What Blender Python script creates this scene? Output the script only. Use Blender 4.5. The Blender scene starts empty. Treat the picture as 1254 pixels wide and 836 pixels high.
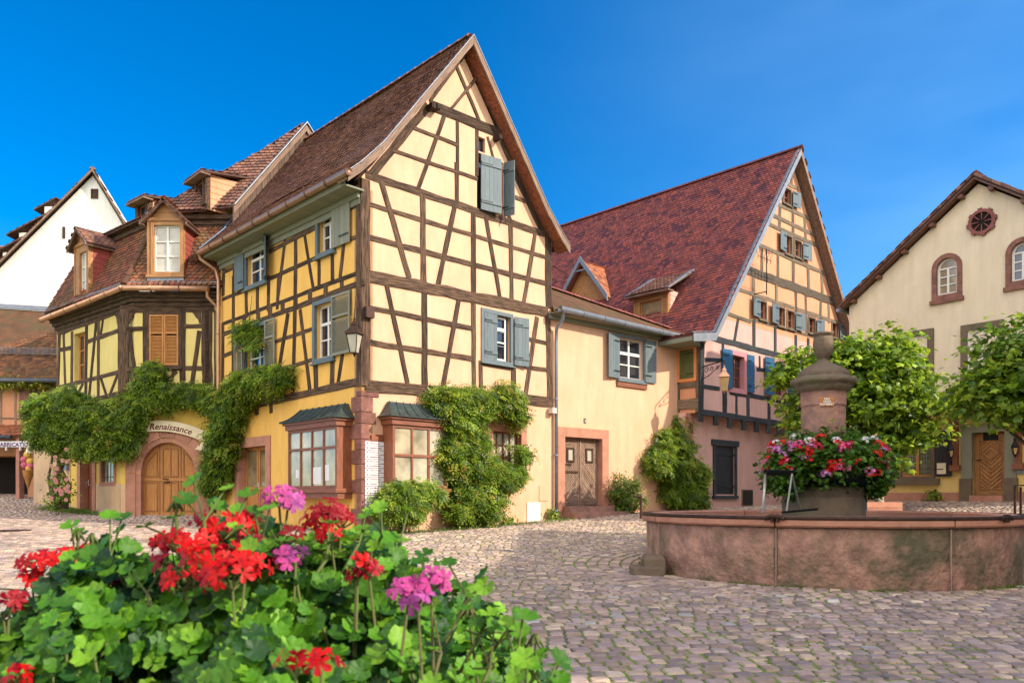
import bpy, math, random
import numpy as np
from mathutils import Vector, Matrix
from mathutils.geometry import tessellate_polygon
R = math.radians
random.seed(7); rng = np.random.default_rng(11)
sc = bpy.context.scene
col = sc.collection
# ---------------- camera ----------------
cam_d = bpy.data.cameras.new('camera'); cam = bpy.data.objects.new('camera', cam_d); col.objects.link(cam)
cam.location = (0, 0, 0); cam.rotation_euler = (R(90), 0, 0)
cam_d.sensor_width = 36; cam_d.lens = 36*960/1254; cam_d.shift_y = 190/1254
cam_d.clip_start = .1; cam_d.clip_end = 500
cam_d.dof.use_dof = True; cam_d.dof.focus_distance = 17; cam_d.dof.aperture_fstop = 8.0
sc.camera = cam
# ---------------- light ----------------
SUN_EL, SUN_AZ = 32, -21          # azimuth measured from +X towards +Y
SH = Vector((math.cos(R(SUN_AZ)), math.sin(R(SUN_AZ)), 0))
SD = SH*math.cos(R(SUN_EL)) + Vector((0, 0, math.sin(R(SUN_EL))))
w = bpy.data.worlds.new('World'); sc.world = w; w.use_nodes = True
nt = w.node_tree; bg = nt.nodes['Background']
sky = nt.nodes.new('ShaderNodeTexSky'); sky.sky_type = 'NISHITA'; sky.sun_disc = False
sky.sun_elevation = R(SUN_EL); sky.sun_rotation = R(90-SUN_AZ)
sky.air_density = 1.0; sky.dust_density = .5; sky.ozone_density = 4.5; sky.altitude = 400
hs = nt.nodes.new('ShaderNodeHueSaturation'); hs.inputs['Saturation'].default_value = 1.42; hs.inputs['Hue'].default_value = .503; hs.inputs['Value'].default_value = 1.0
nt.links.new(sky.outputs[0], hs.inputs['Color'])
# bright cloud bank added behind the camera (towards -Y) as unseen fill light, blue sky elsewhere, one faint cirrus veil
tc = nt.nodes.new('ShaderNodeTexCoord'); sx = nt.nodes.new('ShaderNodeSeparateXYZ'); nt.links.new(tc.outputs['Generated'], sx.inputs[0])
mr = nt.nodes.new('ShaderNodeMapRange'); mr.interpolation_type = 'SMOOTHSTEP'; mr.inputs['From Min'].default_value = .12; mr.inputs['From Max'].default_value = -.55; nt.links.new(sx.outputs['Y'], mr.inputs['Value'])
cn = nt.nodes.new('ShaderNodeTexNoise'); cn.inputs['Scale'].default_value = 2.2; cn.inputs['Detail'].default_value = 7; nt.links.new(tc.outputs['Generated'], cn.inputs[0])
cr_ = nt.nodes.new('ShaderNodeMapRange'); cr_.inputs['From Min'].default_value = .30; cr_.inputs['From Max'].default_value = .62; nt.links.new(cn.outputs[0], cr_.inputs['Value'])
mu = nt.nodes.new('ShaderNodeMath'); mu.operation = 'MULTIPLY'; nt.links.new(mr.outputs[0], mu.inputs[0]); nt.links.new(cr_.outputs[0], mu.inputs[1])
mxw = nt.nodes.new('ShaderNodeMix'); mxw.data_type = 'RGBA'; nt.links.new(mu.outputs[0], mxw.inputs[0]); nt.links.new(hs.outputs[0], mxw.inputs[6]); mxw.inputs[7].default_value = (17.5, 16.4, 15.4, 1)
cm2 = nt.nodes.new('ShaderNodeMapping'); cm2.inputs['Scale'].default_value = (1.0, 1.0, 3.2); cm2.inputs['Rotation'].default_value = (0, R(28), 0); nt.links.new(tc.outputs['Generated'], cm2.inputs[0])
c2 = nt.nodes.new('ShaderNodeTexNoise'); c2.inputs['Scale'].default_value = 1.1; c2.inputs['Detail'].default_value = 4; c2.inputs['Roughness'].default_value = .6; nt.links.new(cm2.outputs[0], c2.inputs[0])
c3 = nt.nodes.new('ShaderNodeMapRange'); c3.inputs['From Min'].default_value = .22; c3.inputs['From Max'].default_value = .85; c3.inputs['To Max'].default_value = .62; nt.links.new(c2.outputs[0], c3.inputs['Value'])
c4 = nt.nodes.new('ShaderNodeMapRange'); c4.interpolation_type = 'SMOOTHERSTEP'; c4.inputs['From Min'].default_value = -.15; c4.inputs['From Max'].default_value = .85; nt.links.new(sx.outputs['X'], c4.inputs['Value'])
m4 = nt.nodes.new('ShaderNodeMath'); m4.operation = 'MULTIPLY'; nt.links.new(c3.outputs[0], m4.inputs[0]); nt.links.new(c4.outputs[0], m4.inputs[1])
mx2 = nt.nodes.new('ShaderNodeMix'); mx2.data_type = 'RGBA'; nt.links.new(m4.outputs[0], mx2.inputs[0]); nt.links.new(mxw.outputs[2], mx2.inputs[6]); mx2.inputs[7].default_value = (2.9, 4.9, 7.2, 1)
nt.links.new(mx2.outputs[2], bg.inputs['Color'])
bg.inputs['Strength'].default_value = .13
sl = bpy.data.lights.new('sun', 'SUN'); sl.energy = 3.6; sl.angle = R(.55); sl.color = (1, .90, .74)
so = bpy.data.objects.new('sun', sl); col.objects.link(so); so.location = (30, -10, 30)
so.rotation_euler = SD.to_track_quat('Z', 'Y').to_euler()
sc.view_settings.view_transform = 'Standard'; sc.view_settings.look = 'None'
sc.view_settings.gamma = 1; sc.view_settings.exposure = .80
sc.cycles.max_bounces = 8; sc.cycles.diffuse_bounces = 4; sc.cycles.transparent_max_bounces = 6
# ---------------- materials ----------------
MATS = {}
def mat(name, c1, c2=None, rough=.8, ns=3., bump=.3, bs=30., attr=False, grain=False, metal=0., spec=.3,
        coat=0., trans=0., c3=None, s3=.6, t3=(.5, .62), bd=.01, brick=None):
    m = bpy.data.materials.new(name); m.use_nodes = True; nt = m.node_tree; N = nt.nodes; Lk = nt.links.new
    b = N['Principled BSDF']; b.inputs['Roughness'].default_value = rough
    b.inputs['Metallic'].default_value = metal; b.inputs['Specular IOR Level'].default_value = spec
    b.inputs['Coat Weight'].default_value = coat; b.inputs['Coat Roughness'].default_value = .03
    if c2 is None: c2 = tuple(x*.75 for x in c1)
    if grain:
        co = N.new('ShaderNodeAttribute'); co.attribute_name = 'gr'; out = co.outputs['Vector']
        mp = N.new('ShaderNodeMapping'); mp.inputs['Scale'].default_value = (1.2, 16, 16); Lk(out, mp.inputs[0]); out2 = mp.outputs[0]
        src = out2
    else:
        co = N.new('ShaderNodeTexCoord'); src = co.outputs['Object']; out2 = src
    nz = N.new('ShaderNodeTexNoise'); nz.inputs['Scale'].default_value = ns; nz.inputs['Detail'].default_value = 6; nz.inputs['Roughness'].default_value = .62
    Lk(src, nz.inputs['Vector'])
    rp = N.new('ShaderNodeValToRGB'); rp.color_ramp.elements[0].position = .40 if grain else .33; rp.color_ramp.elements[1].position = .60 if grain else .68
    rp.color_ramp.elements[0].color = (*c2, 1); rp.color_ramp.elements[1].color = (*c1, 1); Lk(nz.outputs[0], rp.inputs[0])
    c = rp.outputs[0]
    if c3 is not None:
        n3 = N.new('ShaderNodeTexNoise'); n3.inputs['Scale'].default_value = s3; n3.inputs['Detail'].default_value = 8; n3.inputs['Roughness'].default_value = .7
        Lk(out2, n3.inputs['Vector'])
        r3 = N.new('ShaderNodeValToRGB'); r3.color_ramp.elements[0].position = t3[0]; r3.color_ramp.elements[1].position = t3[1]
        Lk(n3.outputs[0], r3.inputs[0])
        mx = N.new('ShaderNodeMix'); mx.data_type = 'RGBA'; Lk(r3.outputs[0], mx.inputs[0]); Lk(c, mx.inputs[6]); mx.inputs[7].default_value = (*c3, 1)
        c = mx.outputs[2]
    if name.startswith('plaster'):
        # rain streaks and uneven weathering of the render
        ms_ = N.new('ShaderNodeMapping'); ms_.inputs['Scale'].default_value = (3, 3, .6); Lk(src, ms_.inputs[0])
        n4 = N.new('ShaderNodeTexNoise'); n4.inputs['Scale'].default_value = 1.3; n4.inputs['Detail'].default_value = 7; n4.inputs['Roughness'].default_value = .65; Lk(ms_.outputs[0], n4.inputs['Vector'])
        r4 = N.new('ShaderNodeMapRange'); r4.inputs['From Min'].default_value = .35; r4.inputs['From Max'].default_value = .75; r4.inputs['To Min'].default_value = 1.04; r4.inputs['To Max'].default_value = .87; Lk(n4.outputs[0], r4.inputs['Value'])
        m5 = N.new('ShaderNodeMix'); m5.data_type = 'RGBA'; m5.blend_type = 'MULTIPLY'; m5.inputs[0].default_value = 1; Lk(c, m5.inputs[6]); Lk(r4.outputs[0], m5.inputs[7]); c = m5.outputs[2]
    if attr:
        at = N.new('ShaderNodeAttribute'); at.attribute_name = 'Col'
        mx = N.new('ShaderNodeMix'); mx.data_type = 'RGBA'; mx.blend_type = 'MULTIPLY'; mx.inputs[0].default_value = 1
        Lk(c, mx.inputs[6]); Lk(at.outputs['Color'], mx.inputs[7]); c = mx.outputs[2]
    Lk(c, b.inputs['Base Color'])
    if bump:
        nb = N.new('ShaderNodeTexNoise'); nb.inputs['Scale'].default_value = bs; nb.inputs['Detail'].default_value = 5
        Lk(src, nb.inputs['Vector'])
        bp = N.new('ShaderNodeBump'); bp.inputs['Strength'].default_value = bump; bp.inputs['Distance'].default_value = bd
        Lk(nb.outputs[0], bp.inputs['Height']); Lk(bp.outputs[0], b.inputs['Normal'])
    if trans:
        tr = N.new('ShaderNodeBsdfTranslucent'); Lk(c, tr.inputs[0])
        hv = N.new('ShaderNodeHueSaturation'); hv.inputs['Value'].default_value = 1.5; hv.inputs['Hue'].default_value = .485; Lk(c, hv.inputs['Color']); Lk(hv.outputs[0], tr.inputs[0])
        ms = N.new('ShaderNodeMixShader'); ms.inputs[0].default_value = trans
        Lk(b.outputs[0], ms.inputs[1]); Lk(tr.outputs[0], ms.inputs[2]); Lk(ms.outputs[0], N['Material Output'].inputs[0])
    MATS[name] = m
    return m
mat('plaster_cream', (.71, .415, .265), (.65, .365, .22), ns=1.2, bump=.35, bs=14, c3=(.66, .50, .26), s3=.9, t3=(.60, .85), bd=.012)
mat('plaster_gold', (.82, .47, .115), (.76, .42, .09), ns=1.2, bump=.35, bs=14, c3=(.62, .38, .08), s3=.8, t3=(.58, .85), bd=.012)
mat('plaster_lime', (.72, .56, .20), (.66, .51, .16), ns=1.2, bump=.3, bs=14, bd=.012)
mat('plaster_ochre', (.78, .52, .11), (.70, .44, .08), ns=1.5, bump=.4, bs=12, c3=(.66, .44, .22), s3=.7, t3=(.52, .7), bd=.012)
mat('plaster_base', (.66, .43, .24), (.55, .35, .19), ns=2, bump=.5, bs=12, c3=(.42, .30, .2), s3=1.2, t3=(.5, .75))
mat('plaster_yellow', (.71, .41, .26), (.65, .36, .215), ns=.9, bump=.35, bs=10, c3=(.66, .50, .27), s3=.8, t3=(.6, .88), bd=.012)
mat('plaster_peach', (.64, .30, .16), (.58, .265, .14), ns=1.4, bump=.3, bs=16, c3=(.6, .36, .22), s3=.9, t3=(.56, .85))
mat('plaster_pink', (.62, .37, .31), (.55, .32, .27), ns=1.2, bump=.3, bs=16, c3=(.5, .29, .24), s3=.8, t3=(.55, .85))
mat('plaster_white', (.80, .77, .70), (.76, .72, .65), ns=.7, bump=.2, bs=10, c3=(.66, .62, .56), s3=.35, t3=(.58, .8))
mat('plaster_ivory', (.72, .60, .43), (.67, .55, .38), ns=1.0, bump=.3, bs=14, c3=(.60, .49, .33), s3=.6, t3=(.55, .85))
mat('plaster_straw', (.78, .55, .20), (.72, .50, .17), ns=1.0, bump=.3, bs=14, c3=(.6, .43, .2), s3=.6, t3=(.55, .85))
mat('timber_brown', (.13, .073, .043), (.032, .019, .012), rough=.85, ns=2.2, bump=1., bs=3, grain=True, attr=True, c3=(.26, .17, .11), s3=2.5, t3=(.55, .8), bd=.03)
mat('timber_dark', (.05, .055, .06), (.02, .024, .028), rough=.8, ns=2, bump=.8, bs=3, grain=True, attr=True, bd=.02)
mat('timber_grey', (.20, .15, .10), (.10, .075, .05), rough=.85, ns=2.2, bump=.9, bs=3, grain=True, attr=True, bd=.02)
mat('wood_orange', (.50, .21, .05), (.36, .14, .03), rough=.55, ns=2, bump=.5, bs=3, grain=True, attr=True, spec=.4)
mat('wood_tan', (.42, .20, .07), (.27, .12, .04), rough=.6, ns=2, bump=.5, bs=3, grain=True, attr=True, spec=.4)
mat('wood_redbrown', (.26, .08, .035), (.16, .05, .02), rough=.45, ns=2, bump=.4, bs=3, grain=True, attr=True, spec=.5)
mat('wood_silver', (.30, .19, .13), (.16, .10, .07), rough=.8, ns=2, bump=.8, bs=3, grain=True, attr=True, bd=.02)
mat('paint_white', (.72, .68, .62), (.66, .62, .56), rough=.5, ns=6, bump=.1)
mat('paint_bluegrey', (.135, .165, .175), (.10, .13, .14), rough=.6, ns=3, bump=.5, bs=3, grain=True, attr=True)
mat('paint_greygreen', (.24, .235, .17), (.20, .195, .14), rough=.6, ns=3, bump=.4, bs=3, grain=True, attr=True)
mat('paint_blue', (.02, .10, .20), (.015, .08, .165), rough=.55, ns=3, bump=.3, bs=3, grain=True, attr=True)
mat('paint_green', (.12, .13, .04), (.09, .10, .03), rough=.6, ns=3, bump=.3, bs=3, grain=True, attr=True)
mat('paint_orange', (.70, .26, .09), (.62, .22, .07), rough=.6, ns=3, bump=.1)
mat('paint_pink', (.52, .22, .24), (.46, .19, .2), rough=.6, ns=3, bump=.1)
mat('paint_black', (.022, .022, .026), (.015, .015, .018), rough=.5, ns=3, bump=.2)
mat('slate_blue', (.05, .055, .075), (.035, .04, .055), rough=.5, ns=3, bump=.3)
mat('glass_dark', (.018, .022, .03), (.01, .012, .018), rough=.06, spec=.8, ns=1.2, bump=.03, bs=2, coat=.6)
mat('glass_curtain', (.52, .48, .38), (.36, .33, .26), rough=.25, spec=.6, ns=2.5, bump=.03, bs=2, coat=.8)
mat('glass_painted_reflection', (.58, .47, .31), (.20, .17, .11), rough=.1, spec=.8, ns=1.3, bump=.03, bs=2, coat=.5)  # warm reflection and leafy shade painted into the pane colour
mat('glass_warm', (.34, .25, .13), (.12, .09, .05), rough=.12, spec=.8, ns=2.2, bump=.03, bs=2, coat=.8)
mat('glass_amber', (.50, .34, .15), (.40, .26, .1), rough=.2, spec=.6, ns=5, bump=.05, coat=.5)
mat('glass_lead', (.10, .10, .035), (.03, .04, .02), rough=.15, spec=.7, ns=7, bump=.2, bs=10, coat=.8)
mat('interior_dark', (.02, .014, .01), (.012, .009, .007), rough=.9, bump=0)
mat('copper_gutter', (.60, .33, .20), (.44, .24, .15), rough=.36, metal=.5, ns=4, bump=.2, bs=12, attr=True)
mat('zinc', (.26, .275, .30), (.18, .195, .22), rough=.5, metal=.5, ns=4, bump=.15)
mat('zinc_blue', (.10, .16, .26), (.07, .12, .2), rough=.4, metal=.4, ns=4, bump=.15)
mat('patina', (.06, .085, .075), (.035, .045, .045), rough=.5, metal=.3, ns=5, bump=.2)
mat('tile_brown', (.25, .125, .09), (.15, .075, .055), rough=.8, ns=2.5, bump=.5, bs=25, attr=True, c3=(.11, .10, .04), s3=1.1, t3=(.62, .8))
mat('tile_red', (.25, .078, .06), (.17, .055, .045), rough=.62, ns=2.0, bump=.4, bs=25, attr=True)
mat('tile_scale', (.23, .085, .05), (.14, .055, .035), rough=.8, ns=2.5, bump=.5, bs=25, attr=True, c3=(.12, .105, .04), s3=1.3, t3=(.45, .7))
mat('tile_orange', (.40, .16, .08), (.28, .10, .05), rough=.8, ns=2.5, bump=.5, bs=25, attr=True)
mat('tile_rust', (.28, .125, .06), (.15, .075, .035), rough=.85, ns=2.5, bump=.5, bs=25, attr=True, c3=(.13, .12, .05), s3=1.2, t3=(.5, .7))
mat('cheek_red', (.30, .06, .045), (.24, .05, .04), rough=.8, ns=4, bump=.2, attr=True)
mat('sandstone_pink', (.50, .23, .15), (.38, .17, .11), rough=.85, ns=2.5, bump=.7, bs=18, attr=True, c3=(.30, .15, .10), s3=2, t3=(.5, .75), bd=.015)
mat('sandstone_red', (.28, .125, .09), (.15, .07, .05), rough=.88, ns=5, bump=.9, bs=18, attr=True, c3=(.34, .2, .13), s3=3, t3=(.6, .8), bd=.02)
mat('sandstone_pillar', (.46, .23, .17), (.30, .15, .11), rough=.88, ns=3.5, bump=1., bs=16, attr=True, c3=(.16, .11, .085), s3=1.5, t3=(.44, .66), bd=.02)
mat('mortar', (.36, .25, .18), (.26, .18, .13), rough=.9, ns=5)
mat('sandstone_grey', (.20, .14, .09), (.12, .085, .06), rough=.9, ns=3, bump=.8, bs=18, attr=True, c3=(.10, .10, .05), s3=3, t3=(.5, .7), bd=.02)
mat('metal_black', (.02, .02, .022), (.012, .012, .014), rough=.45, metal=.5, ns=4, bump=.1)
mat('metal_rust', (.09, .045, .03), (.04, .025, .02), rough=.6, metal=.6, ns=8, bump=.3)
mat('metal_white', (.62, .6, .56), (.5, .48, .44), rough=.4, metal=.4, ns=4, bump=.1)
mat('sign_white', (.72, .70, .68), (.66, .64, .62), rough=.5, bump=.05)
mat('sign_cream', (.80, .68, .46), (.72, .58, .36), rough=.6, bump=.1)
mat('ink_maroon', (.16, .02, .025), (.12, .015, .02), rough=.6, bump=0)
mat('ink_violet', (.14, .04, .16), (.12, .03, .12), rough=.6, bump=0)
mat('ink_white', (.85, .85, .82), (.8, .8, .78), rough=.5, bump=0)
mat('leaf', (1, 1, 1), (.72, .72, .72), rough=.42, ns=6, bump=0, attr=True, trans=.45, spec=.45)
mat('leaf_near', (1, 1, 1), (.55, .68, .5), rough=.5, ns=34, bump=.6, bs=110, attr=True, trans=.28, spec=.35, bd=.002)
mat('petal', (1, 1, 1), (.82, .78, .80), rough=.5, ns=25, bump=.2, attr=True, trans=.3, spec=.3)
mat('stem', (.09, .17, .025), (.10, .08, .03), rough=.6, bump=.1)
mat('bark', (.16, .11, .07), (.07, .05, .035), rough=.9, ns=6, bump=1, bs=20, bd=.02)
mat('bark_pale', (.50, .44, .34), (.24, .20, .14), rough=.9, ns=7, bump=.6, bs=12, bd=.01)
mat('water', (.03, .04, .035), (.02, .03, .03), rough=.03, spec=.6, ns=3, bump=.25, bs=7)
mat('water_stream', (.75, .75, .72), (.6, .6, .58), rough=.15, spec=.6, bump=0, trans=.3)
mat('basket_pink', (.60, .13, .2), (.5, .1, .15), rough=.5, bump=.1)
mat('basket_yellow', (.72, .45, .07), (.62, .36, .05), rough=.5, bump=.1)
# ---------------- mesh collector ----------------
LOC = {}
class MB:
    def __init__(s): s.V = []; s.F = []; s.C = []; s.G = []; s.n = 0
    def add(s, v, f, c=(1, 1, 1), g=None):
        v = np.asarray(v, float).reshape(-1, 3); k = len(v)
        s.V.append(v)
        cc = np.empty((k, 4)); cc[:, :3] = c; cc[:, 3] = 1; s.C.append(cc)
        s.G.append(v*np.array([.2, .6, .6]) if g is None else np.asarray(g, float))
        for q in f: s.F.append(np.array([q])+s.n)
        s.n += k
    def inst(s, tv, tf, M, T, c):
        # tv (n,3) template verts, tf list of int arrays (m,k); M (K,3,3), T (K,3), c (K,3)
        K, n = len(T), len(tv)
        v = np.einsum('kij,nj->kni', M, tv)+T[:, None, :]
        s.V.append(v.reshape(-1, 3)); cc = np.ones((K, n, 4)); cc[:, :, :3] = c[:, None, :]; s.C.append(cc.reshape(-1, 4))
        s.G.append(np.tile(tv, (K, 1)))
        off = s.n+np.arange(K)*n
        for fa in tf:
            fa = np.asarray(fa); s.F.append((fa[None]+off[:, None, None]).reshape(-1, fa.shape[1]))
        s.n += K*n
    def box(s, o, ex, ey, ez, c=(1, 1, 1), g0=0.):
        o, ex, ey, ez = [np.array(q, float) for q in (o, ex, ey, ez)]
        v = [o, o+ex, o+ex+ey, o+ey, o+ez, o+ex+ez, o+ex+ey+ez, o+ey+ez]
        L = [np.linalg.norm(q) for q in (ex, ey, ez)]
        ax = int(np.argmax(L)); g = []
        for (a, b, d) in [(0,0,0),(1,0,0),(1,1,0),(0,1,0),(0,0,1),(1,0,1),(1,1,1),(0,1,1)]:
            q = [a*L[0], b*L[1], d*L[2]]; g.append((q[ax]+g0, q[(ax+1) % 3]+g0*.37, q[(ax+2) % 3]))
        s.add(v, [(0,3,2,1),(4,5,6,7),(0,1,5,4),(1,2,6,5),(2,3,7,6),(3,0,4,7)], c, g)
    def cbox(s, cx, size, c=(1, 1, 1)):
        a, b, d = size; s.box((cx[0]-a/2, cx[1]-b/2, cx[2]-d/2), (a, 0, 0), (0, b, 0), (0, 0, d), c)
    def tube(s, pts, r, k=8, c=(1, 1, 1), close=True):
        pts = [Vector(p) for p in pts]; rs = r if isinstance(r, (list, tuple)) else [r]*len(pts)
        v = []; up = Vector((0, 0, 1)); prev = None
        for i, p in enumerate(pts):
            d = (pts[min(i+1, len(pts)-1)]-pts[max(i-1, 0)]).normalized()
            a = d.cross(up) if prev is None else prev-d*prev.dot(d)
            if a.length < 1e-3: a = d.cross(Vector((1, 0, 0)))
            a.normalize(); prev = a; b = d.cross(a)
            for j in range(k):
                t = 2*math.pi*j/k; v.append(p+(a*math.cos(t)+b*math.sin(t))*rs[i])
        f = [(i*k+j, i*k+(j+1) % k, (i+1)*k+(j+1) % k, (i+1)*k+j) for i in range(len(pts)-1) for j in range(k)]
        if close: f += [tuple(range(k)), tuple(range((len(pts)-1)*k, len(pts)*k))]
        s.add([tuple(q) for q in v], f, c)
    def lathe(s, cx, prof, k=32, c=(1, 1, 1), a0=0, jit=0., worn=0):
        v = []
        if worn:   # resample the profile so that chips and dents have vertices to move
            q = [prof[0]]
            for a, b in zip(prof, prof[1:]):
                n_ = max(1, int(math.hypot(b[0]-a[0], b[1]-a[1])/.05)); q += [(a[0]+(b[0]-a[0])*i/n_, a[1]+(b[1]-a[1])*i/n_) for i in range(1, n_+1)]
            prof = q
        for r, z in prof:
            for j in range(k):
                t = 2*math.pi*j/k+a0; rr = r+(random.gauss(0, jit)+jit*1.2*math.sin(t*3+z*7)*math.sin(z*11+t) if jit and r > .02 else 0)
                v.append((cx[0]+rr*math.cos(t), cx[1]+rr*math.sin(t), cx[2]+z+(random.gauss(0, jit*.5) if jit else 0)))
        f = [(i*k+j, i*k+(j+1) % k, (i+1)*k+(j+1) % k, (i+1)*k+j) for i in range(len(prof)-1) for j in range(k)]
        s.add(v, f, c)
    def build(s, name, m, parent=None, smooth=False, loc=None):
        me = bpy.data.meshes.new(name); V = np.concatenate(s.V)
        L = Vector((0, 0, 0))
        if parent is not None: L = LOC.get(parent.name, L)
        elif loc is not None: L = Vector(loc)
        V = V-np.array(L)
        lt = [f.shape[1] for f in s.F for _ in range(len(f))]
        loops = np.concatenate([f.ravel() for f in s.F]); lt = np.array(lt)
        me.vertices.add(len(V)); me.vertices.foreach_set('co', V.ravel().astype(np.float32))
        me.loops.add(len(loops)); me.loops.foreach_set('vertex_index', loops.astype(np.int32))
        me.polygons.add(len(lt)); st = np.concatenate([[0], np.cumsum(lt)[:-1]])
        me.polygons.foreach_set('loop_start', st.astype(np.int32)); me.polygons.foreach_set('loop_total', lt.astype(np.int32))
        me.polygons.foreach_set('use_smooth', np.full(len(lt), smooth))
        me.update(calc_edges=True)
        a = me.attributes.new('Col', 'FLOAT_COLOR', 'POINT'); a.data.foreach_set('color', np.concatenate(s.C).ravel().astype(np.float32))
        g = me.attributes.new('gr', 'FLOAT_VECTOR', 'POINT'); g.data.foreach_set('vector', np.concatenate(s.G).ravel().astype(np.float32))
        me.materials.append(MATS[m] if isinstance(m, str) else m)
        o = bpy.data.objects.new(name, me); col.objects.link(o)
        if parent is not None: o.parent = parent; LOC[o.name] = L
        else: o.location = L; LOC[o.name] = L
        return o
def tag(o, label=None, cat=None, group=None, kind=None):
    for k, v in (('label', label), ('category', cat), ('group', group), ('kind', kind)):
        if v: o[k] = v
    return o
def thing(name, label, cat, loc=(0, 0, 0), group=None):
    o = bpy.data.objects.new(name, None); col.objects.link(o); o.location = loc; o.empty_display_size = .3
    LOC[o.name] = Vector(loc); return tag(o, label, cat, group)
# ---------------- facade frames ----------------
F_, CX, CY = 960., 627., 608.
def pix(px, py, Y): return Vector(((px-CX)/F_*Y, Y, (CY-py)/F_*Y))
class Fac:
    def __init__(s, O, d, n):
        s.O = Vector((O[0], O[1], 0)); s.d = Vector((d[0], d[1], 0)).normalized(); s.n = Vector((n[0], n[1], 0)).normalized(); s.cr(0, 0, 1)
    def cr(s, x0, y0, sc_): s.x0, s.y0, s.sc = x0, y0, sc_; return s
    def P(s, cx, cy, off=0):
        px, py = s.x0+cx/s.sc, s.y0+cy/s.sc
        o = s.O+s.n*off; k = (px-CX)/F_
        t = (k*o.y-o.x)/(s.d.x-k*s.d.y); return t, (CY-py)/F_*(o.y+s.d.y*t)
    def w(s, t, z, out=0.): return s.O+s.d*t+s.n*out+Vector((0, 0, z))
    def rect(s, x0, y0, x1, y1):
        # top at x0, bottom at x1
        a = s.P(x0, y0); b = s.P(x1, y1); return min(a[0], b[0]), max(a[0], b[0]), b[1], a[1]
def prism(mb, F, poly, o0, o1, c=(1, 1, 1), g=None):
    n = len(poly); v = [F.w(t, z, o0) for t, z in poly]+[F.w(t, z, o1) for t, z in poly]
    f = [tuple(range(n)), tuple(range(n, 2*n))]+[(i, (i+1) % n, n+(i+1) % n, n+i) for i in range(n)]
    if g is None:
        gg = [(t*.3, z, 0) for t, z in poly]; g = gg+gg
        if max(p[1] for p in poly)-min(p[1] for p in poly) > max(p[0] for p in poly)-min(p[0] for p in poly): gg = [(z, t, 0) for t, z in poly]; g = gg+gg
        else: gg = [(t, z, 0) for t, z in poly]; g = gg+gg
    mb.add(v, f, c, g)
def rbox(mb, F, t0, t1, z0, z1, o0, o1, c=(1, 1, 1)): prism(mb, F, [(t0, z0), (t1, z0), (t1, z1), (t0, z1)], o0, o1, c)
_bc = [0]
def beam(mb, F, p0, p1, wd, out=.018, seg=None, c=None):
    # hand-hewn beam between two facade points, slightly wavering edges
    a = Vector(p0); b = Vector(p1); L = (b-a).length; d = (b-a)/L; q = Vector((-d.y, d.x))
    _bc[0] += 1; o = out+(_bc[0] % 13)*.0009
    k = seg or max(2, int(L/.45)); v = []; g = []; u0 = random.random()*40
    for i in range(k+1):
        p = a+d*(L*i/k); w1 = wd/2*(1+random.uniform(-.14, .14)); w2 = wd/2*(1+random.uniform(-.14, .14)); mj = random.uniform(-.006, .006)
        for (ww, oo) in ((-w1+mj, -.04), (-w1+mj, o-.006), (-w1*.86+mj, o), (w2*.86+mj, o), (w2+mj, o-.006), (w2+mj, -.04)):
            r = p+q*ww; v.append(F.w(r.x, r.y, oo)); g.append((u0+L*i/k, ww+u0, oo))
    f = []
    for i in range(k):
        for j in range(5): f.append((i*6+j, i*6+j+1, i*6+7+j, i*6+6+j))
    f += [tuple(range(6)), tuple(range(k*6, k*6+6))]
    x = random.uniform(.6, 1.3)
    mb.add(v, f, c or (x, x*.98, x*.95), g)
def beams(mb, F, lst, out=.018, wmul=1.):
    for x0, y0, x1, y1, wd in lst:
        a = F.P(x0, y0); b = F.P(x1, y1); mx = ((x0+x1)/2, (y0+y1)/2)
        # perpendicular width measured on the wall
        dx, dy = x1-x0, y1-y0; L = math.hypot(dx, dy); qx, qy = -dy/L*wd/2, dx/L*wd/2
        u = Vector(F.P(mx[0]+qx, mx[1]+qy)); v = Vector(F.P(mx[0]-qx, mx[1]-qy)); dd = (Vector(b)-Vector(a)).normalized()
        e = u-v; wdm = abs(e.x*dd.y-e.y*dd.x)
        ee = dd*min(.05, wdm*.45)
        beam(mb, F, Vector(a)-ee, Vector(b)+ee, wdm*wmul, out)
def arch_pts(t0, t1, z0, zs, n=12, rz=None):
    r = (t1-t0)/2; rz = rz or r; return [(t0, z0), (t1, z0)]+[((t0+t1)/2+r*math.cos(math.pi*i/n), zs+rz*math.sin(math.pi*i/n)) for i in range(n+1)]
def wall(F, outline, holes=(), m='plaster_cream', parent=None, depth=.2, th=.3, name='wall', out=0.):
    # tessellated plaster face with real openings and reveals
    mb = MB(); loops = [[Vector((t, z, 0)) for t, z in outline]]
    hs = []
    for h in holes:
        pts = h if len(h) > 4 or isinstance(h[0], (tuple, list)) else [(h[0], h[2]), (h[1], h[2]), (h[1], h[3]), (h[0], h[3])]
        hs.append(pts); loops.append([Vector((t, z, 0)) for t, z in pts])
    flat = [p for l in loops for p in l]
    tris = tessellate_polygon(loops)
    mb.add([F.w(p.x, p.y, out) for p in flat], [tuple(t) for t in tris])
    for pts, dp in [(outline, th)]+[(h, depth) for h in hs]:
        n = len(pts); v = [F.w(t, z, out) for t, z in pts]+[F.w(t, z, out-dp) for t, z in pts]
        mb.add(v, [(i, (i+1) % n, n+(i+1) % n, n+i) for i in range(n)])
    return mb.build(name, m, parent)
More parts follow.
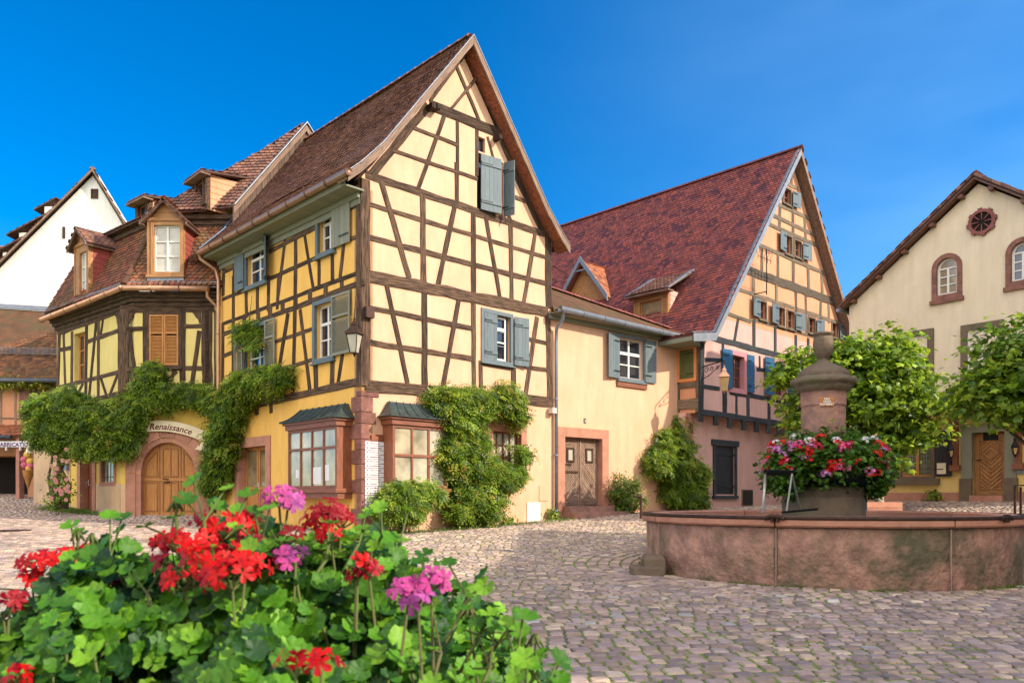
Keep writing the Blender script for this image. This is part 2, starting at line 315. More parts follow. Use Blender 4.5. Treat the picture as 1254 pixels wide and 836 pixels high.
def ring(mb, F, pts, wd, o0, o1, c=(1, 1, 1), skip_bottom=False):
    # frame following a convex outline, growing inwards by wd (negative: outwards)
    cx = sum(p[0] for p in pts)/len(pts); cz = sum(p[1] for p in pts)/len(pts)
    n = len(pts); area = sum(pts[i][0]*pts[(i+1) % n][1]-pts[(i+1) % n][0]*pts[i][1] for i in range(n)); sg = 1 if area > 0 else -1
    inn = []; shr = []
    for i in range(n):
        a, b, d = Vector(pts[i-1]), Vector(pts[i]), Vector(pts[(i+1) % n])
        e1 = (b-a); e2 = (d-b)
        if e1.length < 1e-6: e1 = e2
        if e2.length < 1e-6: e2 = e1
        e1 = e1.normalized(); e2 = e2.normalized()
        n1 = Vector((-e1.y, e1.x))*sg; n2 = Vector((-e2.y, e2.x))*sg; m_ = (n1+n2); m_ = m_/max(m_.length_squared, .2)*2
        inn.append((b.x+m_.x*wd, b.y+m_.y*wd))
        if wd < 0: shr.append((b.x+m_.x*.006, b.y+m_.y*.006))
    if wd < 0: pts = shr      # outward frames sit 6 mm into the opening
    for i in range(n):
        j = (i+1) % n
        if skip_bottom and i == 0: continue
        if (Vector(pts[i])-Vector(pts[j])).length < 1e-6: continue
        prism(mb, F, [pts[i], pts[j], inn[j], inn[i]], o0, o1, c)
    return inn
def window(F, r, parent, fm='paint_white', gm='glass_dark', cols=2, rows=3, fw=.055, mw=.03, rec=.13, arch=None, vpost=True, name='window', extra=None, label=None):
    t0, t1, z0, z1 = r
    mb = MB(); pts = [(t0, z0), (t1, z0), (t1, z1), (t0, z1)] if arch is None else arch_pts(t0, t1, z0, arch)
    ring(mb, F, pts, fw, -rec-.05, -rec)
    a, b, c_, d_ = t0+fw, t1-fw, z0+fw, (z1 if arch is None else arch)-fw*(arch is None)
    for i in range(1, cols):
        t = a+(b-a)*i/cols; wv = mw*(1.8 if (vpost and i*2 == cols) else 1)
        rbox(mb, F, t-wv/2, t+wv/2, c_, z1-fw*1.0 if arch is None else arch, -rec-.045, -rec+.008)
    for i in range(1, rows):
        z = c_+(d_-c_)*i/rows; rbox(mb, F, a, b, z-mw/2, z+mw/2, -rec-.043, -rec+.004)
    if arch is not None: rbox(mb, F, a, b, arch-.02, arch+.025, -rec-.043, -rec+.01)
    if extra: z = c_+(d_-c_)*extra; rbox(mb, F, a, b, z-.035, z+.035, -rec-.044, -rec+.02)
    o = mb.build(name, fm, parent)
    pb = MB(); prism(pb, F, pts, -rec-.035, -rec-.028); pb.build('pane', gm, o)
    return o
def shutter(F, t0, t1, z0, z1, parent, m='paint_bluegrey', out=.03, louv=False, ang=0, hinge='l', braces=True, name='shutter', gap=.0):
    # board or louvred shutter; ang = swing away from the wall
    G = F
    if ang:
        h = t0 if hinge == 'l' else t1; O = F.w(h, 0, out); sgn = 1 if hinge == 'l' else -1
        dd = F.d*math.cos(R(ang))*sgn+F.n*math.sin(R(ang)); nn = -F.d*math.sin(R(ang))*sgn+F.n*math.cos(R(ang))
        G = Fac((O.x, O.y), (dd.x, dd.y), (nn.x, nn.y)); t0, t1, out = 0, t1-t0, 0
    mb = MB(); W = t1-t0
    if louv:
        for (a, b) in ((t0, t0+.05), (t1-.05, t1)): rbox(mb, G, a, b, z0, z1, out, out+.035)
        zm = (z0+z1)/2+.12*(z1-z0)
        for z in (z0, zm, z1-.06): rbox(mb, G, t0+.05, t1-.05, z, z+.06, out+.002, out+.034)
        z = z0+.09
        while z < z1-.08:
            if not (zm-.03 < z < zm+.07):
                a = G.w(t0+.05, z, out+.005); mb.box(a, G.d*(W-.1), G.n*.026-Vector((0, 0, .028)), Vector((0, 0, .008)))
            z += .042
    else:
        nb = max(2, round(W/.13))
        for i in range(nb):
            x = random.uniform(.88, 1.1)
            rbox(mb, G, t0+W*i/nb+.002, t0+W*(i+1)/nb-.002, z0, z1, out, out+.028+random.uniform(-.002, .002), (x, x, x))
        if braces:
            for z in (z0+.16*(z1-z0), z1-.16*(z1-z0)): rbox(mb, G, t0+.01, t1-.01, z-.045, z+.045, out+.03, out+.052)
    o = mb.build(name, m, parent)
    if not louv:
        for z in (z0+.16*(z1-z0), z1-.16*(z1-z0)): hb = MB(); rbox(hb, G, t0+.0, t0+W*.55, z-.012, z+.012, out+.053, out+.058); hb.build('hinge', 'metal_black', o)
    return o
def slab(mb, pts, th, c=(1, 1, 1)):
    pts = [Vector(p) for p in pts]; n = (pts[1]-pts[0]).cross(pts[2]-pts[0]).normalized()
    if n.z < 0: n = -n
    k = len(pts); v = [p for p in pts]+[p-n*th for p in pts]
    mb.add(v, [tuple(range(k)), tuple(range(k, 2*k))]+[(i, (i+1) % k, k+(i+1) % k, k+i) for i in range(k)], c)
def inpoly(x, y, poly):
    r = np.zeros(len(x), bool); n = len(poly); j = n-1
    for i in range(n):
        xi, yi = poly[i]; xj, yj = poly[j]
        with np.errstate(divide='ignore', invalid='ignore'):
            h = ((yi > y) != (yj > y)) & (x < (xj-xi)*(y-yi)/(yj-yi+1e-12)+xi)
        r ^= h; j = i
    return r
def tiles(mb, pts, tw=.17, ex=.15, pal=((1, 1, 1),), var=.18, lift=.022, rnd=.4, patch=None, base=True, pan=False, sag=0.):
    # real plain tiles, row by row, clipped to the polygon
    pts = [Vector(p) for p in pts]; n = (pts[1]-pts[0]).cross(pts[2]-pts[0]).normalized()
    if n.z < 0: n = -n
    u = Vector((-n.y, n.x, 0)).normalized(); v = n.cross(u)
    if v.z < 0: v = -v
    o = pts[0]; P2 = [((p-o).dot(u), (p-o).dot(v)) for p in pts]
    if base: slab(mb, [p-n*.01 for p in pts], .06, (.5, .5, .5))
    u0, u1 = min(p[0] for p in P2), max(p[0] for p in P2); v0, v1 = min(p[1] for p in P2), max(p[1] for p in P2)
    r_ = np.arange(int((v1-v0)/ex)+1); q_ = np.arange(-1, int((u1-u0)/tw)+2); rr, qq = np.meshgrid(r_, q_, indexing='ij')
    uu = u0+(qq+(rr % 2)*.5)*tw; vv = v0+rr*ex; uu = uu.ravel(); vv = vv.ravel()
    ok = inpoly(uu, vv+ex*.5, P2); uu, vv = uu[ok], vv[ok]; K = len(uu)
    if not K: return
    h = tw/2*.965; e = ex*rnd; L = ex*1.3; th = .014
    if pan:
        tv = np.array([(-h, 0, lift-.01), (-h*.5, 0, lift+.03), (0, 0, lift+.035), (h*.4, 0, lift), (h, 0, lift-.012), (h, L, 0), (h*.4, L, .006), (0, L, .035), (-h*.5, L, .03), (-h, L, 0.)]); tv2 = tv[:5]-[0, 0, th]
        tv = np.concatenate([tv, tv2]); tf = [[(0, 1, 8, 9), (1, 2, 7, 8), (2, 3, 6, 7), (3, 4, 5, 6), (0, 1, 11, 10), (1, 2, 12, 11), (2, 3, 13, 12), (3, 4, 14, 13)]]
    else:
        lo = [(-h, e), (-h*.72, e*.35), (-h*.3, 0), (h*.3, 0), (h*.72, e*.35), (h, e)]
        top = [(x, y, lift*(1-y/L)+.004) for x, y in lo]+[(h, L, .002), (-h, L, .002)]; bot = [(x, y, lift*(1-y/L)-th) for x, y in lo]
        tv = np.array(top+bot); tf = [[(0, 1, 2, 3, 4, 5, 6, 7)], [(i, i+1, 9+i, 8+i) for i in range(5)]]
    B = np.array([[u.x, v.x, n.x], [u.y, v.y, n.y], [u.z, v.z, n.z]])
    an = rng.normal(0, .022, K); tl = rng.normal(0, .018, K); M = np.empty((K, 3, 3))
    c_, s_ = np.cos(an), np.sin(an); Rz = np.zeros((K, 3, 3)); Rz[:, 0, 0] = c_; Rz[:, 0, 1] = -s_; Rz[:, 1, 0] = s_; Rz[:, 1, 1] = c_; Rz[:, 2, 2] = 1; Rz[:, 2, 0] = tl
    M = B[None] @ Rz
    zz = rng.uniform(0, .006, K)+sag*np.sin(uu*1.1)*np.sin(vv*.9+1)
    T = np.array(o)[None]+uu[:, None]*np.array(u)+vv[:, None]*np.array(v)+zz[:, None]*np.array(n)
    pal = np.array(pal); idx = rng.integers(0, len(pal), K)
    if patch is not None:
        f = np.sin(uu*4.3+np.sin(vv*3.9)*1.6)+np.sin(vv*6.1+uu*1.8)+rng.normal(0, 1.1, K); idx = np.where(f > patch, len(pal)-1, rng.integers(0, max(1, len(pal)-1), K))
    cc = pal[idx]*(1+rng.uniform(-var, var, K))[:, None]
    mb.inst(tv, tf, M, T, cc)
def ridge(mb, a, b, r=.1, c=(1, 1, 1), step=.36):
    a, b = Vector(a), Vector(b); L = (b-a).length; d = (b-a)/L; n = max(1, int(L/step)); q = Vector((-d.y, d.x, 0)).normalized(); upv = q.cross(d)
    if upv.z < 0: upv = -upv
    for i in range(n):
        x = random.uniform(.75, 1.2); v = []
        for e_, rr in ((0, r*1.12), (1, r*.9)):
            p = a+d*(L*(i+e_*1.08)/n)
            for j in range(7): t = math.pi*j/6; v.append(p+q*rr*math.cos(t)+upv*(rr*math.sin(t)*.8-.02))
        mb.add(v, [(j, j+1, 8+j, 7+j) for j in range(6)]+[tuple(range(7))], tuple(k*x for k in c))
def gutter(parent, pts, r=.075, m='copper_gutter', name='gutter'):
    mb = MB(); mb.tube(pts, r, 10)
    for i in range(len(pts)-1):
        a, b = Vector(pts[i]), Vector(pts[i+1]); L = (b-a).length; n = max(1, int(L/.85))
        for k in range(n+1):
            p = a+(b-a)*(k/n); d = (b-a).normalized(); mb.tube([p-d*.02, p+d*.02], r*1.13, 10, (.55, .5, .5))
    return mb.build(name, m, parent, True)
def pipe(parent, pts, r=.045, m='copper_gutter', name='downpipe'):
    mb = MB(); mb.tube(pts, r, 8)
    for i in range(len(pts)-1):
        a, b = Vector(pts[i]), Vector(pts[i+1])
        if (b-a).length > 1:
            for k in range(1, int((b-a).length/1.6)+1):
                p = a+(b-a)*(k*1.6/(b-a).length); mb.tube([p-Vector((0, 0, .025)), p+Vector((0, 0, .025))], r*1.25, 8)
    return mb.build(name, m, parent, True)
def text(mb, s, size, place, c=(1, 1, 1), ext=.006, shear=0, align='CENTER', bold=0.):
    cu = bpy.data.curves.new('t', 'FONT'); cu.body = s; cu.size = size; cu.align_x = align; cu.extrude = ext; cu.resolution_u = 2; cu.shear = shear; cu.offset = bold
    o = bpy.data.objects.new('t', cu); col.objects.link(o); dg = bpy.context.evaluated_depsgraph_get(); me = o.evaluated_get(dg).to_mesh()
    mb.add([place(v.co.x, v.co.y, v.co.z) for v in me.vertices], [tuple(p.vertices) for p in me.polygons], c)
    o.evaluated_get(dg).to_mesh_clear(); bpy.data.objects.remove(o); bpy.data.curves.remove(cu)
# ---------------- ground height ----------------
GP = [(5.2, 13.3, -1.22), (4.0, 10.4, -1.23), (2.4, 13.8, -1.20), (8, 12, -1.2), (-3.45, 18, -.88), (-2.6, 18, -.86), (1.2, 22.4, -.66), (2.5, 23, -.58), (5.7, 26, -.45), (-8.6, 23.3, -.60),
      (-11.4, 23.6, -.58), (-16, 27.4, -.27), (-20, 31, .10), (13.85, 23.2, -.13), (11.3, 26.3, -.17), (10, 31, -.35), (16.2, 20.2, -.15), (-9, 16.3, -.90), (-2.2, 19, -.84),
      (0, 0, -1.50), (-5, 4, -1.45), (5, 3, -1.45), (0, 7, -1.36), (-6, 9, -1.22), (12, 8, -1.3), (-14, 12, -1.05), (20, 12, -.8), (-22, 22, -.45), (8.8, 19, -.75), (-30, 40, .8), (30, 40, .5), (-30, 0, -1.2), (30, 0, -1.2), (0, 60, 1.2), (0, -20, -1.6)]
_gp = np.array(GP); _n = len(_gp)
def _k(d): return np.where(d > 1e-9, d*d*np.log(d+1e-12), 0)
_D = np.hypot(_gp[:, None, 0]-_gp[None, :, 0], _gp[:, None, 1]-_gp[None, :, 1]); _A = np.zeros((_n+3, _n+3)); _A[:_n, :_n] = _k(_D)+np.eye(_n)*1.5
_A[:_n, _n] = 1; _A[:_n, _n+1:] = _gp[:, :2]; _A[_n:, :_n] = _A[:_n, _n:].T; _W = np.linalg.solve(_A, np.concatenate([_gp[:, 2], [0, 0, 0]]))
def gz(x, y):
    x = np.atleast_1d(np.asarray(x, float)); y = np.atleast_1d(np.asarray(y, float)); x = np.clip(x, -32, 32); y = np.clip(y, -22, 62)
    d = np.hypot(x[:, None]-_gp[None, :, 0], y[:, None]-_gp[None, :, 1]); return _k(d)@_W[:_n]+_W[_n]+_W[_n+1]*x+_W[_n+2]*y
def g1(x, y): return float(gz(x, y)[0])
# ---------------- ground ----------------
def build_ground():
    mb = MB(); xs = np.concatenate([np.linspace(-200, -34, 6), np.linspace(-32, 32, 81), np.linspace(34, 200, 6)]); ys = np.concatenate([np.linspace(-200, -24, 6), np.linspace(-22, 60, 103), np.linspace(64, 300, 6)])
    X, Y = np.meshgrid(xs, ys, indexing='ij'); Z = gz(X.ravel(), Y.ravel())-.003; V = np.stack([X.ravel(), Y.ravel(), Z], 1)
    nx, ny = len(xs), len(ys); i, j = np.meshgrid(np.arange(nx-1), np.arange(ny-1), indexing='ij'); a = (i*ny+j).ravel()
    mb.add(V, []); mb.F.append(np.stack([a, a+ny, a+ny+1, a+1], 1))
    mat('soil_joint', (.16, .13, .095), (.09, .075, .06), rough=.95, ns=3, bump=.8, bs=30, c3=(.17, .25, .03), s3=1.3, t3=(.34, .5))
    tag(mb.build('ground', 'soil_joint', smooth=True), kind='structure')
    # cobbles: individually shaped setts, rings round the fountain, wavering rows elsewhere
    mat('cobble', (1, 1, 1), (.68, .66, .66), rough=.62, ns=9, bump=.8, bs=30, attr=True, spec=.4, bd=.006)
    P = []; fc = (5.24, 13.3)
    y = 4.3; row = 0
    while y < 33:
        dy = .165+random.uniform(-.008, .008); hw = .74*y+5
        x = -hw+random.random()*.2
        while x < hw:
            wx = random.uniform(.125, .19); P.append((x+wx/2, y, wx, dy, 0)); x += wx
        y += dy
    P = np.array(P)
    x, yy = P[:, 0], P[:, 1]
    # gentle bends in the courses
    ang = .35*np.sin(x*.16+.6)+.12*np.sin(yy*.4); Yw = yy+.55*np.sin(x*.28+.8)+.05*x; Xw = x+.25*np.sin(yy*.5)
    an = np.arctan(.55*.28*np.cos(x*.28+.8)+.05)
    d = np.hypot(Xw-fc[0], Yw-fc[1]); ok = d > 2.93+1.42
    S = np.stack([Xw[ok], Yw[ok], P[ok, 2], P[ok, 3], an[ok]], 1)
    RG = []; r = 2.97
    while r < 4.34:
        dr = .2; nst = int(2*math.pi*r/.165)
        for k in range(nst):
            t = 2*math.pi*(k+random.uniform(-.06, .06))/nst
            RG.append((fc[0]+(r+dr/2)*math.cos(t), fc[1]+(r+dr/2)*math.sin(t), 2*math.pi*r/nst, dr, t+math.pi/2))
        r += dr
    S = np.concatenate([S, np.array(RG)]); S = S[(S[:, 1] > 4) & (np.abs(S[:, 0]) < .74*S[:, 1]+5)]
    # one drifting boundary where two paving fields meet
    K = len(S); T = np.stack([S[:, 0], S[:, 1], gz(S[:, 0], S[:, 1])], 1)
    g = np.full((K, 1), .014)
    oc = []
    for cx_, cy_ in ((-1, -1), (1, -1), (1, 1), (-1, 1)): oc.append((cx_, cy_))
    c_, s_ = np.cos(S[:, 4]), np.sin(S[:, 4])
    def corner(ax, ay, inset, z):
        hx = (S[:, 2]/2-.0085-inset)*ax; hy = (S[:, 3]/2-.0085-inset)*ay
        hx = hx+rng.normal(0, .0035, K); hy = hy+rng.normal(0, .0035, K)
        return np.stack([T[:, 0]+hx*c_-hy*s_, T[:, 1]+hx*s_+hy*c_, T[:, 2]+z], 1)
    jz = rng.normal(0, .004, K); tx, ty = rng.normal(0, .03, K), rng.normal(0, .035, K)
    sh = [(-.84, -1), (.84, -1), (1, -.8), (1, .8), (.84, 1), (-.84, 1), (-1, .8), (-1, -.8)]
    top = [corner(a, b, .007, .012+jz+tx*a*.06+ty*b*.06) for a, b in [(p*.93, q*.93) for p, q in sh]]
    bot = [corner(a, b, 0, -.012) for a, b in sh]
    mid = corner(0, 0, 0, .0128+jz)
    V = np.stack([mid]+top+bot, 1).reshape(-1, 3); n = 17; off = np.arange(K)*n
    base = np.array([(.300, .222, .195), (.335, .245, .20), (.26, .20, .19), (.37, .28, .21), (.31, .235, .22), (.42, .33, .26), (.22, .175, .165), (.36, .33, .32)])
    pk = rng.choice(len(base), K, p=[.25, .2, .16, .12, .13, .05, .07, .02]); cc = base[pk]*(rng.uniform(.66, 1.22, K)*1.45)[:, None]*np.array([1.02, .98, .91])
    C = np.ones((K, n, 4)); C[:, :, :3] = cc[:, None]
    mb = MB(); mb.V = [V]; mb.C = [C.reshape(-1, 4)]; mb.G = [V]; mb.n = len(V)
    F3 = np.array([(0, 1+i, 1+(i+1) % 8) for i in range(8)]); F4 = np.array([(1+i, 9+i, 9+(i+1) % 8, 1+(i+1) % 8) for i in range(8)])
    mb.F = [(F3[None]+off[:, None, None]).reshape(-1, 3), (F4[None]+off[:, None, None]).reshape(-1, 4)]
    tag(mb.build('cobbled_square', 'cobble', smooth=False), kind='structure')
    # tufts of grass and moss in the joints
    gb = MB(); N = 40000
    x = rng.uniform(-1, 1, N); yv = 4.5+rng.random(N)**1.3*20; x = x*(.68*yv+.8); f = np.sin(x*1.1+1.3*np.sin(yv*.7))+np.sin(yv*1.7+x*.6)+rng.normal(0, .6, N)
    k = (f > .25) & (np.hypot(x-fc[0], yv-fc[1]) > 3.0); x, yv = x[k], yv[k]
    t = rng.uniform(0, 6.28, 900); rr = 2.98+np.abs(rng.normal(0, .05, 900)); ok = (np.sin(t*5)+np.sin(t*11+1) > -.2)
    x = np.concatenate([x, fc[0]+rr[ok]*np.cos(t[ok])]); yv = np.concatenate([yv, fc[1]+rr[ok]*np.sin(t[ok])]); K = len(x)
    near = np.concatenate([np.ones(K-ok.sum())*.55, np.ones(ok.sum())*1.5])
    tv = np.array([(-.008, 0, 0), (.008, 0, 0), (.002, .012, .03), (-.02, .01, 0), (-.006, -.01, 0), (-.018, .0, .022), (.01, -.01, 0), (.02, .004, 0), (.024, 0, .02), (0, -.012, 0), (.01, -.02, 0), (.004, -.02, .026)])
    a = rng.uniform(0, 6.28, K); s = near*rng.uniform(.5, 1.25, K)
    M = np.zeros((K, 3, 3)); M[:, 0, 0] = np.cos(a)*s; M[:, 0, 1] = -np.sin(a)*s; M[:, 1, 0] = np.sin(a)*s; M[:, 1, 1] = np.cos(a)*s; M[:, 2, 2] = s*.8
    gb.inst(tv, [np.array([(0, 1, 2), (3, 4, 5), (6, 7, 8), (9, 10, 11)])], M, np.stack([x, yv, gz(x, yv)+.002], 1), np.array([.13, .2, .03])[None]*rng.uniform(.5, 1.5, K)[:, None])
    tag(gb.build('joint_grass', 'leaf'), 'short grass and moss growing in the joints of the cobbles', 'grass', kind='stuff')
build_ground()
def band(mb, pts, out, z0, z1, inn=0., c=(1, 1, 1)):
    # moulding following a mitred path of wall points (outward normal on the right hand side)
    P = [Vector(p) for p in pts]; N = []
    for i in range(len(P)-1): d = (P[i+1]-P[i]).normalized(); N.append(Vector((d.y, -d.x)))
    def off(o):
        r = []
        for i, p in enumerate(P):
            ns = ([N[i-1]] if i > 0 else [])+([N[i]] if i < len(N) else [])
            m = sum(ns, Vector((0, 0))); m = m/m.length_squared*len(ns) if len(ns) > 1 else m
            if len(ns) > 1: m = (ns[0]+ns[1])/(1+ns[0].dot(ns[1]))
            r.append(p+m*o)
        return r
    a, b = off(out), off(-inn)
    if mb is None: return a
    for i in range(len(P)-1):
        v = [(*a[i], z0), (*a[i+1], z0), (*b[i+1], z0), (*b[i], z0), (*a[i], z1), (*a[i+1], z1), (*b[i+1], z1), (*b[i], z1)]
        f = [(0, 1, 2, 3), (4, 5, 6, 7), (0, 1, 5, 4), (2, 3, 7, 6)]
        if i == 0: f.append((3, 0, 4, 7))
        if i == len(P)-2: f.append((1, 2, 6, 5))
        L = (P[i+1]-P[i]).length
        mb.add(v, f, c, [(0, 0, z0), (L, 0, z0), (L, .1, z0), (0, .1, z0), (0, 0, z1), (L, 0, z1), (L, .1, z1), (0, .1, z1)])
def lantern(root, c, r=.17, h=.42, body='metal_rust', glass='glass_amber'):
    # four-sided tapering street lantern; c = centre of the bottom ring
    mb = MB(); x, y, z = c
    mb.lathe(c, [(.01, -.09), (.035, -.05), (.02, -.03), (r*.55, -.02), (r*.55, .0)], 4, a0=.5)
    for k in range(4):
        a = .5+k*math.pi/2; p0 = Vector((x+r*.55*math.cos(a), y+r*.55*math.sin(a), z)); p1 = Vector((x+r*math.cos(a), y+r*math.sin(a), z+h)); mb.tube([p0, p1], .012, 5)
    mb.lathe(c, [(r*1.02, h-.015), (r*1.25, h), (r*1.2, h+.03), (r*.45, h+.17), (r*.42, h+.2), (r*.5, h+.21), (r*.3, h+.27), (.03, h+.3), (.03, h+.36), (.0, h+.38)], 4, a0=.5)
    mb.build('lantern_frame', body, root)
    g = MB(); g.lathe(c, [(r*.5, .01), (r*.94, h-.02)], 4, a0=.5); g.build('lantern_glass', glass, root)
# =============== MAIN HALF-TIMBERED HOUSE ===============
A = (-3.45, 18.0); d1 = (.714, .700); n1 = (.700, -.714); d2 = (-.700, .714); n2 = (-.714, -.700)
G = Fac(A, d1, n1); Lf = Fac(A, d2, n2)
H = thing('half_timbered_house', 'tall cream and gold half-timbered corner house with steep gable, copper gutter and two bay windows', 'house', (-3.45, 18, -.88))
G.cr(430, 320, 4.644); gw1 = G.rect(752, 285, 905, 578)
G.cr(0, 0, 1); gw2 = G.rect(584, 186, 616, 266); gw2b = G.rect(584, 166, 594, 188); gw3 = G.rect(603, 527, 638, 576)
gbay = G.rect(482, 520, 545, 598)
wall(G, [(0, -1.4), (6.42, -1.4), (6.40, 7.25), (5.86, 7.68), (3.07, 11.34), (.28, 7.68), (0, 7.35)], [gw1, gw2, gw2b, gw3], 'plaster_cream', H)
Lf.cr(260, 200, 5.226); lw1 = Lf.rect(682, 292, 778, 545); lw2 = Lf.rect(222, 535, 346, 742)
Lf.cr(260, 340, 5.226); lw3 = Lf.rect(662, 182, 773, 500); lw4 = Lf.rect(218, 340, 346, 592)
Lf.cr(240, 420, 3.48); ldo = Lf.rect(186, 446, 300, 745); ldo = (ldo[0], ldo[1], g1(-7, 22)-.02, ldo[3])
wall(Lf, [(-.0, -1.4), (7.45, -1.4), (7.45, 7.1), (0, 7.1)], [lw1, lw2, lw3, lw4, ldo], 'plaster_gold', H, name='wall')
# timber frames
tb = MB()
G.cr(430, 200, 4.644)
beams(tb, G, wmul=1.12, lst=[(92, 66, 1100, 402, 36), (100, 232, 1100, 533, 21), (108, 424, 1100, 682, 27), (405, 190, 410, 660, 28), (600, 10, 600, 215, 20), (693, 290, 695, 735, 24), (905, 360, 912, 780, 20),
    (175, 115, 325, 640, 24), (585, 255, 495, 680, 24), (765, 310, 845, 765, 18), (1045, 405, 980, 795, 18), (1117, 410, 1122, 812, 30), (912, 20, 1085, 388, 22), (905, 183, 985, 213, 22), (890, 285, 908, 328, 14), (690, 290, 870, 340, 14)])
beams(tb, G, [(100, 640, 1110, 846, 62)], .03)
G.cr(440, 40, 4.823)
beams(tb, G, [(425, 432, 845, 602, 56)], .03)
beams(tb, G, [(498, 495, 350, 916, 24), (578, 520, 578, 836, 17), (692, 585, 694, 836, 18), (325, 565, 575, 662, 20), (200, 697, 690, 862, 20), (572, 200, 712, 530, 16), (690, 270, 548, 445, 18), (760, 625, 790, 740, 14),
    (840, 650, 905, 800, 22), (632, 120, 830, 580, 10), (400, 440, 75, 836, 54), (636, 108, 420, 398, 24)])
G.cr(430, 320, 4.644)
beams(tb, G, wmul=1.1, lst=[(112, 266, 690, 382, 25), (115, 462, 690, 556, 28), (415, 190, 418, 695, 30), (693, 250, 698, 730, 22), (735, 575, 738, 730, 18), (920, 598, 925, 760, 24), (203, 145, 318, 680, 21), (608, 235, 520, 710, 22),
    (1055, 325, 990, 765, 22), (745, 580, 915, 608, 22), (990, 602, 1110, 616, 22), (990, 438, 1105, 464, 20), (1118, 330, 1128, 800, 26)])
beams(tb, G, [(88, 705, 1135, 800, 62)], .03)
beam(tb, G, (.09, 2.55), (.09, 7.3), .24, .035); beam(tb, Lf, (.08, 2.55), (.08, 7.0), .2, .036)
Lf.cr(260, 200, 5.226)
beams(tb, Lf, wmul=1.3, lst=[(72, 576, 215, 512, 22), (370, 432, 668, 283, 20), (788, 200, 930, 122, 18), (75, 695, 160, 655, 16), (370, 562, 665, 412, 18), (865, 297, 935, 268, 18), (790, 517, 935, 470, 18), (212, 812, 680, 596, 18),
    (535, 352, 533, 836, 15), (480, 395, 425, 836, 12), (573, 340, 648, 800, 12), (143, 545, 141, 836, 12), (75, 580, 72, 836, 12), (685, 612, 686, 784, 12), (770, 562, 772, 742, 15), (905, 150, 875, 300, 11), (847, 486, 818, 742, 13), (364, 740, 362, 836, 12)])
Lf.cr(260, 340, 5.226)
beams(tb, Lf, wmul=1.3, lst=[(70, 295, 945, -36, 18), (70, 362, 965, 28, 24), (68, 503, 152, 470, 18), (410, 407, 648, 327, 18), (410, 592, 650, 522, 17), (70, 136, 225, 78, 15), (137, 0, 134, 690, 13), (535, 0, 518, 742, 15), (485, 240, 400, 762, 14),
    (565, 215, 626, 712, 14), (291, 75, 290, 222, 12), (219, 108, 222, 244, 12), (362, 0, 360, 200, 12), (661, 548, 665, 700, 22), (770, 512, 768, 682, 22), (835, 484, 806, 675, 15), (884, 76, 880, 232, 14), (70, 300, 68, 700, 12), (425, 0, 418, 190, 12)])
for x_, y0_, y1_ in ((205, 248, 312), (295, 222, 282), (371, 185, 245), (452, 155, 215), (535, 122, 185), (627, 85, 150), (728, 48, 112), (829, 10, 76)): beams(tb, Lf, [(x_, y0_, x_, y1_, 24)], .012)
beams(tb, Lf, [(215, 832, 940, 664, 44)], .03)
Lf.cr(240, 420, 3.48); beams(tb, Lf, wmul=1.3, lst=[(205, 285, 207, 306, 12), (259, 270, 260, 298, 12), (320, 262, 321, 290, 10), (90, 325, 215, 292, 14)])
tb.build('timber_frame', 'timber_brown', H)
# purlin heads on the gable
for (px_, py_) in ((530, 130), (536, 131), (612, 168)):
    pb = MB()
    t, z = G.P(px_, py_) if False else Fac.P(G.cr(0, 0, 1), px_, py_, .2); prism(pb, G, [(t-.06, z-.06), (t+.06, z-.06), (t+.06, z+.05), (t-.06, z+.06)], .0, .26, (.5, .5, .5)); pb.build('purlin_head', 'timber_brown', H)
# roof
def mp(t, z, s): return G.w(t, z, .38-s)
prof = [(-.62, 7.16), (-.30, 7.44), (.30, 8.06), (3.07, 11.66), (5.84, 8.06), (6.44, 7.44), (6.76, 7.16)]; RL = 8.55
tl_ = MB(); pal_b = [(1, 1, 1), (.82, .85, .9), (1.15, 1.1, 1.05), (.9, .8, .8), (1.3, 1.15, 1.0)]
for i in range(6):
    a, b = prof[i], prof[i+1]; q = [mp(*a, 0), mp(*a, RL), mp(*b, RL), mp(*b, 0)]
    tiles(tl_, q, .155, .135, pal_b, .2, lift=.03, sag=.03 if i == 2 else .005)
Hr = tl_.build('roof', 'tile_brown', H)
rb_ = MB(); ridge(rb_, mp(3.07, 11.70, .1), mp(3.07, 11.70, RL-.1), .11, (1.2, 1.0, .95)); rb_.build('ridge_tiles', 'tile_brown', Hr)
vb = MB(); zb = MB(); sb = MB()
for i in range(6):
    a, b = Vector(prof[i]), Vector(prof[i+1]); dz = .21
    ex = .003*i
    v = [G.w(a.x, a.y-dz, .36+ex), G.w(b.x, b.y-dz, .36+ex), G.w(b.x, b.y+.01, .36+ex), G.w(a.x, a.y+.01, .36+ex)]
    L = (b-a).length; gg = [(i*3, 0, 0), (i*3+L, 0, 0), (i*3+L, .2, 0), (i*3, .2, 0)]
    v2 = [p+G.n*.045 for p in v]; vb.add(v+v2, [(0, 1, 2, 3), (4, 5, 6, 7), (0, 1, 5, 4), (2, 3, 7, 6)], (1, 1, 1), gg+gg)
    q = [G.w(a.x, a.y+.012, .34), G.w(b.x, b.y+.012, .34), G.w(b.x, b.y+.012, .43), G.w(a.x, a.y+.012, .43)]; slab(zb, [p+Vector((0, 0, .03)) for p in q], .012)
    q = [G.w(a.x, a.y-.10, .36), G.w(b.x, b.y-.10, .36), G.w(b.x, b.y-.10, -.05), G.w(a.x, a.y-.10, -.05)]; slab(sb, q, .05, (1.2, .62, .45) if i >= 3 else (1, 1, 1))
vb.build('verge_board', 'wood_silver', H); zb.build('verge_cap', 'zinc', Hr); sb.build('soffit', 'wood_silver', H)
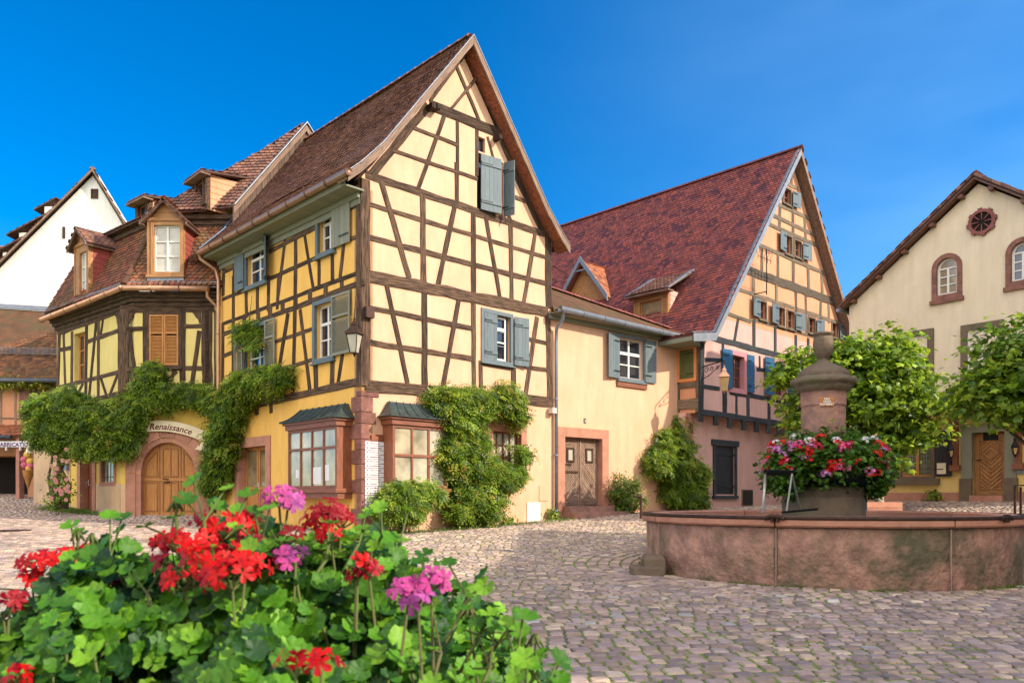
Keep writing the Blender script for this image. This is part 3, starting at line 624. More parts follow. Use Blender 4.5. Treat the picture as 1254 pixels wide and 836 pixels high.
# eaves on the long side: soffit boards and gutter
eb = MB(); rbox(eb, Lf, -.1, 7.5, 6.98, 7.02, 0, .52); rbox(eb, Lf, -.1, 7.5, 7.02, 7.16, .50, .53); rbox(eb, Lf, 0, 7.45, 6.72, 6.975, .0, .055); rbox(eb, Lf, 0, 7.45, 6.85, 6.972, .055, .11)
eb.build('eaves_board', 'paint_greygreen', H)
gutter(H, [Lf.w(-.42, 7.16, .63), Lf.w(7.55, 7.12, .63)], .085)
pipe(H, [Lf.w(7.5, 7.1, .63), Lf.w(7.48, 6.95, .6), Lf.w(7.36, 6.7, .2), Lf.w(7.34, 6.4, .12), Lf.w(7.34, 3.2, .12), Lf.w(7.34, 1.2, .12)], .05)
# back walls so that the house is closed
bw = MB(); bw.add([G.w(6.42, -1.4, 0), G.w(6.42, -1.4, -8.2), G.w(6.42, 7.3, -8.2), G.w(6.42, 7.3, 0), G.w(0, -1.4, -8.2), G.w(0, 7.3, -8.2), G.w(3.1, 11.3, -8.2)], [(0, 1, 2, 3), (1, 4, 5, 6, 2)]); bw.build('rear_wall', 'plaster_cream', H)
# windows and shutters, gable side
def casing(F, r, m, parent, wd=.07, o1=.035, name='casing', sill=True, top=True):
    mb = MB(); ring(mb, F, [(r[0], r[2]), (r[1], r[2]), (r[1], r[3]), (r[0], r[3])], -wd, -.03, o1)
    if sill: rbox(mb, F, r[0]-wd-.03, r[1]+wd+.03, r[2]-wd-.04, r[2]-wd-.002, -.02, o1+.06)
    return mb.build(name, m, parent)
o = window(G, gw1, H, 'paint_bluegrey', 'glass_dark', 2, 3, .05, .03, .1); casing(G, gw1, 'paint_bluegrey', o, .09)
wm = MB(); rbox(wm, G, (gw1[0]+gw1[1])/2+.06, gw1[1]-.08, gw1[2]+.05, gw1[3]-.06, -.139, -.129); wm_ = (gw1[0]+gw1[1])/2
wf = MB(); ring(wf, G, [(wm_+.02, gw1[2]+.04), (gw1[1]-.1, gw1[2]+.04), (gw1[1]-.1, gw1[3]-.04), (wm_+.02, gw1[3]-.04)], .045, -.1, -.075)
for z in (.42, .70): rbox(wf, G, wm_+.02, gw1[1]-.1, gw1[2]+z*(gw1[3]-gw1[2])-.02-(z > .6)*.02, gw1[2]+z*(gw1[3]-gw1[2])+.02+(z > .6)*.03, -.099, -.07)
wf.build('sash', 'paint_white', o)
G.cr(430, 320, 4.644); r = G.rect(755, 283, 828, 570); shutter(G, r[0], r[1], r[2]+.02, r[3]-.02, o, out=.0)
r = G.rect(920, 318, 992, 592); shutter(G, r[0], r[1], gw1[2]-.05, gw1[3]+.03, o, out=.05, ang=9, hinge='l')
G.cr(0, 0, 1)
o = window(G, gw2, H, 'timber_brown', 'glass_dark', 1, 1, .06, .03, .2, vpost=False); r = G.rect(587, 190, 609, 263)
shutter(G, r[0], r[1], gw2[2]-.02, gw2[3]-.04, o, out=.05, ang=10); shutter(G, gw2[1]-.02, gw2[1]+.34, gw2[2]-.02, gw2[3]-.04, o, out=.05, ang=78)
o = window(G, gw2b, H, 'timber_brown', 'glass_dark', 1, 1, .03, .02, .08)
o = window(G, gw3, H, 'wood_redbrown', 'glass_curtain', 4, 3, .05, .03, .14); mb = MB(); ring(mb, G, [(gw3[0], gw3[2]), (gw3[1], gw3[2]), (gw3[1], gw3[3]), (gw3[0], gw3[3])], -.2, -.1, .03); mb.build('stone_surround', 'sandstone_pink', o)
# windows, long side
for r, sh in ((lw1, 0), (lw2, 1), (lw3, 2), (lw4, 3)):
    o = window(Lf, r, H, 'paint_white', 'glass_dark', 2, 3, .07, .035, .12, extra=.66); casing(Lf, r, 'paint_bluegrey', o, .10, .05)
    W_ = .78
    if sh == 0: shutter(Lf, r[0]-.80, r[0]-.03, r[2]-.03, r[3]+.10, o, m='paint_greygreen', out=.06, braces=False)
    if sh == 1: shutter(Lf, r[1]+.06, r[1]+.62, r[2]-.03, r[3]+.08, o, m='paint_bluegrey', out=.06, braces=False); shutter(Lf, r[0]-.5, r[0]-.02, r[2]-.03, r[3]+.08, o, out=.06, ang=24, hinge='r')
    if sh == 2: shutter(Lf, r[0]-.84, r[0]-.05, r[2]-.03, r[3]+.08, o, m='paint_greygreen', out=.06, louv=True)
    if sh == 3: shutter(Lf, r[1]+.08, r[1]+.6, r[2]-.03, r[3]+.08, o, m='paint_greygreen', out=.06, louv=True); shutter(Lf, r[0]-.6, r[0]-.05, r[2]-.03, r[3]+.08, o, m='paint_greygreen', out=.06, louv=True)
def door(F, r, parent, m, gm=None, leaves=2, panels=(.0, .42), rec=.16, name='door', sur=None, sw=.18, chev=False):
    t0, t1, z0, z1 = r; mb = MB(); rbox(mb, F, t0, t1, z0, z1, -rec-.05, -rec)
    W_ = (t1-t0)/leaves
    for k in range(leaves):
        a, b = t0+W_*k+.015, t0+W_*(k+1)-.015
        rails = [z0, z0+(z1-z0)*.42, z1-.1]
        for t_ in (a, b-.08): rbox(mb, F, t_, t_+.08, z0+.01, z1-.01, -rec, -rec+.03)
        for z in rails: rbox(mb, F, a+.08, b-.08, z+.01, z+.1, -rec+.001, -rec+.028)
    o = mb.build(name, m, parent)
    if gm:
        p = MB()
        for k in range(leaves): rbox(p, F, t0+W_*k+.1, t0+W_*(k+1)-.1, z0+(z1-z0)*.42+.1, z1-.1, -rec-.001, -rec+.006)
        p.build('pane', gm, o)
    hb = MB(); hx = (t0+t1)/2 if leaves == 2 else t1-.12; hz = z0+1.0; hb.tube([F.w(hx, hz, -rec+.03), F.w(hx, hz, -rec+.08), F.w(hx+.1, hz, -rec+.08)], .012, 6); rbox(hb, F, hx-.02, hx+.02, hz-.09, hz+.09, -rec+.028, -rec+.036)
    hb.build('handle', 'metal_white', o)
    if sur:
        s = MB(); ring(s, F, [(t0, z0), (t1, z0), (t1, z1), (t0, z1)], -sw, -rec, .035, skip_bottom=True); s.build('stone_surround', sur, o)
    return o
door(Lf, ldo, H, 'wood_orange', 'glass_warm', sur='sandstone_pink', sw=.26, rec=.2)
def bay(F, r, off, cols, rowz, parent, m, gm, ov=.16, rise=.42, rm='patina', seams=7, base=.14):
    # projecting bay window with a swept metal roof
    t0, t1, z0, z1 = r; o = thing('tmp', 'x', 'x') if False else None
    mb = MB(); B = Fac((F.O+F.n*off)[:2], F.d[:2], F.n[:2]); fw = .07
    ring(mb, B, [(t0, z0), (t1, z0), (t1, z1), (t0, z1)], fw, -.06, 0)
    for i in range(1, cols): t = t0+fw+(t1-t0-2*fw)*i/cols; rbox(mb, B, t-.025, t+.025, z0+fw, z1-fw, -.058, -.004)
    for rz in rowz: z = z0+(z1-z0)*rz; rbox(mb, B, t0+fw, t1-fw, z-.03, z+.03, -.055, .006)
    for t in (t0, t1-.06): mb.box(F.w(t, z0, 0), F.d*.06, F.n*(off-.06), Vector((0, 0, z1-z0)))
    rbox(mb, F, t0-.07, t1+.07, z0-.1, z0-.002, 0, off+.07); rbox(mb, F, t0-.03, t1+.03, z0-base-.1, z0-.102, 0, off+.0); rbox(mb, F, t0-.05, t1+.05, z1+.002, z1+.12, 0, off+.05); rbox(mb, F, t0-.1, t1+.1, z1+.122, z1+.2, 0, off+.1)
    o = mb.build('bay_window', m, parent)
    p = MB(); rbox(p, B, t0+.02, t1-.02, z0+.02, z1-.02, -.045, -.035); p.build('pane', gm, o)
    rf = MB(); zz = z1+.2; P = []
    for k in range(6):
        u = k/5; oo = (off+ov)*(1-u)+.10*u; s = (1-u)**1.7; P.append((ov*(1-u)-.12*u, oo, zz+rise*(u**1.55)))
    for k in range(5):
        a, b = P[k], P[k+1]
        q = [F.w(t0-a[0], a[2], 0), F.w(t0-a[0], a[2], a[1]), F.w(t1+a[0], a[2], a[1]), F.w(t1+a[0], a[2], 0)]; q2 = [F.w(t0-b[0], b[2], 0), F.w(t0-b[0], b[2], b[1]), F.w(t1+b[0], b[2], b[1]), F.w(t1+b[0], b[2], 0)]
        rf.add(q+q2, [(0, 1, 5, 4), (1, 2, 6, 5), (2, 3, 7, 6)])
    a = P[0]; rf.add([F.w(t0-a[0], a[2]-.02, 0), F.w(t0-a[0], a[2]-.02, a[1]), F.w(t1+a[0], a[2]-.02, a[1]), F.w(t1+a[0], a[2]-.02, 0), F.w(t0-a[0], a[2], 0), F.w(t0-a[0], a[2], a[1]), F.w(t1+a[0], a[2], a[1]), F.w(t1+a[0], a[2], 0)], [(0, 1, 2, 3), (0, 1, 5, 4), (1, 2, 6, 5), (2, 3, 7, 6)])
    b = P[5]; rf.add([F.w(t0-b[0], b[2], 0), F.w(t0-b[0], b[2], b[1]), F.w(t1+b[0], b[2], b[1]), F.w(t1+b[0], b[2], 0)], [(0, 1, 2, 3)])
    for i in range(seams+1):
        u = i/seams; rf.tube([F.w(t0-q[0]+(t1-t0+2*q[0])*u, q[2]+.012, q[1]) for q in P], .013, 5)
    rf.build('bay_roof', rm, o, False); return o
Lf.cr(240, 420, 3.48); a_ = Lf.P(392, 375, .4); b_ = Lf.P(600, 618, .4); lbay = (b_[0], a_[0], b_[1], a_[1]); lb_ = bay(Lf, lbay, .4, 4, (.66,), H, 'wood_redbrown', 'glass_painted_reflection', rise=.34)
for (x0, y0, x1, y1) in ((362, 575, 366, 585), (383, 572, 393, 592), (398, 569, 403, 588)):
    mb = MB(); a_ = Lf.cr(0, 0, 1).P(x0, y0, .37); b_ = Lf.P(x1, y1, .37); rbox(mb, Lf, b_[0], a_[0], b_[1], a_[1], .366, .3675); mb.build('poster', 'sign_white', lb_)
G.cr(0, 0, 1); a_ = G.P(481, 519, .4); b_ = G.P(548, 598, .4); gbay = (a_[0], b_[0], b_[1], a_[1]); bay(G, gbay, .4, 3, (.52,), H, 'wood_redbrown', 'glass_painted_reflection', rise=.36)
# quoins and plinth stones
qb = MB(); z = -1.2; k = 0
while z < 2.42:
    h = random.uniform(.24, .36); wl = (.42, .20)[k % 2]*random.uniform(.85, 1.3); wr = (.22, .40)[k % 2]*random.uniform(.85, 1.3); x = random.uniform(.8, 1.25); z2 = min(z+h, 2.44)
    p0 = Vector((*A, 0)); o_ = .022+random.uniform(0, .012); iz = .008
    cn = p0+(G.n+Lf.n)*o_
    v = [cn, cn+G.d*(wr+o_), cn+G.d*(wr+o_)-G.n*(o_+.1), p0-(G.n+Lf.n)*.1, cn+Lf.d*(wl+o_)-Lf.n*(o_+.1), cn+Lf.d*(wl+o_)]
    v = [q+Vector((0, 0, z+iz)) for q in v]+[q+Vector((0, 0, z2-iz)) for q in v]
    qb.add(v, [tuple(range(6)), tuple(range(6, 12))]+[(i, (i+1) % 6, 6+(i+1) % 6, 6+i) for i in range(6)], (x, x*random.uniform(.9, 1.05), x)); z = z2; k += 1
qb.build('quoins', 'sandstone_red', H)
mb = MB(); G.cr(0, 0, 1); r = G.rect(660, 594, 671, 613); rbox(mb, G, *r, 0, .02); mb.build('meter_hatch', 'plaster_yellow', H); mb = MB(); r = G.rect(645, 615, 661, 639); rbox(mb, G, *r, 0, .025); mb.build('white_hatch', 'paint_white', H)
# round-shouldered buttress foot at the corner
# street lantern on the corner
st = thing('wall_lantern', 'copper-roofed glass street lantern bracketed to the corner post of the tall gabled house', 'lantern', tuple(Lf.w(.45, 4.0, .1)), None)
c_ = pix(434, 432, 17.75); lantern(st, c_, .19, .42, 'metal_rust', 'glass_curtain')
mb = MB(); b0 = Lf.w(.12, 4.55, .02); t_ = c_+Vector((0, 0, .80)); mb.tube([b0-Vector((0, 0, .35)), b0+Vector((0, 0, .1)), (b0+t_)/2+Vector((0, 0, .25)), t_+Vector((0, 0, .06)), t_], .018, 6); mb.tube([b0-Vector((0, 0, .2)), (b0*.6+t_*.4)+Vector((0, 0, -.12)), (b0+t_)/2+Vector((0, 0, .2))], .012, 6)
mb.build('bracket', 'metal_rust', st)
mb = MB(); r = G.rect(444, 376, 454, 391); rbox(mb, G, r[0], r[1], r[2], r[3], .04, .16); tag(mb.build('junction_box', 'metal_rust', None), 'small grey electrical box on the corner post above the lantern', 'box')
# directory board
db = thing('directory_board', 'white slatted directory board with a brown header beside the red corner quoins', 'sign', tuple(G.w(.4, .2, 0)))
mb = MB(); im = MB(); r = G.rect(446, 540, 473, 628); nr = 16
for i in range(nr):
    z1_ = r[3]-(r[3]-r[2])*i/nr; z0_ = r[3]-(r[3]-r[2])*(i+.86)/nr; rbox(mb, G, r[0], r[1], z0_, z1_, .03, .045)
    t = r[0]+.05; rbox(im, G, t, t+.03, (z0_+z1_)/2-.02, (z0_+z1_)/2+.02, .046, .047); t += .07; te = r[0]+random.uniform(.4, .62)*(r[1]-r[0])+.08
    while t < te: l_ = random.uniform(.012, .03); hh = random.uniform(.009, .016); rbox(im, G, t, t+l_*.7, (z0_+z1_)/2-hh, (z0_+z1_)/2+hh, .046, .047); t += l_
mb.build('slats', 'sign_white', db); im.build('lettering', 'ink_maroon', db)
mb = MB(); rbox(mb, G, r[0]+.02, r[1]-.02, r[2]-.3, r[3]+.02, .0, .029); rbox(mb, G, r[0]+.17, r[1]-.01, r[3]+.01, r[3]+.17, .03, .05); mb.build('backboard', 'wood_redbrown', db)
# floodlight + cable at right end
fl = MB(); p = G.cr(0, 0, 1).P(673, 503); rbox(fl, G, p[0]-.09, p[0]+.09, p[1]-.08, p[1]+.08, .04, .2); tag(fl.build('floodlight', 'metal_white'), 'small pale floodlight box below the end of the cream gable beam near the zinc downpipe', 'lamp')
# =============== HOUSE WITH THE ARCHED GATE (left) ===============
K0 = (-11.36, 23.6); RF = Fac(K0, (1, 0), (0, -1)); LFc = Fac(K0, (-.781, .625), (-.625, -.781))
HL = thing('mansard_house', 'olive yellow half-timbered house with a mossy tiled mansard roof and an arched ochre gate', 'house', (-11.3, 23.6, -.6))
RF.cr(60, 350, 4.918); LFc.cr(60, 350, 4.918)
rw = RF.rect(604, 172, 783, 480); lw = LFc.rect(152, 292, 218, 562)
wall(RF, [(0, 2.9), (2.75, 2.9), (2.75, 6.1), (0, 6.1)], [rw], 'plaster_lime', HL)
wall(LFc, [(0, 2.9), (5.6, 2.9), (5.6, 6.1), (0, 6.1)], [lw], 'plaster_lime', HL)
tb = MB()
beams(tb, RF, [(440, 140, 985, 140, 42), (450, 150, 452, 640, 54), (583, 150, 583, 640, 32), (805, 150, 805, 560, 36), (950, 150, 952, 640, 62), (475, 257, 568, 257, 26), (825, 243, 918, 243, 26), (470, 500, 925, 497, 27),
    (480, 280, 522, 545, 24), (905, 280, 858, 610, 26), (640, 520, 695, 585, 18), (765, 520, 700, 585, 18), (690, 520, 690, 600, 14), (748, 515, 745, 560, 14), (480, 520, 530, 640, 16), (1000, 150, 1000, 640, 8)], .02)
beams(tb, RF, [(440, 672, 1000, 672, 60)], .05)
beams(tb, LFc, [(58, 278, 442, 138, 42), (428, 160, 430, 620, 22), (64, 290, 56, 640, 14), (140, 285, 138, 600, 14), (228, 245, 222, 700, 15), (300, 210, 298, 665, 15), (70, 385, 132, 372, 24), (235, 335, 420, 268, 24), (62, 610, 420, 520, 22),
    (90, 300, 100, 600, 10), (286, 222, 242, 682, 12), (315, 560, 347, 655, 12), (412, 545, 370, 652, 12), (152, 612, 205, 690, 12), (205, 592, 155, 690, 12), (95, 610, 110, 640, 8), (325, 215, 312, 300, 10)], .02)
beams(tb, LFc, [(150, 712, 442, 645, 26), (60, 700, 150, 700, 26)], .05)
for pl in ([(470, 225), (475, 160), (535, 150), (515, 170), (505, 195), (490, 205), (485, 225)], [(918, 225), (915, 155), (855, 150), (872, 170), (885, 190), (900, 205), (905, 225)]): prism(tb, RF, [RF.P(*q) for q in pl], -.03, .015)
prism(tb, LFc, [LFc.P(*q) for q in [(424, 240), (424, 165), (398, 175), (408, 195), (412, 230)]], -.03, .015)
# carved rope post beside the downpipe
a_ = RF.P(950, 160); b_ = RF.P(950, 620); mb = MB()
for i in range(46): z = a_[1]+(b_[1]-a_[1])*i/46; prism(tb, RF, [(a_[0]-.03, z), (a_[0]+.06, z+.05), (a_[0]+.06, z+.08), (a_[0]-.03, z+.03)], .02, .05, (.7, .7, .7))
tb.build('timber_frame', 'timber_brown', HL)
# closed shutters
o = window(RF, rw, HL, 'wood_tan', 'glass_dark', 2, 3, .06, .03, .12); m_ = (rw[0]+rw[1])/2; casing(RF, rw, 'timber_brown', o, .07, .03)
shutter(RF, rw[0]+.01, m_-.006, rw[2]+.01, rw[3]-.01, o, 'wood_orange', .0, louv=True); shutter(RF, m_+.006, rw[1]-.01, rw[2]+.01, rw[3]-.01, o, 'wood_orange', .0, louv=True)
o = window(LFc, lw, HL, 'wood_orange', 'glass_dark', 2, 3, .08, .04, .16)
# ground floor
KG = (-11.84, 23.72); RG = Fac(KG, (1, 0), (0, -1)); LG = Fac(KG, (-.781, .625), (-.625, -.781)); RG.cr(0, 0, 1); LG.cr(0, 0, 1)
zg = g1(-10.5, 23.4)
def P_(F, x, y): return F.cr(0, 0, 1).P(x, y)
ta, tb_ = P_(RG, 172, 600)[0], P_(RG, 239, 600)[0]; zs = P_(RG, 205, 579)[1]; rz_ = P_(RG, 205, 541)[1]-zs
gate = arch_pts(ta, tb_, zg-.05, zs, 16, rz_)
wall(RG, [(0, -1.2), (3.2, -1.2), (3.2, 2.95), (0, 2.95)], [gate], 'plaster_ochre', HL, .25)
dl = LG.rect(99, 550, 114, 620); dl = (dl[0], dl[1], g1(-13, 24.4)-.02, dl[3]); a_ = P_(LG, 125, 549); b_ = P_(LG, 140, 590); wl_ = (b_[0], a_[0], b_[1], a_[1])
tE = P_(LG, 42, 600)[0]
wall(LG, [(0, -1.2), (tE, -1.2), (tE, 2.95), (0, 2.95)], [dl, arch_pts(wl_[0], wl_[1], wl_[2], wl_[3]-.1, 8, .1)], 'plaster_ochre', HL, .2)
mb = MB(); rbox(mb, RG, 0.0, ta-.42, -1.2, zg+.98, 0, .02); mb.build('plinth', 'plaster_base', HL); mb = MB(); rbox(mb, LG, dl[0]-.25, 0.0, -1.2, g1(-12.5, 24)+.95, 0, .02); rbox(mb, LG, 0.0, dl[0]-.251, -1.2, g1(-12.5, 24)+.952, 0, .021); mb.build('plinth', 'plaster_base', HL); mb = MB(); rbox(mb, LG, dl[1]+.75, tE, -1.2, 2.3, 0, .022); mb.build('plinth', 'plaster_base', HL)
# arch surround of pink sandstone voussoirs
sm = MB(); cx_ = (ta+tb_)/2; r_ = (tb_-ta)/2
def apt(ang, k): return (cx_+(r_+k)*math.cos(ang), zs+(rz_+k)*math.sin(ang))
for (k0, k1, o0, o1) in ((-.012, .13, -.2, .003), (.14, .44, -.05, .04)):
    for i in range(7):
        a0, a1 = math.pi*i/7+.006, math.pi*(i+1)/7-.006; x = random.uniform(.85, 1.15)
        for j in range(4): b0, b1 = a0+(a1-a0)*j/4, a0+(a1-a0)*(j+1)/4; prism(sm, RG, [apt(b0, k0), apt(b1, k0), apt(b1, k1), apt(b0, k1)], o0, o1, (x, x, x))
    for s_ in (-1, 1):
        e0, e1 = cx_+s_*(r_+k0), cx_+s_*(r_+k1); rbox(sm, RG, min(e0, e1), max(e0, e1), zg-.3, zs-.01, o0, o1)
gd = MB(); n_ = 16
th_ = (ta+(tb_-ta)*.31, ta+(tb_-ta)*.70)
arcz = lambda t: zs+rz_*math.sqrt(max(0, 1-((t-cx_)/r_)**2))
for (a, b) in ((ta, th_[0]), (th_[0], th_[1]), (th_[1], tb_)):
    N_ = 8; ts = [a+.012+(b-a-.024)*i/N_ for i in range(N_+1)]; prism(gd, RG, [(ts[0], zg), (ts[-1], zg)]+[(t, arcz(t)) for t in reversed(ts)], -.24, -.17)
    for (u0, u1, za, zb_) in ((.12, .88, zg+.15, zg+1.05), (.12, .88, zg+1.2, None)):
        tt = [a+(b-a)*(u0+(u1-u0)*i/6) for i in range(7)]; top = [(t, (zb_ if zb_ else arcz(t)-.16)) for t in tt]; pp = [(tt[0], za), (tt[-1], za)]+top[::-1]
        if all(z > za+.1 for t, z in top): ring(gd, RG, pp, .035, -.17, -.145, (.72, .7, .7)); 
    mid = (a+b)/2
rbox(gd, RG, (th_[0]+th_[1])/2-.02, (th_[0]+th_[1])/2+.02, zg, zs+rz_-.1, -.168, -.146, (.8, .8, .8))
rbox(gd, RG, ta+.02, tb_-.02, zg+1.07, zg+1.16, -.169, -.14)
go = gd.build('gate', 'wood_orange', HL); sm.build('stone_arch', 'sandstone_pink', go)
hb = MB(); z = zg+1.12; hb.tube([RG.w(cx_-.05, z, -.14), RG.w(cx_-.05, z, -.1), RG.w(cx_-.2, z+.03, -.1)], .015, 6); hb.tube([RG.w(cx_-.0, z-.08, -.14), RG.w(cx_-.0, z-.08, -.1), RG.w(cx_-.17, z-.1, -.1)], .015, 6); hb.tube([RG.w(tb_-.3, z-.05, -.14), RG.w(tb_-.3, z-.05, -.09), RG.w(tb_-.1, z-.07, -.09)], .013, 6); hb.build('handle', 'metal_black', go)
mb = MB(); text(mb, '1541', .15, lambda x, y, z: RG.w(*( (lambda a, k: (cx_+(r_+.24+k)*math.cos(a), zs+(rz_+.24+k)*math.sin(a)))(math.pi/2-x*1.15/(r_+.2), y)), .042+z)); mb.build('year', 'sandstone_red', go)
# door, barred window, letterbox
door(LG, dl, HL, 'wood_redbrown', None, 1, sur='sandstone_pink', sw=.22, rec=.22)
ap = arch_pts(wl_[0], wl_[1], wl_[2], wl_[3]-.1, 8, .1); o = window(LG, wl_, HL, 'sign_cream', 'glass_curtain', 1, 1, .03, .02, .06)
mb = MB(); ring(mb, LG, ap, -.12, -.1, .03); mb.build('stone_surround', 'sandstone_pink', o)
mb = MB()
for i in range(1, 4): mb.tube([LG.w(wl_[0]+(wl_[1]-wl_[0])*i/4, wl_[2], .02), LG.w(wl_[0]+(wl_[1]-wl_[0])*i/4, wl_[3]-.02, .02)], .01, 5)
for zf in (.15, .8): mb.tube([LG.w(wl_[0], wl_[2]+(wl_[3]-wl_[2])*zf, .03), LG.w(wl_[1], wl_[2]+(wl_[3]-wl_[2])*zf, .03)], .01, 5)
mb.build('bars', 'metal_black', o)
mb = MB(); p = P_(LG, 84, 571); rbox(mb, LG, p[0]-.13, p[0]+.13, p[1]-.12, p[1]+.16, .02, .12); rbox(mb, LG, p[0]-.05, p[0]+.05, p[1]-.06, p[1]+.03, .12, .125, (.3, .3, .3)); tag(mb.build('letterbox', 'zinc'), 'grey metal letterbox on the yellow wall left of the narrow brown door', 'letterbox')
# ribbon sign over the gate
rs = thing('ribbon_sign', 'curved cream ribbon sign with maroon lettering over the arched gate', 'sign', tuple(RG.w(cx_, 2.2, .1)))
mb = MB(); pv = pix(196, 523, 23.55); Rr = 3.0; a0, a1 = -.56, .52; xc = RG.cr(0,0,1).P(197, 523)[0]; zt = RG.P(197, 522)[1]
def rib(a, k): return (xc+(Rr+k)*math.sin(a), zt-Rr+(Rr+k)*math.cos(a))
N_ = 18; up_ = [rib(a0+(a1-a0)*i/N_, .17) for i in range(N_+1)]; dn_ = [rib(a0+(a1-a0)*i/N_, -.15) for i in range(N_+1)]
for i in range(N_): prism(mb, RG, [dn_[i], dn_[i+1], up_[i+1], up_[i]], .10, .125)
mb.build('ribbon', 'sign_cream', rs)
mb = MB(); e = rib(a1, -.1); 
def tl(dx, dz): return (e[0]+dx, e[1]+dz)
prism(mb, RG, [tl(-.38, -.22), tl(.05, -.28), tl(.16, .06), tl(-.1, .1)], .06, .085); prism(mb, RG, [tl(.06, -.26), tl(.22, -.22), tl(.36, -.44), tl(.44, -.40), tl(.52, -.5), tl(.5, -.3), tl(.42, -.12), tl(.3, .02), tl(.17, .05)], .04, .06); mb.build('ribbon_tail', 'paint_orange' if False else 'sign_cream', rs)
mb = MB(); text(mb, 'Cour Renaissance', .27, lambda x, y, z: RG.w(*rib((x+.02)/Rr, y-.10), .126+z), shear=.25, bold=.003); mb.build('lettering', 'ink_maroon', rs)
# cornice, gutter, mansard
path = [(-8.70, 23.6), K0, tuple(LFc.w(5.65, 0)[:2])]; path = path[::-1]
cb = MB()
for (o_, z0_, z1_) in ((.06, 5.72, 5.84), (.14, 5.845, 5.95), (.22, 5.955, 6.04), (.30, 6.045, 6.1)): band(cb, path, o_, z0_, z1_)
cb.build('cornice', 'timber_brown', HL)
gp = band(None, path, .46, 0, 0); gp[-1].x = -8.95
gutter(HL, [(*gp[0], 6.04), (*gp[1], 6.16), (*gp[2], 6.14)], .085)
zc = MB(); band(zc, path, .36, 6.2, 6.38); zc.build('eaves_flashing', 'zinc', HL)
pipe(HL, [(gp[2].x-.05, gp[2].y, 6.1), (gp[2].x-.05, gp[2].y, 5.9), (gp[2].x+.22, gp[2].y+.2, 5.6), (gp[2].x+.27, gp[2].y+.3, 5.2), (gp[2].x+.27, gp[2].y+.3, 2.6)], .045)
lo = band(None, path, .40, 0, 0); hi = band(None, path, -.72, 0, 0); lo[-1].x = -8.6; hi[-1].x = -8.6
pal_s = [(1, 1, 1), (.8, .85, .8), (1.25, 1.1, 1.0), (.9, .75, .75), (1.5, 1.1, .9)]
mt = MB()
for i in range(2): tiles(mt, [(*lo[i], 6.24), (*lo[i+1], 6.24), (*hi[i+1], 8.42), (*hi[i], 8.42)], .16, .13, pal_s, .25, lift=.03, rnd=.55, sag=.01)
MR = mt.build('mansard_roof', 'tile_scale', HL)
rb_ = MB(); ridge(rb_, (*lo[1], 6.3), (*hi[1], 8.46), .10, (.6, .6, .6), .3); rb_.build('hip_tiles', 'tile_scale', MR)
cb = MB(); band(cb, [tuple(q) for q in hi], .10, 8.40, 8.55); band(cb, [tuple(q) for q in hi], .2, 8.555, 8.68); cb.build('upper_cornice', 'timber_brown', HL)
cb = MB(); band(cb, [tuple(q) for q in hi], .04, 8.24, 8.395); cb.build('cornice_flashing', 'zinc', HL)
hu = band(None, [tuple(q) for q in hi], .3, 0, 0); hu[-1].x = -8.45
B0, B1, B2 = (hu[2].x-.12, hu[2].y-.1, 8.84), (*hu[1], 8.62), (*hu[0], 8.62); R0, R1 = (-6.86, 25.8, 12.16), (-11.03, 30.05, 12.2)
ut = MB(); tiles(ut, [B1, B0, R0], .17, .14, pal_b, .22, lift=.04, sag=.02); tiles(ut, [B1, R0, R1], .17, .14, pal_b, .22, lift=.04, sag=.02); tiles(ut, [B2, B1, R1], .17, .14, pal_b, .2, lift=.035)
Bk0, Bk1 = (-4.3, 28.3, 8.3), (-9, 33.5, 8.3); slab(ut, [R0, R1, Bk1, Bk0], .08, (.8, .8, .8)); slab(ut, [R1, B2, Bk1], .08, (.8, .8, .8))
UR = ut.build('roof', 'tile_brown', HL)
rb_ = MB(); ridge(rb_, Vector(R0)+Vector((0, 0, .05)), Vector(R1)+Vector((0, 0, .05)), .11, (.8, .8, .75), .34); ridge(rb_, Vector(R1), Vector(B1), .1, (.7, .7, .7)); rb_.build('ridge_tiles', 'tile_brown', UR)
# weathered board wall of the upper roof's end, standing above the neighbouring roof, with its zinc capped verge
gbm = MB(); e2v = Vector((-.7, .714, 0)); r0 = Vector(R0); b0 = Vector(B0); bk = Vector(Bk0); sh_ = -e2v*(-.02)
nb = 26
for i in range(nb):
    u0, u1 = i/nb, (i+1)/nb-.002; x = random.uniform(.42, .62)
    def top(u): return b0.lerp(r0, u*2) if u < .5 else r0.lerp(bk, (u-.5)*2)
    for q0, q1 in ((top(u0), top(u1)),):
        dn = Vector((0, 0, -2.2)); off_ = -e2v*.10; th2 = -e2v*.03
        v = [q0+off_, q1+off_, q1+dn+off_, q0+dn+off_]; gbm.add(v+[p+th2 for p in v], [(0, 1, 2, 3), (4, 5, 6, 7), (0, 1, 5, 4), (1, 2, 6, 5), (3, 0, 4, 7)], (x, x, x), [(p.z, p.x, p.y) for p in v]*2)
gbm.build('board_wall', 'wood_silver', HL)
vb = MB()
for q0, q1 in ((b0-Vector((0, 0, .05)), r0), (r0, r0.lerp(bk, .25))):
    o1 = -e2v*.16; v = [q0+o1, q1+o1, q1+o1-Vector((0, 0, .20)), q0+o1-Vector((0, 0, .20))]; L = (q1-q0).length
    vb.add(v+[p-e2v*.04 for p in v], [(0, 1, 2, 3), (4, 5, 6, 7), (0, 1, 5, 4), (2, 3, 7, 6), (0, 3, 7, 4)], (1, 1, 1), [(0, 0, 0), (L, 0, 0), (L, .2, 0), (0, .2, 0)]*2)
vb.build('verge_board', 'wood_silver', HL)
zb = MB()
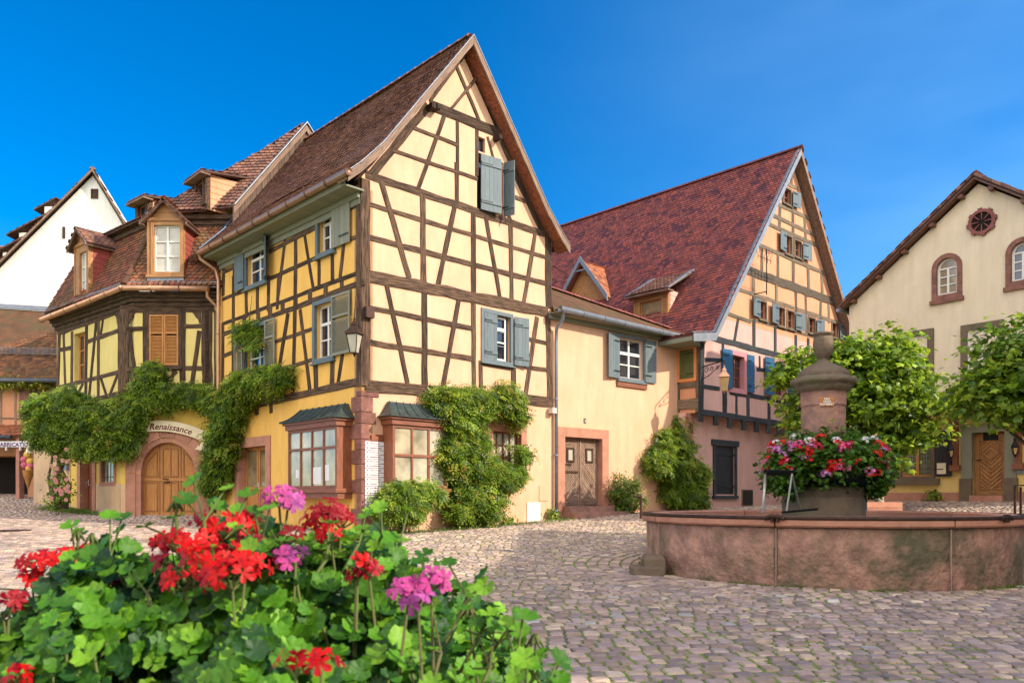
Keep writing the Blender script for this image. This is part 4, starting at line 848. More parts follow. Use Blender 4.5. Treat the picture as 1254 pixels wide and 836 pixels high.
for q0, q1 in ((b0-Vector((0, 0, .02)), r0+Vector((0, 0, .06))), (r0+Vector((0, 0, .06)), r0.lerp(bk, .25)+Vector((0, 0, .06)))):
    slab(zb, [q0+Vector((0, 0, .05)), q1+Vector((0, 0, .03)), q1-e2v*.24+Vector((0, 0, .03)), q0-e2v*.24+Vector((0, 0, .05))], .02)
zb.build('verge_cap', 'zinc', UR)
# blue zinc valley where the tall roof meets that board wall
zb = MB(); a, b = mp(-.45, 7.34, RL-.02), mp(.30, 8.10, RL-.02); c = mp(3.0, 11.6, RL-.02); 
for q0, q1 in ((a, b), (b, c)): slab(zb, [q0+Vector((0, 0, .06)), q1+Vector((0, 0, .06)), q1+Vector((0, 0, .06))+G.n*.22, q0+Vector((0, 0, .06))+G.n*.22], .02)
zb.build('valley_flashing', 'zinc_blue', Hr)
# ---- dormers ----
def dormer(F, t0, t1, z0, ze, za, depth, parent, wm='wood_tan', cm='cheek_red', rm='tile_brown', win=None, ov=.16, shed=False, wfm='paint_white', gm='glass_curtain', cols=2, rows=3, base=None, name='dormer', drop=0.):
    tm = (t0+t1)/2
    hole = win
    outl = [(t0, z0), (t1, z0), (t1, ze), (tm, za), (t0, ze)] if not shed else [(t0, z0), (t1, z0), (t1, ze), (t0, ze)]
    o = wall(F, outl, [hole] if hole else [], wm, parent, .1, .12, name=name)
    if hole:
        window(F, hole, o, wfm, gm, cols, rows, .045, .03, .05); cb_ = MB(); ring(cb_, F, [(hole[0], hole[2]), (hole[1], hole[2]), (hole[1], hole[3]), (hole[0], hole[3])], -.08, -.02, .03); rbox(cb_, F, t0-.02, t1+.02, hole[2]-.16, hole[2]-.082, -.02, .06)
        if not shed:
            rbox(cb_, F, t0, t1, ze-.09, ze-.0, -.01, .04)
            for s_, e_ in ((t0+.06, tm), (t1-.06, tm)): prism(cb_, F, [(s_, ze+.0), (e_, za-.14), (e_, za-.06), (s_+(.0), ze+.08)], -.01, .045)
        for t_ in (t0, t1-.07): rbox(cb_, F, t_, t_+.07, hole[2]-.08, ze-.09, -.01, .025)
        cb_.build('casing', wm, o)
    cm_ = MB()
    for t_ in (t0+.002, t1-.032):
        nrow = max(2, int((ze-z0)/.16))
        for i in range(nrow):
            za_, zb_ = z0+(ze-z0)*i/nrow, z0+(ze-z0)*(i+1)/nrow; x = random.uniform(.88, 1.1); o_ = .012 if t_ > tm else -.012
            v = [F.w(t_+o_, za_, -.12), F.w(t_+o_, za_, -depth), F.w(t_, zb_, -depth), F.w(t_, zb_, -.12)]; cm_.add(v+[p+F.d*.03 for p in v], [(0, 1, 2, 3), (4, 5, 6, 7), (0, 1, 5, 4)], (x, x, x))
    cm_.build('cheek', cm, o)
    rm_ = MB()
    if not shed:
        sl_ = (za-ze)/(tm-t0); lz = ze-ov*sl_
        for s_ in (-1, 1):
            te = t0-ov if s_ < 0 else t1+ov
            tiles(rm_, [F.w(te, lz, ov+.04), F.w(tm, za+.0, ov+.04), F.w(tm, za, -depth), F.w(te, lz, -depth)], .16, .13, pal_b, .2, lift=.02)
    else:
        tiles(rm_, [F.w(t0-ov, ze+.02, ov+.08), F.w(t1+ov, ze+.02, ov+.08), F.w(t1+ov, za, -depth), F.w(t0-ov, za, -depth)], .16, .13, pal_b, .2, lift=.02)
    rf = rm_.build('dormer_roof', rm, o)
    vb_ = MB()
    if not shed:
        for s_ in (-1, 1):
            te = t0-ov if s_ < 0 else t1+ov; prism(vb_, F, [(te, lz-.1), (tm, za-.11), (tm, za+.0), (te, lz+.0)], ov+.0+.002*s_, ov+.035)
            slab(vb_, [F.w(te, lz-.065, ov), F.w(te, lz-.065, -depth*.9), F.w(te-s_*.1, lz-.065+.0, -depth*.9), F.w(te-s_*.1, lz-.065, ov)], .02)
    else: prism(vb_, F, [(t0-ov, ze-.09), (t1+ov, ze-.09), (t1+ov, ze-.05), (t0-ov, ze-.05)], -.05, ov+.1)
    vb_.build('dormer_verge', 'wood_silver', o)
    if base: b_ = MB(); rbox(b_, F, t0+.0, t1-.0, z0-.02, win[2]-.165, .0, .02); b_.build('apron', 'zinc', o)
    return o
DF = Fac((K0[0], 23.27), (1, 0), (0, -1)); DF.cr(120, 200, 4.917)
t0_, ze_ = DF.P(297, 330); t1_, _ = DF.P(517, 330); _, za_ = DF.P(400, 222); _, z0_ = DF.P(400, 742); wn = DF.rect(337, 372, 496, 655)
dormer(DF, t0_, t1_, z0_, ze_, za_, 1.5, HL, win=wn, base=True)
DL = Fac(LFc.w(0, 0, .26)[:2], LFc.d[:2], LFc.n[:2]); DL.cr(0, 180, 3.482)
a_ = DL.P(318, 430); b_ = DL.P(380, 400); wn = DL.rect(342, 455, 373, 622); z0_ = DL.P(318, 690)[1]
dormer(DL, b_[0], a_[0], z0_, a_[1]+.05, a_[1]+.5, 1.6, HL, win=wn, base=True)
# shed dormers on the upper slope, facing the long side
for (c, wd_, hh, dd, fd, fn) in ((Vector((-9.62, 24.15, 8.86)), 1.0, .95, 1.9, (-.70, .714), (-.714, -.70)), (Vector((-11.65, 24.7, 8.5)), .85, .8, 1.6, (-.781, .625), (-.625, -.781))):
    F2 = Fac((c.x, c.y), fd, fn)
    dormer(F2, -wd_/2, wd_/2, c.z-.14, c.z+hh, c.z+hh+.30, dd, HL, wm='timber_brown', cm='plaster_peach', shed=True, win=(-.26, .26, c.z+.18, c.z+hh-.12), wfm='wood_redbrown', gm='glass_dark', cols=1, rows=1, ov=.16)

# =============== white gable house behind ===============
WH = thing('white_gable_house', 'white rendered gable with a tiny square vent standing behind the mansard roof', 'house', (-19, 36, 0))
WF = Fac((0, 36), (1, 0), (0, -1)); q = lambda x, y: WF.P(x, y)
apx = q(117, 212); le = q(-60, 388); re = q(192, 336)
wall(WF, [(le[0], -1), (re[0], -1), re, apx, le], [], 'plaster_white', WH)
rm = MB()
ap3, le3, re3 = Vector((apx[0], 36, apx[1]+.1)), Vector((le[0], 36, le[1]+.1)), Vector((re[0], 36, re[1]+.1)); fr, bkv = Vector((0, -.25, 0)), Vector((-5.2, 8.0, 0))
tiles(rm, [le3+fr, ap3+fr, ap3+bkv, le3+bkv], .2, .17, pal_b, .2, lift=.05); tiles(rm, [ap3+fr, re3+fr, re3+bkv, ap3+bkv], .2, .17, [(1.2, 1, .9)], .2, lift=.05)
wr = rm.build('roof', 'tile_brown', WH); rb_ = MB(); ridge(rb_, ap3+fr, ap3+bkv, .12); rb_.build('ridge_tiles', 'tile_brown', wr)
vb_ = MB()
for a, b in ((le3, ap3), (ap3, re3)): prism(vb_, Fac((0, 35.74), (1, 0), (0, -1)), [(a.x, a.z-.11), (b.x, b.z-.11), (b.x, b.z+.0), (a.x, a.z+.0)], 0, .03)
vb_.build('verge_board', 'wood_silver', WH)
mb = MB(); r = WF.rect(113, 233, 119, 242); rbox(mb, WF, *r, 0, .02); ring(mb, WF, [(r[0], r[2]), (r[1], r[2]), (r[1], r[3]), (r[0], r[3])], -.05, 0, .04, (3, 3, 3)); mb.build('vent', 'metal_rust', WH); mb = MB(); r = WF.rect(77, 278, 80, 292); rbox(mb, WF, *r, 0, .05); mb.build('tie_plate', 'metal_rust', WH)
for (x_, y_, h_) in ((26, 290, 1.4), (6, 314, 1.1)):
    c = pix(x_, y_, 37.2); mb = MB(); mb.box(c+Vector((-.1, 0, -1.3)), (2.6, 0, 0), (0, 1.3, 0), (0, 0, 1.5)); o = mb.build('dormer', 'plaster_white', WH)
    mb = MB(); a = c+Vector((-.6, -.25, .05)); tiles(mb, [a, a+Vector((3.6, 0, 1.9)), a+Vector((3.6, 1.8, 1.9)), a+Vector((0, 1.8, 0))], .2, .17, pal_b, .2); mb.build('dormer_roof', 'tile_brown', o)
    mb = MB(); mb.box(c+Vector((-.16, .15, -.9)), (.05, 0, 0), (0, 1.0, 0), (0, 0, .85)); mb.build('dormer_window', 'wood_redbrown', o)
mb = MB(); c = pix(52, 258, 38); mb.box(c+Vector((.1, 0, -.6)), (.6, 0, 0), (0, .6, 0), (0, 0, .8)); o = mb.build('chimney', 'plaster_white', WH); mb = MB(); tiles(mb, [c+Vector((-.4, -.1, .05)), c+Vector((.7, -.1, .65)), c+Vector((.7, .9, .65)), c+Vector((-.4, .9, .05))], .2, .17, pal_b); mb.build('chimney_cap', 'tile_brown', o)
# roof sliver of a further house
FH = thing('tiled_house', 'orange tiled roof corner peeping out beyond the dormers of the white gable house', 'house', (-30, 46, 0)); mb = MB(); a = pix(-60, 345, 46); b = pix(16, 345, 46); tiles(mb, [a, b, b+Vector((-.6, 3, 3.0)), a+Vector((0, 3, 3.0))], .22, .18, [(1, 1, 1), (.8, .8, .8)], .25, lift=.05); mb.build('roof', 'tile_orange', FH); mb = MB(); mb.box((a.x, 46.3, 0), (b.x-a.x-.3, 0, 0), (0, 5, 0), (0, 0, a.z)); mb.build('wall', 'plaster_ivory', FH)
c = Vector((-11.7, 18.4, 0)); c.z = g1(c.x, c.y)+.02
mb = MB(); mb.lathe(c, [(0, .004), (.36, .004), (.37, 0), (.37, -.03)], 28); tag(mb.build('manhole_cover', 'metal_rust'), 'round dark iron manhole cover set in the sunlit cobbles', 'manhole cover')
# =============== ice-cream workshop (far left) ===============
IH = thing('workshop_house', 'peach rendered house with a brown tiled roof and a dark doorway under a lettered fascia', 'house', (-19, 30, .1))
IF = Fac((0, 30), (1, 0), (0, -1)); q = lambda x, y: IF.P(x, y); zgi = g1(-19.5, 29)
dk = (q(-90, 600)[0], q(34, 600)[0], zgi, q(20, 558)[1]); wi = IF.rect(24, 474, 51, 509)
rE = q(75, 600)[0]
wall(IF, [(q(-120, 600)[0], -1), (rE, -1), (rE, q(0, 466)[1]), (q(-120, 600)[0], q(0, 466)[1])], [dk, wi], 'plaster_peach', IH, 1.2)
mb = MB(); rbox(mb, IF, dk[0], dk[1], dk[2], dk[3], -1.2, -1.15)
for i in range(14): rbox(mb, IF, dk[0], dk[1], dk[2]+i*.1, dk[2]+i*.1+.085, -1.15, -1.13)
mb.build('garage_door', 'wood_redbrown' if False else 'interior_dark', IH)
tb = MB()
for x0, y0, x1, y1, wd in ((19, 470, 19, 528, 2.5), (54, 470, 54, 528, 2.5), (1, 470, 1, 528, 3), (0, 512, 70, 512, 2)): beams(tb, IF, [(x0, y0, x1, y1, wd)])
tb.build('timber_frame', 'wood_silver', IH)
o = window(IF, wi, IH, 'wood_silver', 'glass_dark', 2, 2); shutter(IF, wi[0], (wi[0]+wi[1])/2-.01, wi[2], wi[3], o, 'wood_redbrown', 0); shutter(IF, (wi[0]+wi[1])/2+.01, wi[1], wi[2], wi[3], o, 'wood_silver', 0)
mb = MB(); ez = q(0, 466)[1]; x0_ = q(-120, 0)[0]; zt2 = 8.05
tiles(mb, [(x0_, 29.6, ez), (rE+.4, 29.6, ez-.05), (rE+1.3, 33.6, zt2-.35), (x0_, 33.6, zt2+.1)], .17, .15, [(1, 1, 1), (.8, .8, .85), (1.3, 1.15, 1)], .25, lift=.035); ir = mb.build('roof', 'tile_rust', IH)
mb = MB(); slab(mb, [(x0_, 33.5, zt2+.1), (rE+1.3, 33.5, zt2-.33), (rE+1.3, 33.7, zt2-.1), (x0_, 33.7, zt2+.32)], .03); mb.build('flashing', 'zinc', ir)
mb = MB(); y_ = 30.85; zc_ = ez+ (y_-29.6)*(zt2-ez)/4+.12
for k in range(3): mb.tube([(x0_, y_, zc_+k*.09), (rE+.7, y_, zc_-.08+k*.09)], .016, 5)
for i in range(40): x = x0_+i*.18; mb.tube([(x, y_, zc_-.05), (x, y_, zc_+.2)], .012, 4)
mb.build('snow_guard', 'zinc', ir); gutter(IH, [(x0_, 29.5, ez-.02), (rE+.4, 29.5, ez-.07)], .08, 'zinc')
mb = MB(); aw = q(0, 541)[1]; tiles(mb, [(x0_, 28.9, aw+.28), (q(60, 0)[0], 28.9, aw+.16), (q(60, 0)[0], 30, aw+.62), (x0_, 30, aw+.74)], .2, .16, [(1, 1, 1), (1.3, 1.2, 1.1)], .25, lift=.03); mb.build('awning_roof', 'tile_orange', IH)
mb = MB(); mb.tube([(x0_, 28.85, aw+.16), (q(37, 0)[0], 28.85, aw+.10)], .07, 8); mb.build('awning_gutter', 'slate_blue', IH)
AF = Fac((0, 28.95), (1, 0), (0, -1)); fs = thing('fascia_sign', 'white fascia board reading FABRICATION above the dark doorway', 'sign', (-18, 28.95, 2)); mb = MB(); r = AF.rect(-70, 540, 38, 547.2); rbox(mb, AF, *r, 0, .04); mb.build('board', 'sign_white', fs)
mb = MB(); xr = AF.P(41, 540)[0]; text(mb, 'FABRICATION', .205, lambda x, y, z: AF.w(xr+x, r[2]+.02+y, .041+z), align='RIGHT', bold=.004); mb.build('lettering', 'ink_violet', fs)
mb = MB(); x0c = IF.P(39.5, 600)[0]; mb.box((x0c, 29.0, zgi-.6), (.13, 0, 0), (0, .3, 0), (0, 0, 3.0)); mb.build('door_post', 'sandstone_pink', IH)
# ice cream figure
ic = thing('ice_cream_figure', 'large hanging ice cream cone figure with pink and yellow scoops by the dark doorway', 'figure', (-17.8, 28.6, .8)); c = pix(34.5, 590, 28.7); mb = MB(); mb.lathe(c, [(.0, -.3), (.16, .25), (.2, .42), (.18, .44)], 14); mb.build('cone', 'wood_orange', ic)
for nm, mm, offs in (('yellow_scoops', 'basket_yellow', ((.05, .5), (.08, .75), (-.02, 1.0))), ('pink_scoops', 'basket_pink', ((-.12, .62), (-.14, .82), (.1, .58)))):
    mb = MB()
    for dx, dz in offs: mb.lathe(c+Vector((dx, 0, dz)), [(0, -.14), (.09, -.11), (.14, 0), (.1, .1), (0, .14)], 12)
    mb.build(nm, mm, ic, True)
mb = MB(); mb.lathe(c+Vector((.03, 0, 1.1)), [(.12, -.05), (.1, .08), (.05, .22), (.0, .36)], 12); mb.build('cream_peak', 'sign_cream', ic, True)
for px_ in (8, 25): mb = MB(); mb.lathe(pix(px_, 549, 28.9), [(0, -.1), (.05, -.07), (.05, .04), (.02, .08)], 10); tag(mb.build('bulb', 'metal_white'), 'white bulb hanging under the %s of the lettered fascia' % ('left part' if px_ == 8 else 'right part'), 'bulb')
# =============== YELLOW LINK HOUSE ===============
MH = thing('yellow_house', 'low smooth yellow house with zinc gutter, one shuttered window and a herringbone double door', 'house', (3, 24, -.6))
MF = Fac((1.25, 22.6), (.773, .635), (.635, -.773)); M_ = lambda x, y, off=0: MF.cr(0, 0, 1).P(x, y, off)
MF.cr(0, 0, 1); mw = MF.rect(758, 412, 788, 466); md = MF.rect(691, 534, 737, 618); md = (md[0], md[1], g1(2.2, 23)+.32, md[3])
wall(MF, [(-.3, -1.2), (5.85, -1.2), (5.85, 5.3), (-.3, 5.3)], [mw, md], 'plaster_yellow', MH, .24)
o = window(MF, mw, MH, 'paint_white', 'glass_dark', 2, 3, .05, .035, .12, extra=.63); casing(MF, mw, 'paint_bluegrey', o, .09, .035)
r = MF.rect(741, 410, 757, 461); shutter(MF, r[0]-.02, r[1], mw[2]-.05, mw[3]+.05, o, out=.04, ang=10, hinge='r', braces=False); r = MF.rect(788, 418, 801, 468); shutter(MF, r[0]+.02, r[1]+.04, mw[2]-.05, mw[3]+.05, o, out=.04, braces=False)
mb = MB(); rbox(mb, MF, mw[0]-.12, mw[1]+.12, mw[2]-.28, mw[2]-.11, .0, .06); mb.build('sill', 'wood_redbrown', o)
# herringbone door
mb = MB(); t0, t1, z0, z1 = md; mid = (t0+t1)/2; rec = .18
rbox(mb, MF, t0, t1, z0, z1, -rec-.05, -rec)
for (a, b, sg) in ((t0+.02, mid-.02, 1), (mid+.02, t1-.02, -1)):
    for t_ in (a, b-.05): rbox(mb, MF, t_, t_+.05, z0, z1-.03, -rec, -rec+.03)
    wd_ = b-a-.1; zz = z0-wd_
    while zz < z1:
        p = [(a+.05, zz), (b-.05, zz+wd_*1.1*1), (b-.05, zz+wd_*1.1+.075), (a+.05, zz+.075)]
        if sg < 0: p = [(a+.05, zz+wd_*1.1), (b-.05, zz), (b-.05, zz+.075), (a+.05, zz+wd_*1.1+.075)]
        p = [(t, min(max(z, z0+.02), z1-.06)) for t, z in p]
        if max(z for t, z in p)-min(z for t, z in p) > .05: x = random.uniform(.8, 1.25); prism(mb, MF, p, -rec, -rec+.018+random.uniform(0, .006), (x, x, x))
        zz += .092
rbox(mb, MF, mid-.03, mid+.03, z0, z1-.03, -rec, -rec+.05)
do = mb.build('double_door', 'wood_silver', MH); pg_ = MB(); fb = MB()
for cx_ in ((t0+mid)/2, (mid+t1)/2):
    rr = [(cx_-.1, z0+1.35), (cx_+.1, z0+1.35), (cx_+.1, z0+1.68), (cx_-.1, z0+1.68)]; prism(pg_, MF, rr, -rec+.026, -rec+.032); ring(fb, MF, rr, -.05, -rec+.01, -rec+.05)
rbox(fb, MF, t0+.12, t0+.42, z0+1.2, z0+1.26, -rec+.03, -rec+.045); rbox(fb, MF, t0+.1, mid-.08, z0+.98, z0+1.04, -rec+.03, -rec+.045)
pg_.build('pane', 'glass_curtain', do); fb.build('door_fittings', 'metal_rust', do)
sb = MB(); ring(sb, MF, [(t0, z0), (t1, z0), (t1, z1), (t0, z1)], -.27, -.2, .035, skip_bottom=True); rbox(sb, MF, t0-.27, t0-.001, z0-.3, z0, -.1, .036); rbox(sb, MF, t1+.001, t1+.27, z0-.3, z0, -.1, .036); sb.build('stone_surround', 'sandstone_pink', do)
for i, (zz, oo, ee) in enumerate(((z0, .30, .0), (z0-.16, .62, .28))): sb = MB(); rbox(sb, MF, t0-.08-ee*.2, t1+.25+ee, zz-.5, zz, -.2, oo, (.9, .9, .9)); sb.build('step', 'sandstone_pillar', MH)
# roof
ga, gb = M_(678, 384, .35), M_(836, 412, .35); zg0, zg1 = 5.28, 5.36
E0, E1 = MF.w(-.35, 5.26, .34), MF.w(5.95, 5.30, .34); Rg0, Rg1 = pix(668, 351, 24.3), pix(838, 409, 27.4)
rm = MB(); tiles(rm, [E0, E1, Rg1, Rg0], .20, .17, [(1, 1, 1), (.85, .85, .8), (1.3, 1.15, 1.05), (.75, .7, .7)], .25, lift=.03, pan=True); slab(rm, [Rg0, Rg1, Rg1+Vector((-1.6, 2.0, -1.6)), Rg0+Vector((-1.6, 2.0, -1.6))], .05)
mr = rm.build('roof', 'tile_rust', MH); rb_ = MB(); ridge(rb_, Rg0+Vector((0, 0, .03)), Rg1+Vector((0, 0, .03)), .085, (1, .8, .8), .33); rb_.build('ridge_tiles', 'tile_red', mr)
gutter(MH, [MF.w(-.2, 5.30, .44), MF.w(5.95, 5.20, .44)], .085, 'zinc'); pipe(MH, [MF.w(-.1, 5.25, .44), MF.w(-.1, 5.05, .42), MF.w(-.06, 4.8, .12), MF.w(-.06, 4.4, .1), MF.w(-.06, -.75, .1)], .05, 'zinc')
eb = MB(); rbox(eb, MF, -.3, 5.85, 5.08, 5.20, .0, .10); rbox(eb, MF, -.3, 5.9, 5.205, 5.24, 0, .36); eb.build('eaves_board', 'paint_greygreen', MH)
hn = thing('house_number', 'small dark house number plate reading 3 above the herringbone door', 'sign', tuple(MF.w(1, 2, 0))); p = M_(716, 515); mb = MB(); rbox(mb, MF, p[0]-.045, p[0]+.045, p[1]-.07, p[1]+.07, .005, .015); mb.build('plate', 'paint_black', hn); mb = MB(); text(mb, '3', .12, lambda x, y, z: MF.w(p[0]+x, p[1]-.042+y, .016+z*.3)); mb.build('numeral', 'ink_white', hn)
# =============== PINK HALF-TIMBERED HOUSE ===============
PH = thing('pink_house', 'steep-gabled salmon half-timbered house with a large red tile roof and jettied pink storey', 'house', (8, 28, -.4))
C0 = (6.136, 25.5); PF = Fac(C0, (.726, .688), (.688, -.726)); PS = Fac(C0, (-.7, .714), (-.714, -.7)); e2v = Vector((-.7, .714, 0))
PF.cr(850, 180, 3.485)
wins = [PF.rect(379, 170, 411, 250), PF.rect(389, 375, 415, 462), PF.rect(428, 395, 455, 475), PF.rect(278, 656, 306, 738), PF.rect(357, 682, 384, 766), PF.rect(397, 697, 424, 777), PF.rect(488, 726, 514, 797), PF.rect(588, 748, 613, 815)]
shs = [('r', 422, 180, 450, 272), ('l', 358, 355, 389, 448), ('r', 464, 405, 495, 493), ('l', 241, 638, 277, 728), ('l', 321, 668, 356, 758), ('r', 437, 703, 470, 792), ('r', 526, 732, 553, 800), ('r', 616, 760, 640, 820)]
PF.cr(820, 380, 5.222); w9 = PF.rect(393, 282, 470, 508); w10 = PF.rect(658, 330, 735, 552)
sl_l, sl_r = 1.325, 1.36
def rz_l(t): return 13.05-(6.14-t)*sl_l
outl = [(0, 3.02), (13.0, 3.02), (13.0, 13.05-.25-(13.0-6.14)*sl_r+1.0), (6.14, 12.78), (0, rz_l(0)-.2)]
outl[2] = (13.0, 12.78-(13-6.14)*sl_r)
# split at z=5.9: lower band pink, gable peach
zs_ = 6.02
up = [(0.86, zs_), (11.1, zs_), (6.14, 12.78)]
wall(PF, up, wins, 'plaster_peach', PH, .16)
wall(PF, [(0, 2.75), (12.6, 2.75), (12.6, 3.6), (11.1, zs_-.004), (.86, zs_-.004), (0, 4.75)], [w9, w10], 'plaster_pink', PH, .16)
tb = MB(); tg = MB()
PF.cr(850, 180, 3.485)
beams(tg, PF, [(388, 152, 440, 178, 15), (345, 238, 492, 306, 15), (320, 283, 512, 376, 15), (300, 322, 530, 422, 15), (262, 411, 572, 546, 16), (215, 520, 615, 668, 34), (175, 602, 620, 752, 15), (118, 703, 240, 745, 15), (240, 735, 640, 845, 12),
    (415, 92, 415, 168, 10), (366, 258, 363, 352, 10), (421, 250, 423, 590, 11), (470, 300, 475, 392, 9), (288, 432, 288, 530, 10), (357, 462, 357, 552, 10), (485, 512, 488, 602, 10), (543, 540, 546, 628, 10), (252, 562, 253, 645, 12),
    (350, 595, 350, 665, 10), (433, 625, 435, 700, 10), (475, 640, 479, 800, 9), (540, 662, 538, 732, 9), (573, 675, 575, 745, 9), (440, 100, 640, 690, 10), (375, 175, 378, 235, 8)])
PF.cr(820, 380, 5.222)
beams(tb, PF, [(225, 162, 660, 278, 36), (660, 278, 900, 330, 34), (436, 60, 415, 185, 14), (538, 65, 538, 230, 17), (674, 105, 674, 262, 14), (805, 165, 805, 300, 13), (885, 185, 885, 320, 13), (300, 30, 262, 140, 18), (208, 215, 200, 700, 26), (230, 316, 332, 319, 26),
    (560, 378, 605, 381, 24), (218, 486, 312, 500, 28), (388, 523, 900, 612, 28), (340, 222, 340, 300, 16), (350, 520, 352, 648, 26), (426, 545, 426, 655, 12), (499, 545, 500, 665, 18), (634, 562, 634, 690, 16), (750, 640, 750, 710, 16), (850, 600, 850, 720, 16), (575, 300, 575, 378, 10)])
beams(tb, PF, [(203, 648, 950, 760, 33)], .04)
for x_, y0_, y1_ in ((290, 668, 725), (381, 682, 742), (472, 703, 757), (554, 710, 768), (629, 720, 777), (697, 730, 783), (770, 742, 792), (845, 752, 800)): beams(tb, PF, [(x_, y0_, x_, y1_, 18)], .05)
tg.build('timber_frame', 'timber_grey', PH); tb.build('timber_frame', 'timber_dark', PH)
for r, s in zip(wins, shs):
    o = window(PF, r, PH, 'wood_redbrown', 'glass_dark', 2, 2, .05, .03, .1); casing(PF, r, 'timber_grey', o, .06, .03, sill=True)
    PF.cr(850, 180, 3.485); q = PF.rect(*s[1:]); W_ = q[1]-q[0]
    if s[0] == 'l': shutter(PF, r[0]-.05-W_, r[0]-.05, r[2]-.02, r[3]+.02, o, out=.06, braces=False, ang=6, hinge='r')
    else: shutter(PF, r[1]+.05, r[1]+.05+W_, r[2]-.02, r[3]+.02, o, out=.06, braces=False, ang=6, hinge='l')
PF.cr(820, 380, 5.222)
for k, r in enumerate((w9, w10)):
    o = window(PF, r, PH, 'wood_redbrown', 'glass_dark', 2, 3, .05, .035, .12)
    mb = MB(); ring(mb, PF, [(r[0], r[2]), (r[1], r[2]), (r[1], r[3]), (r[0], r[3])], -.16, -.1, .06); mb.build('casing', 'paint_pink', o)
    shutter(PF, r[0]-.66, r[0]-.04 if k == 0 else r[0]-.0, r[2]-.05, r[3]+.12, o, 'paint_blue', .065, braces=False)
    shutter(PF, r[1]+.18, r[1]+.66, r[2]-.05, r[3]+.12, o, 'paint_blue', .045, braces=False)
# side return of the jetty with the orange framed green shutter
sd = MB(); wall(PS, [(0, 2.75), (1.2, 2.75), (1.2, 5.2), (0, 5.2)], [], 'sandstone_grey' if False else 'plaster_peach', PH)
tb = MB(); beam(tb, PS, (.09, 2.75), (.09, 5.1), .18, .03); beam(tb, PS, (0, 3.05), (1.1, 3.05), .34, .035); beam(tb, PS, (0, 3.66), (1.1, 3.66), .18, .02); beam(tb, PS, (0, 4.98), (1.1, 4.98), .2, .035); beam(tb, PS, (.85, 2.8), (.85, 5.1), .12, .02); tb.build('timber_frame', 'timber_grey', PH)
mb = MB(); r = (.22, .78, 3.88, 4.86); ring(mb, PS, [(r[0], r[2]), (r[1], r[2]), (r[1], r[3]), (r[0], r[3])], -.09, 0, .06); o = mb.build('shutter_frame', 'paint_orange', PH); shutter(PS, *r, o, 'paint_green', .0)
# jetty underside and ground floor
mb = MB(); mb.add([PF.w(0, 2.752, 0), PF.w(12.6, 2.752, 0), PF.w(12.6, 2.752, -.75), PF.w(0, 2.752, -.75)], [(0, 1, 2, 3)]); mb.build('jetty_soffit', 'plaster_pink', PH)
PG = Fac(PF.w(0, 0, -.42)[:2], PF.d[:2], PF.n[:2]); PG.cr(0, 0, 1); pw = PG.rect(875, 545, 899, 605)
wall(PG, [(-.2, -1.2), (12.6, -1.2), (12.6, 2.752), (-.2, 2.752)], [pw], 'plaster_pink', PH, .12)
mb = MB(); rbox(mb, PG, pw[0], pw[1], pw[2], pw[3], -.1, -.06); o = mb.build('window', 'interior_dark', PH); shutter(PG, pw[0]+.02, pw[1]-.02, pw[2]+.02, pw[3]-.02, o, 'paint_black', -.04)
mb = MB(); rbox(mb, PG, pw[0]-.22, pw[1]+.22, pw[3]+.005, pw[3]+.2, 0, .08); rbox(mb, PG, pw[0]-.12, pw[0], pw[2]-.04, pw[3], 0, .06); rbox(mb, PG, pw[1], pw[1]+.12, pw[2]-.04, pw[3], 0, .06); rbox(mb, PG, pw[0]-.16, pw[1]+.16, pw[2]-.16, pw[2]-.045, 0, .09); mb.build('casing', 'timber_dark', o)
mb = MB(); r = PG.rect(908, 599, 921, 620); rbox(mb, PG, *r, 0, .03); rbox(mb, PG, r[0]+.06, r[1]-.06, r[2]+.1, r[3]-.04, .03, .07, (.2, .2, .2)); mb.build('hatch', 'sandstone_grey', PH)
mb = MB(); p = PG.P(846, 560); rbox(mb, PG, -.22, .14, -1.2, 2.74, -.02, .02); mb.build('corner_stones', 'sandstone_pink', PH)
# roof
apx = PF.w(6.14, 13.08, .35); LE = PF.w(-.35, 5.75, .35); LE2 = PF.w(-1.0, 5.12, .35); RE = PF.w(13.2, 13.08-(13.2-6.14)*sl_r, .35)
LN = 12.2
pr_ = [(.96, .96, 1.0), (1.15, 1.0, 1.0), (1.35, 1.1, 1.0), (.8, .8, .95), (.55, .58, .85)]
rm = MB()
k0 = PF.w(.28, rz_l(.28)+.03, .35)
tiles(rm, [k0, k0+e2v*LN, apx+e2v*LN, apx], .165, .145, pr_, .16, lift=.03, patch=1.5)
tiles(rm, [LE2, LE2+e2v*LN, k0+e2v*LN, k0], .19, .165, pr_, .16, lift=.03, patch=1.0)
tiles(rm, [apx, apx+e2v*LN, RE+e2v*LN, RE], .3, .26, pr_, .16, lift=.028)
pr = rm.build('roof', 'tile_red', PH); rb_ = MB(); ridge(rb_, apx+Vector((0, 0, .04)), apx+e2v*LN+Vector((0, 0, .04)), .11, (.9, .8, .9), .4); rb_.build('ridge_tiles', 'tile_red', pr)
vz = MB(); vb_ = MB()
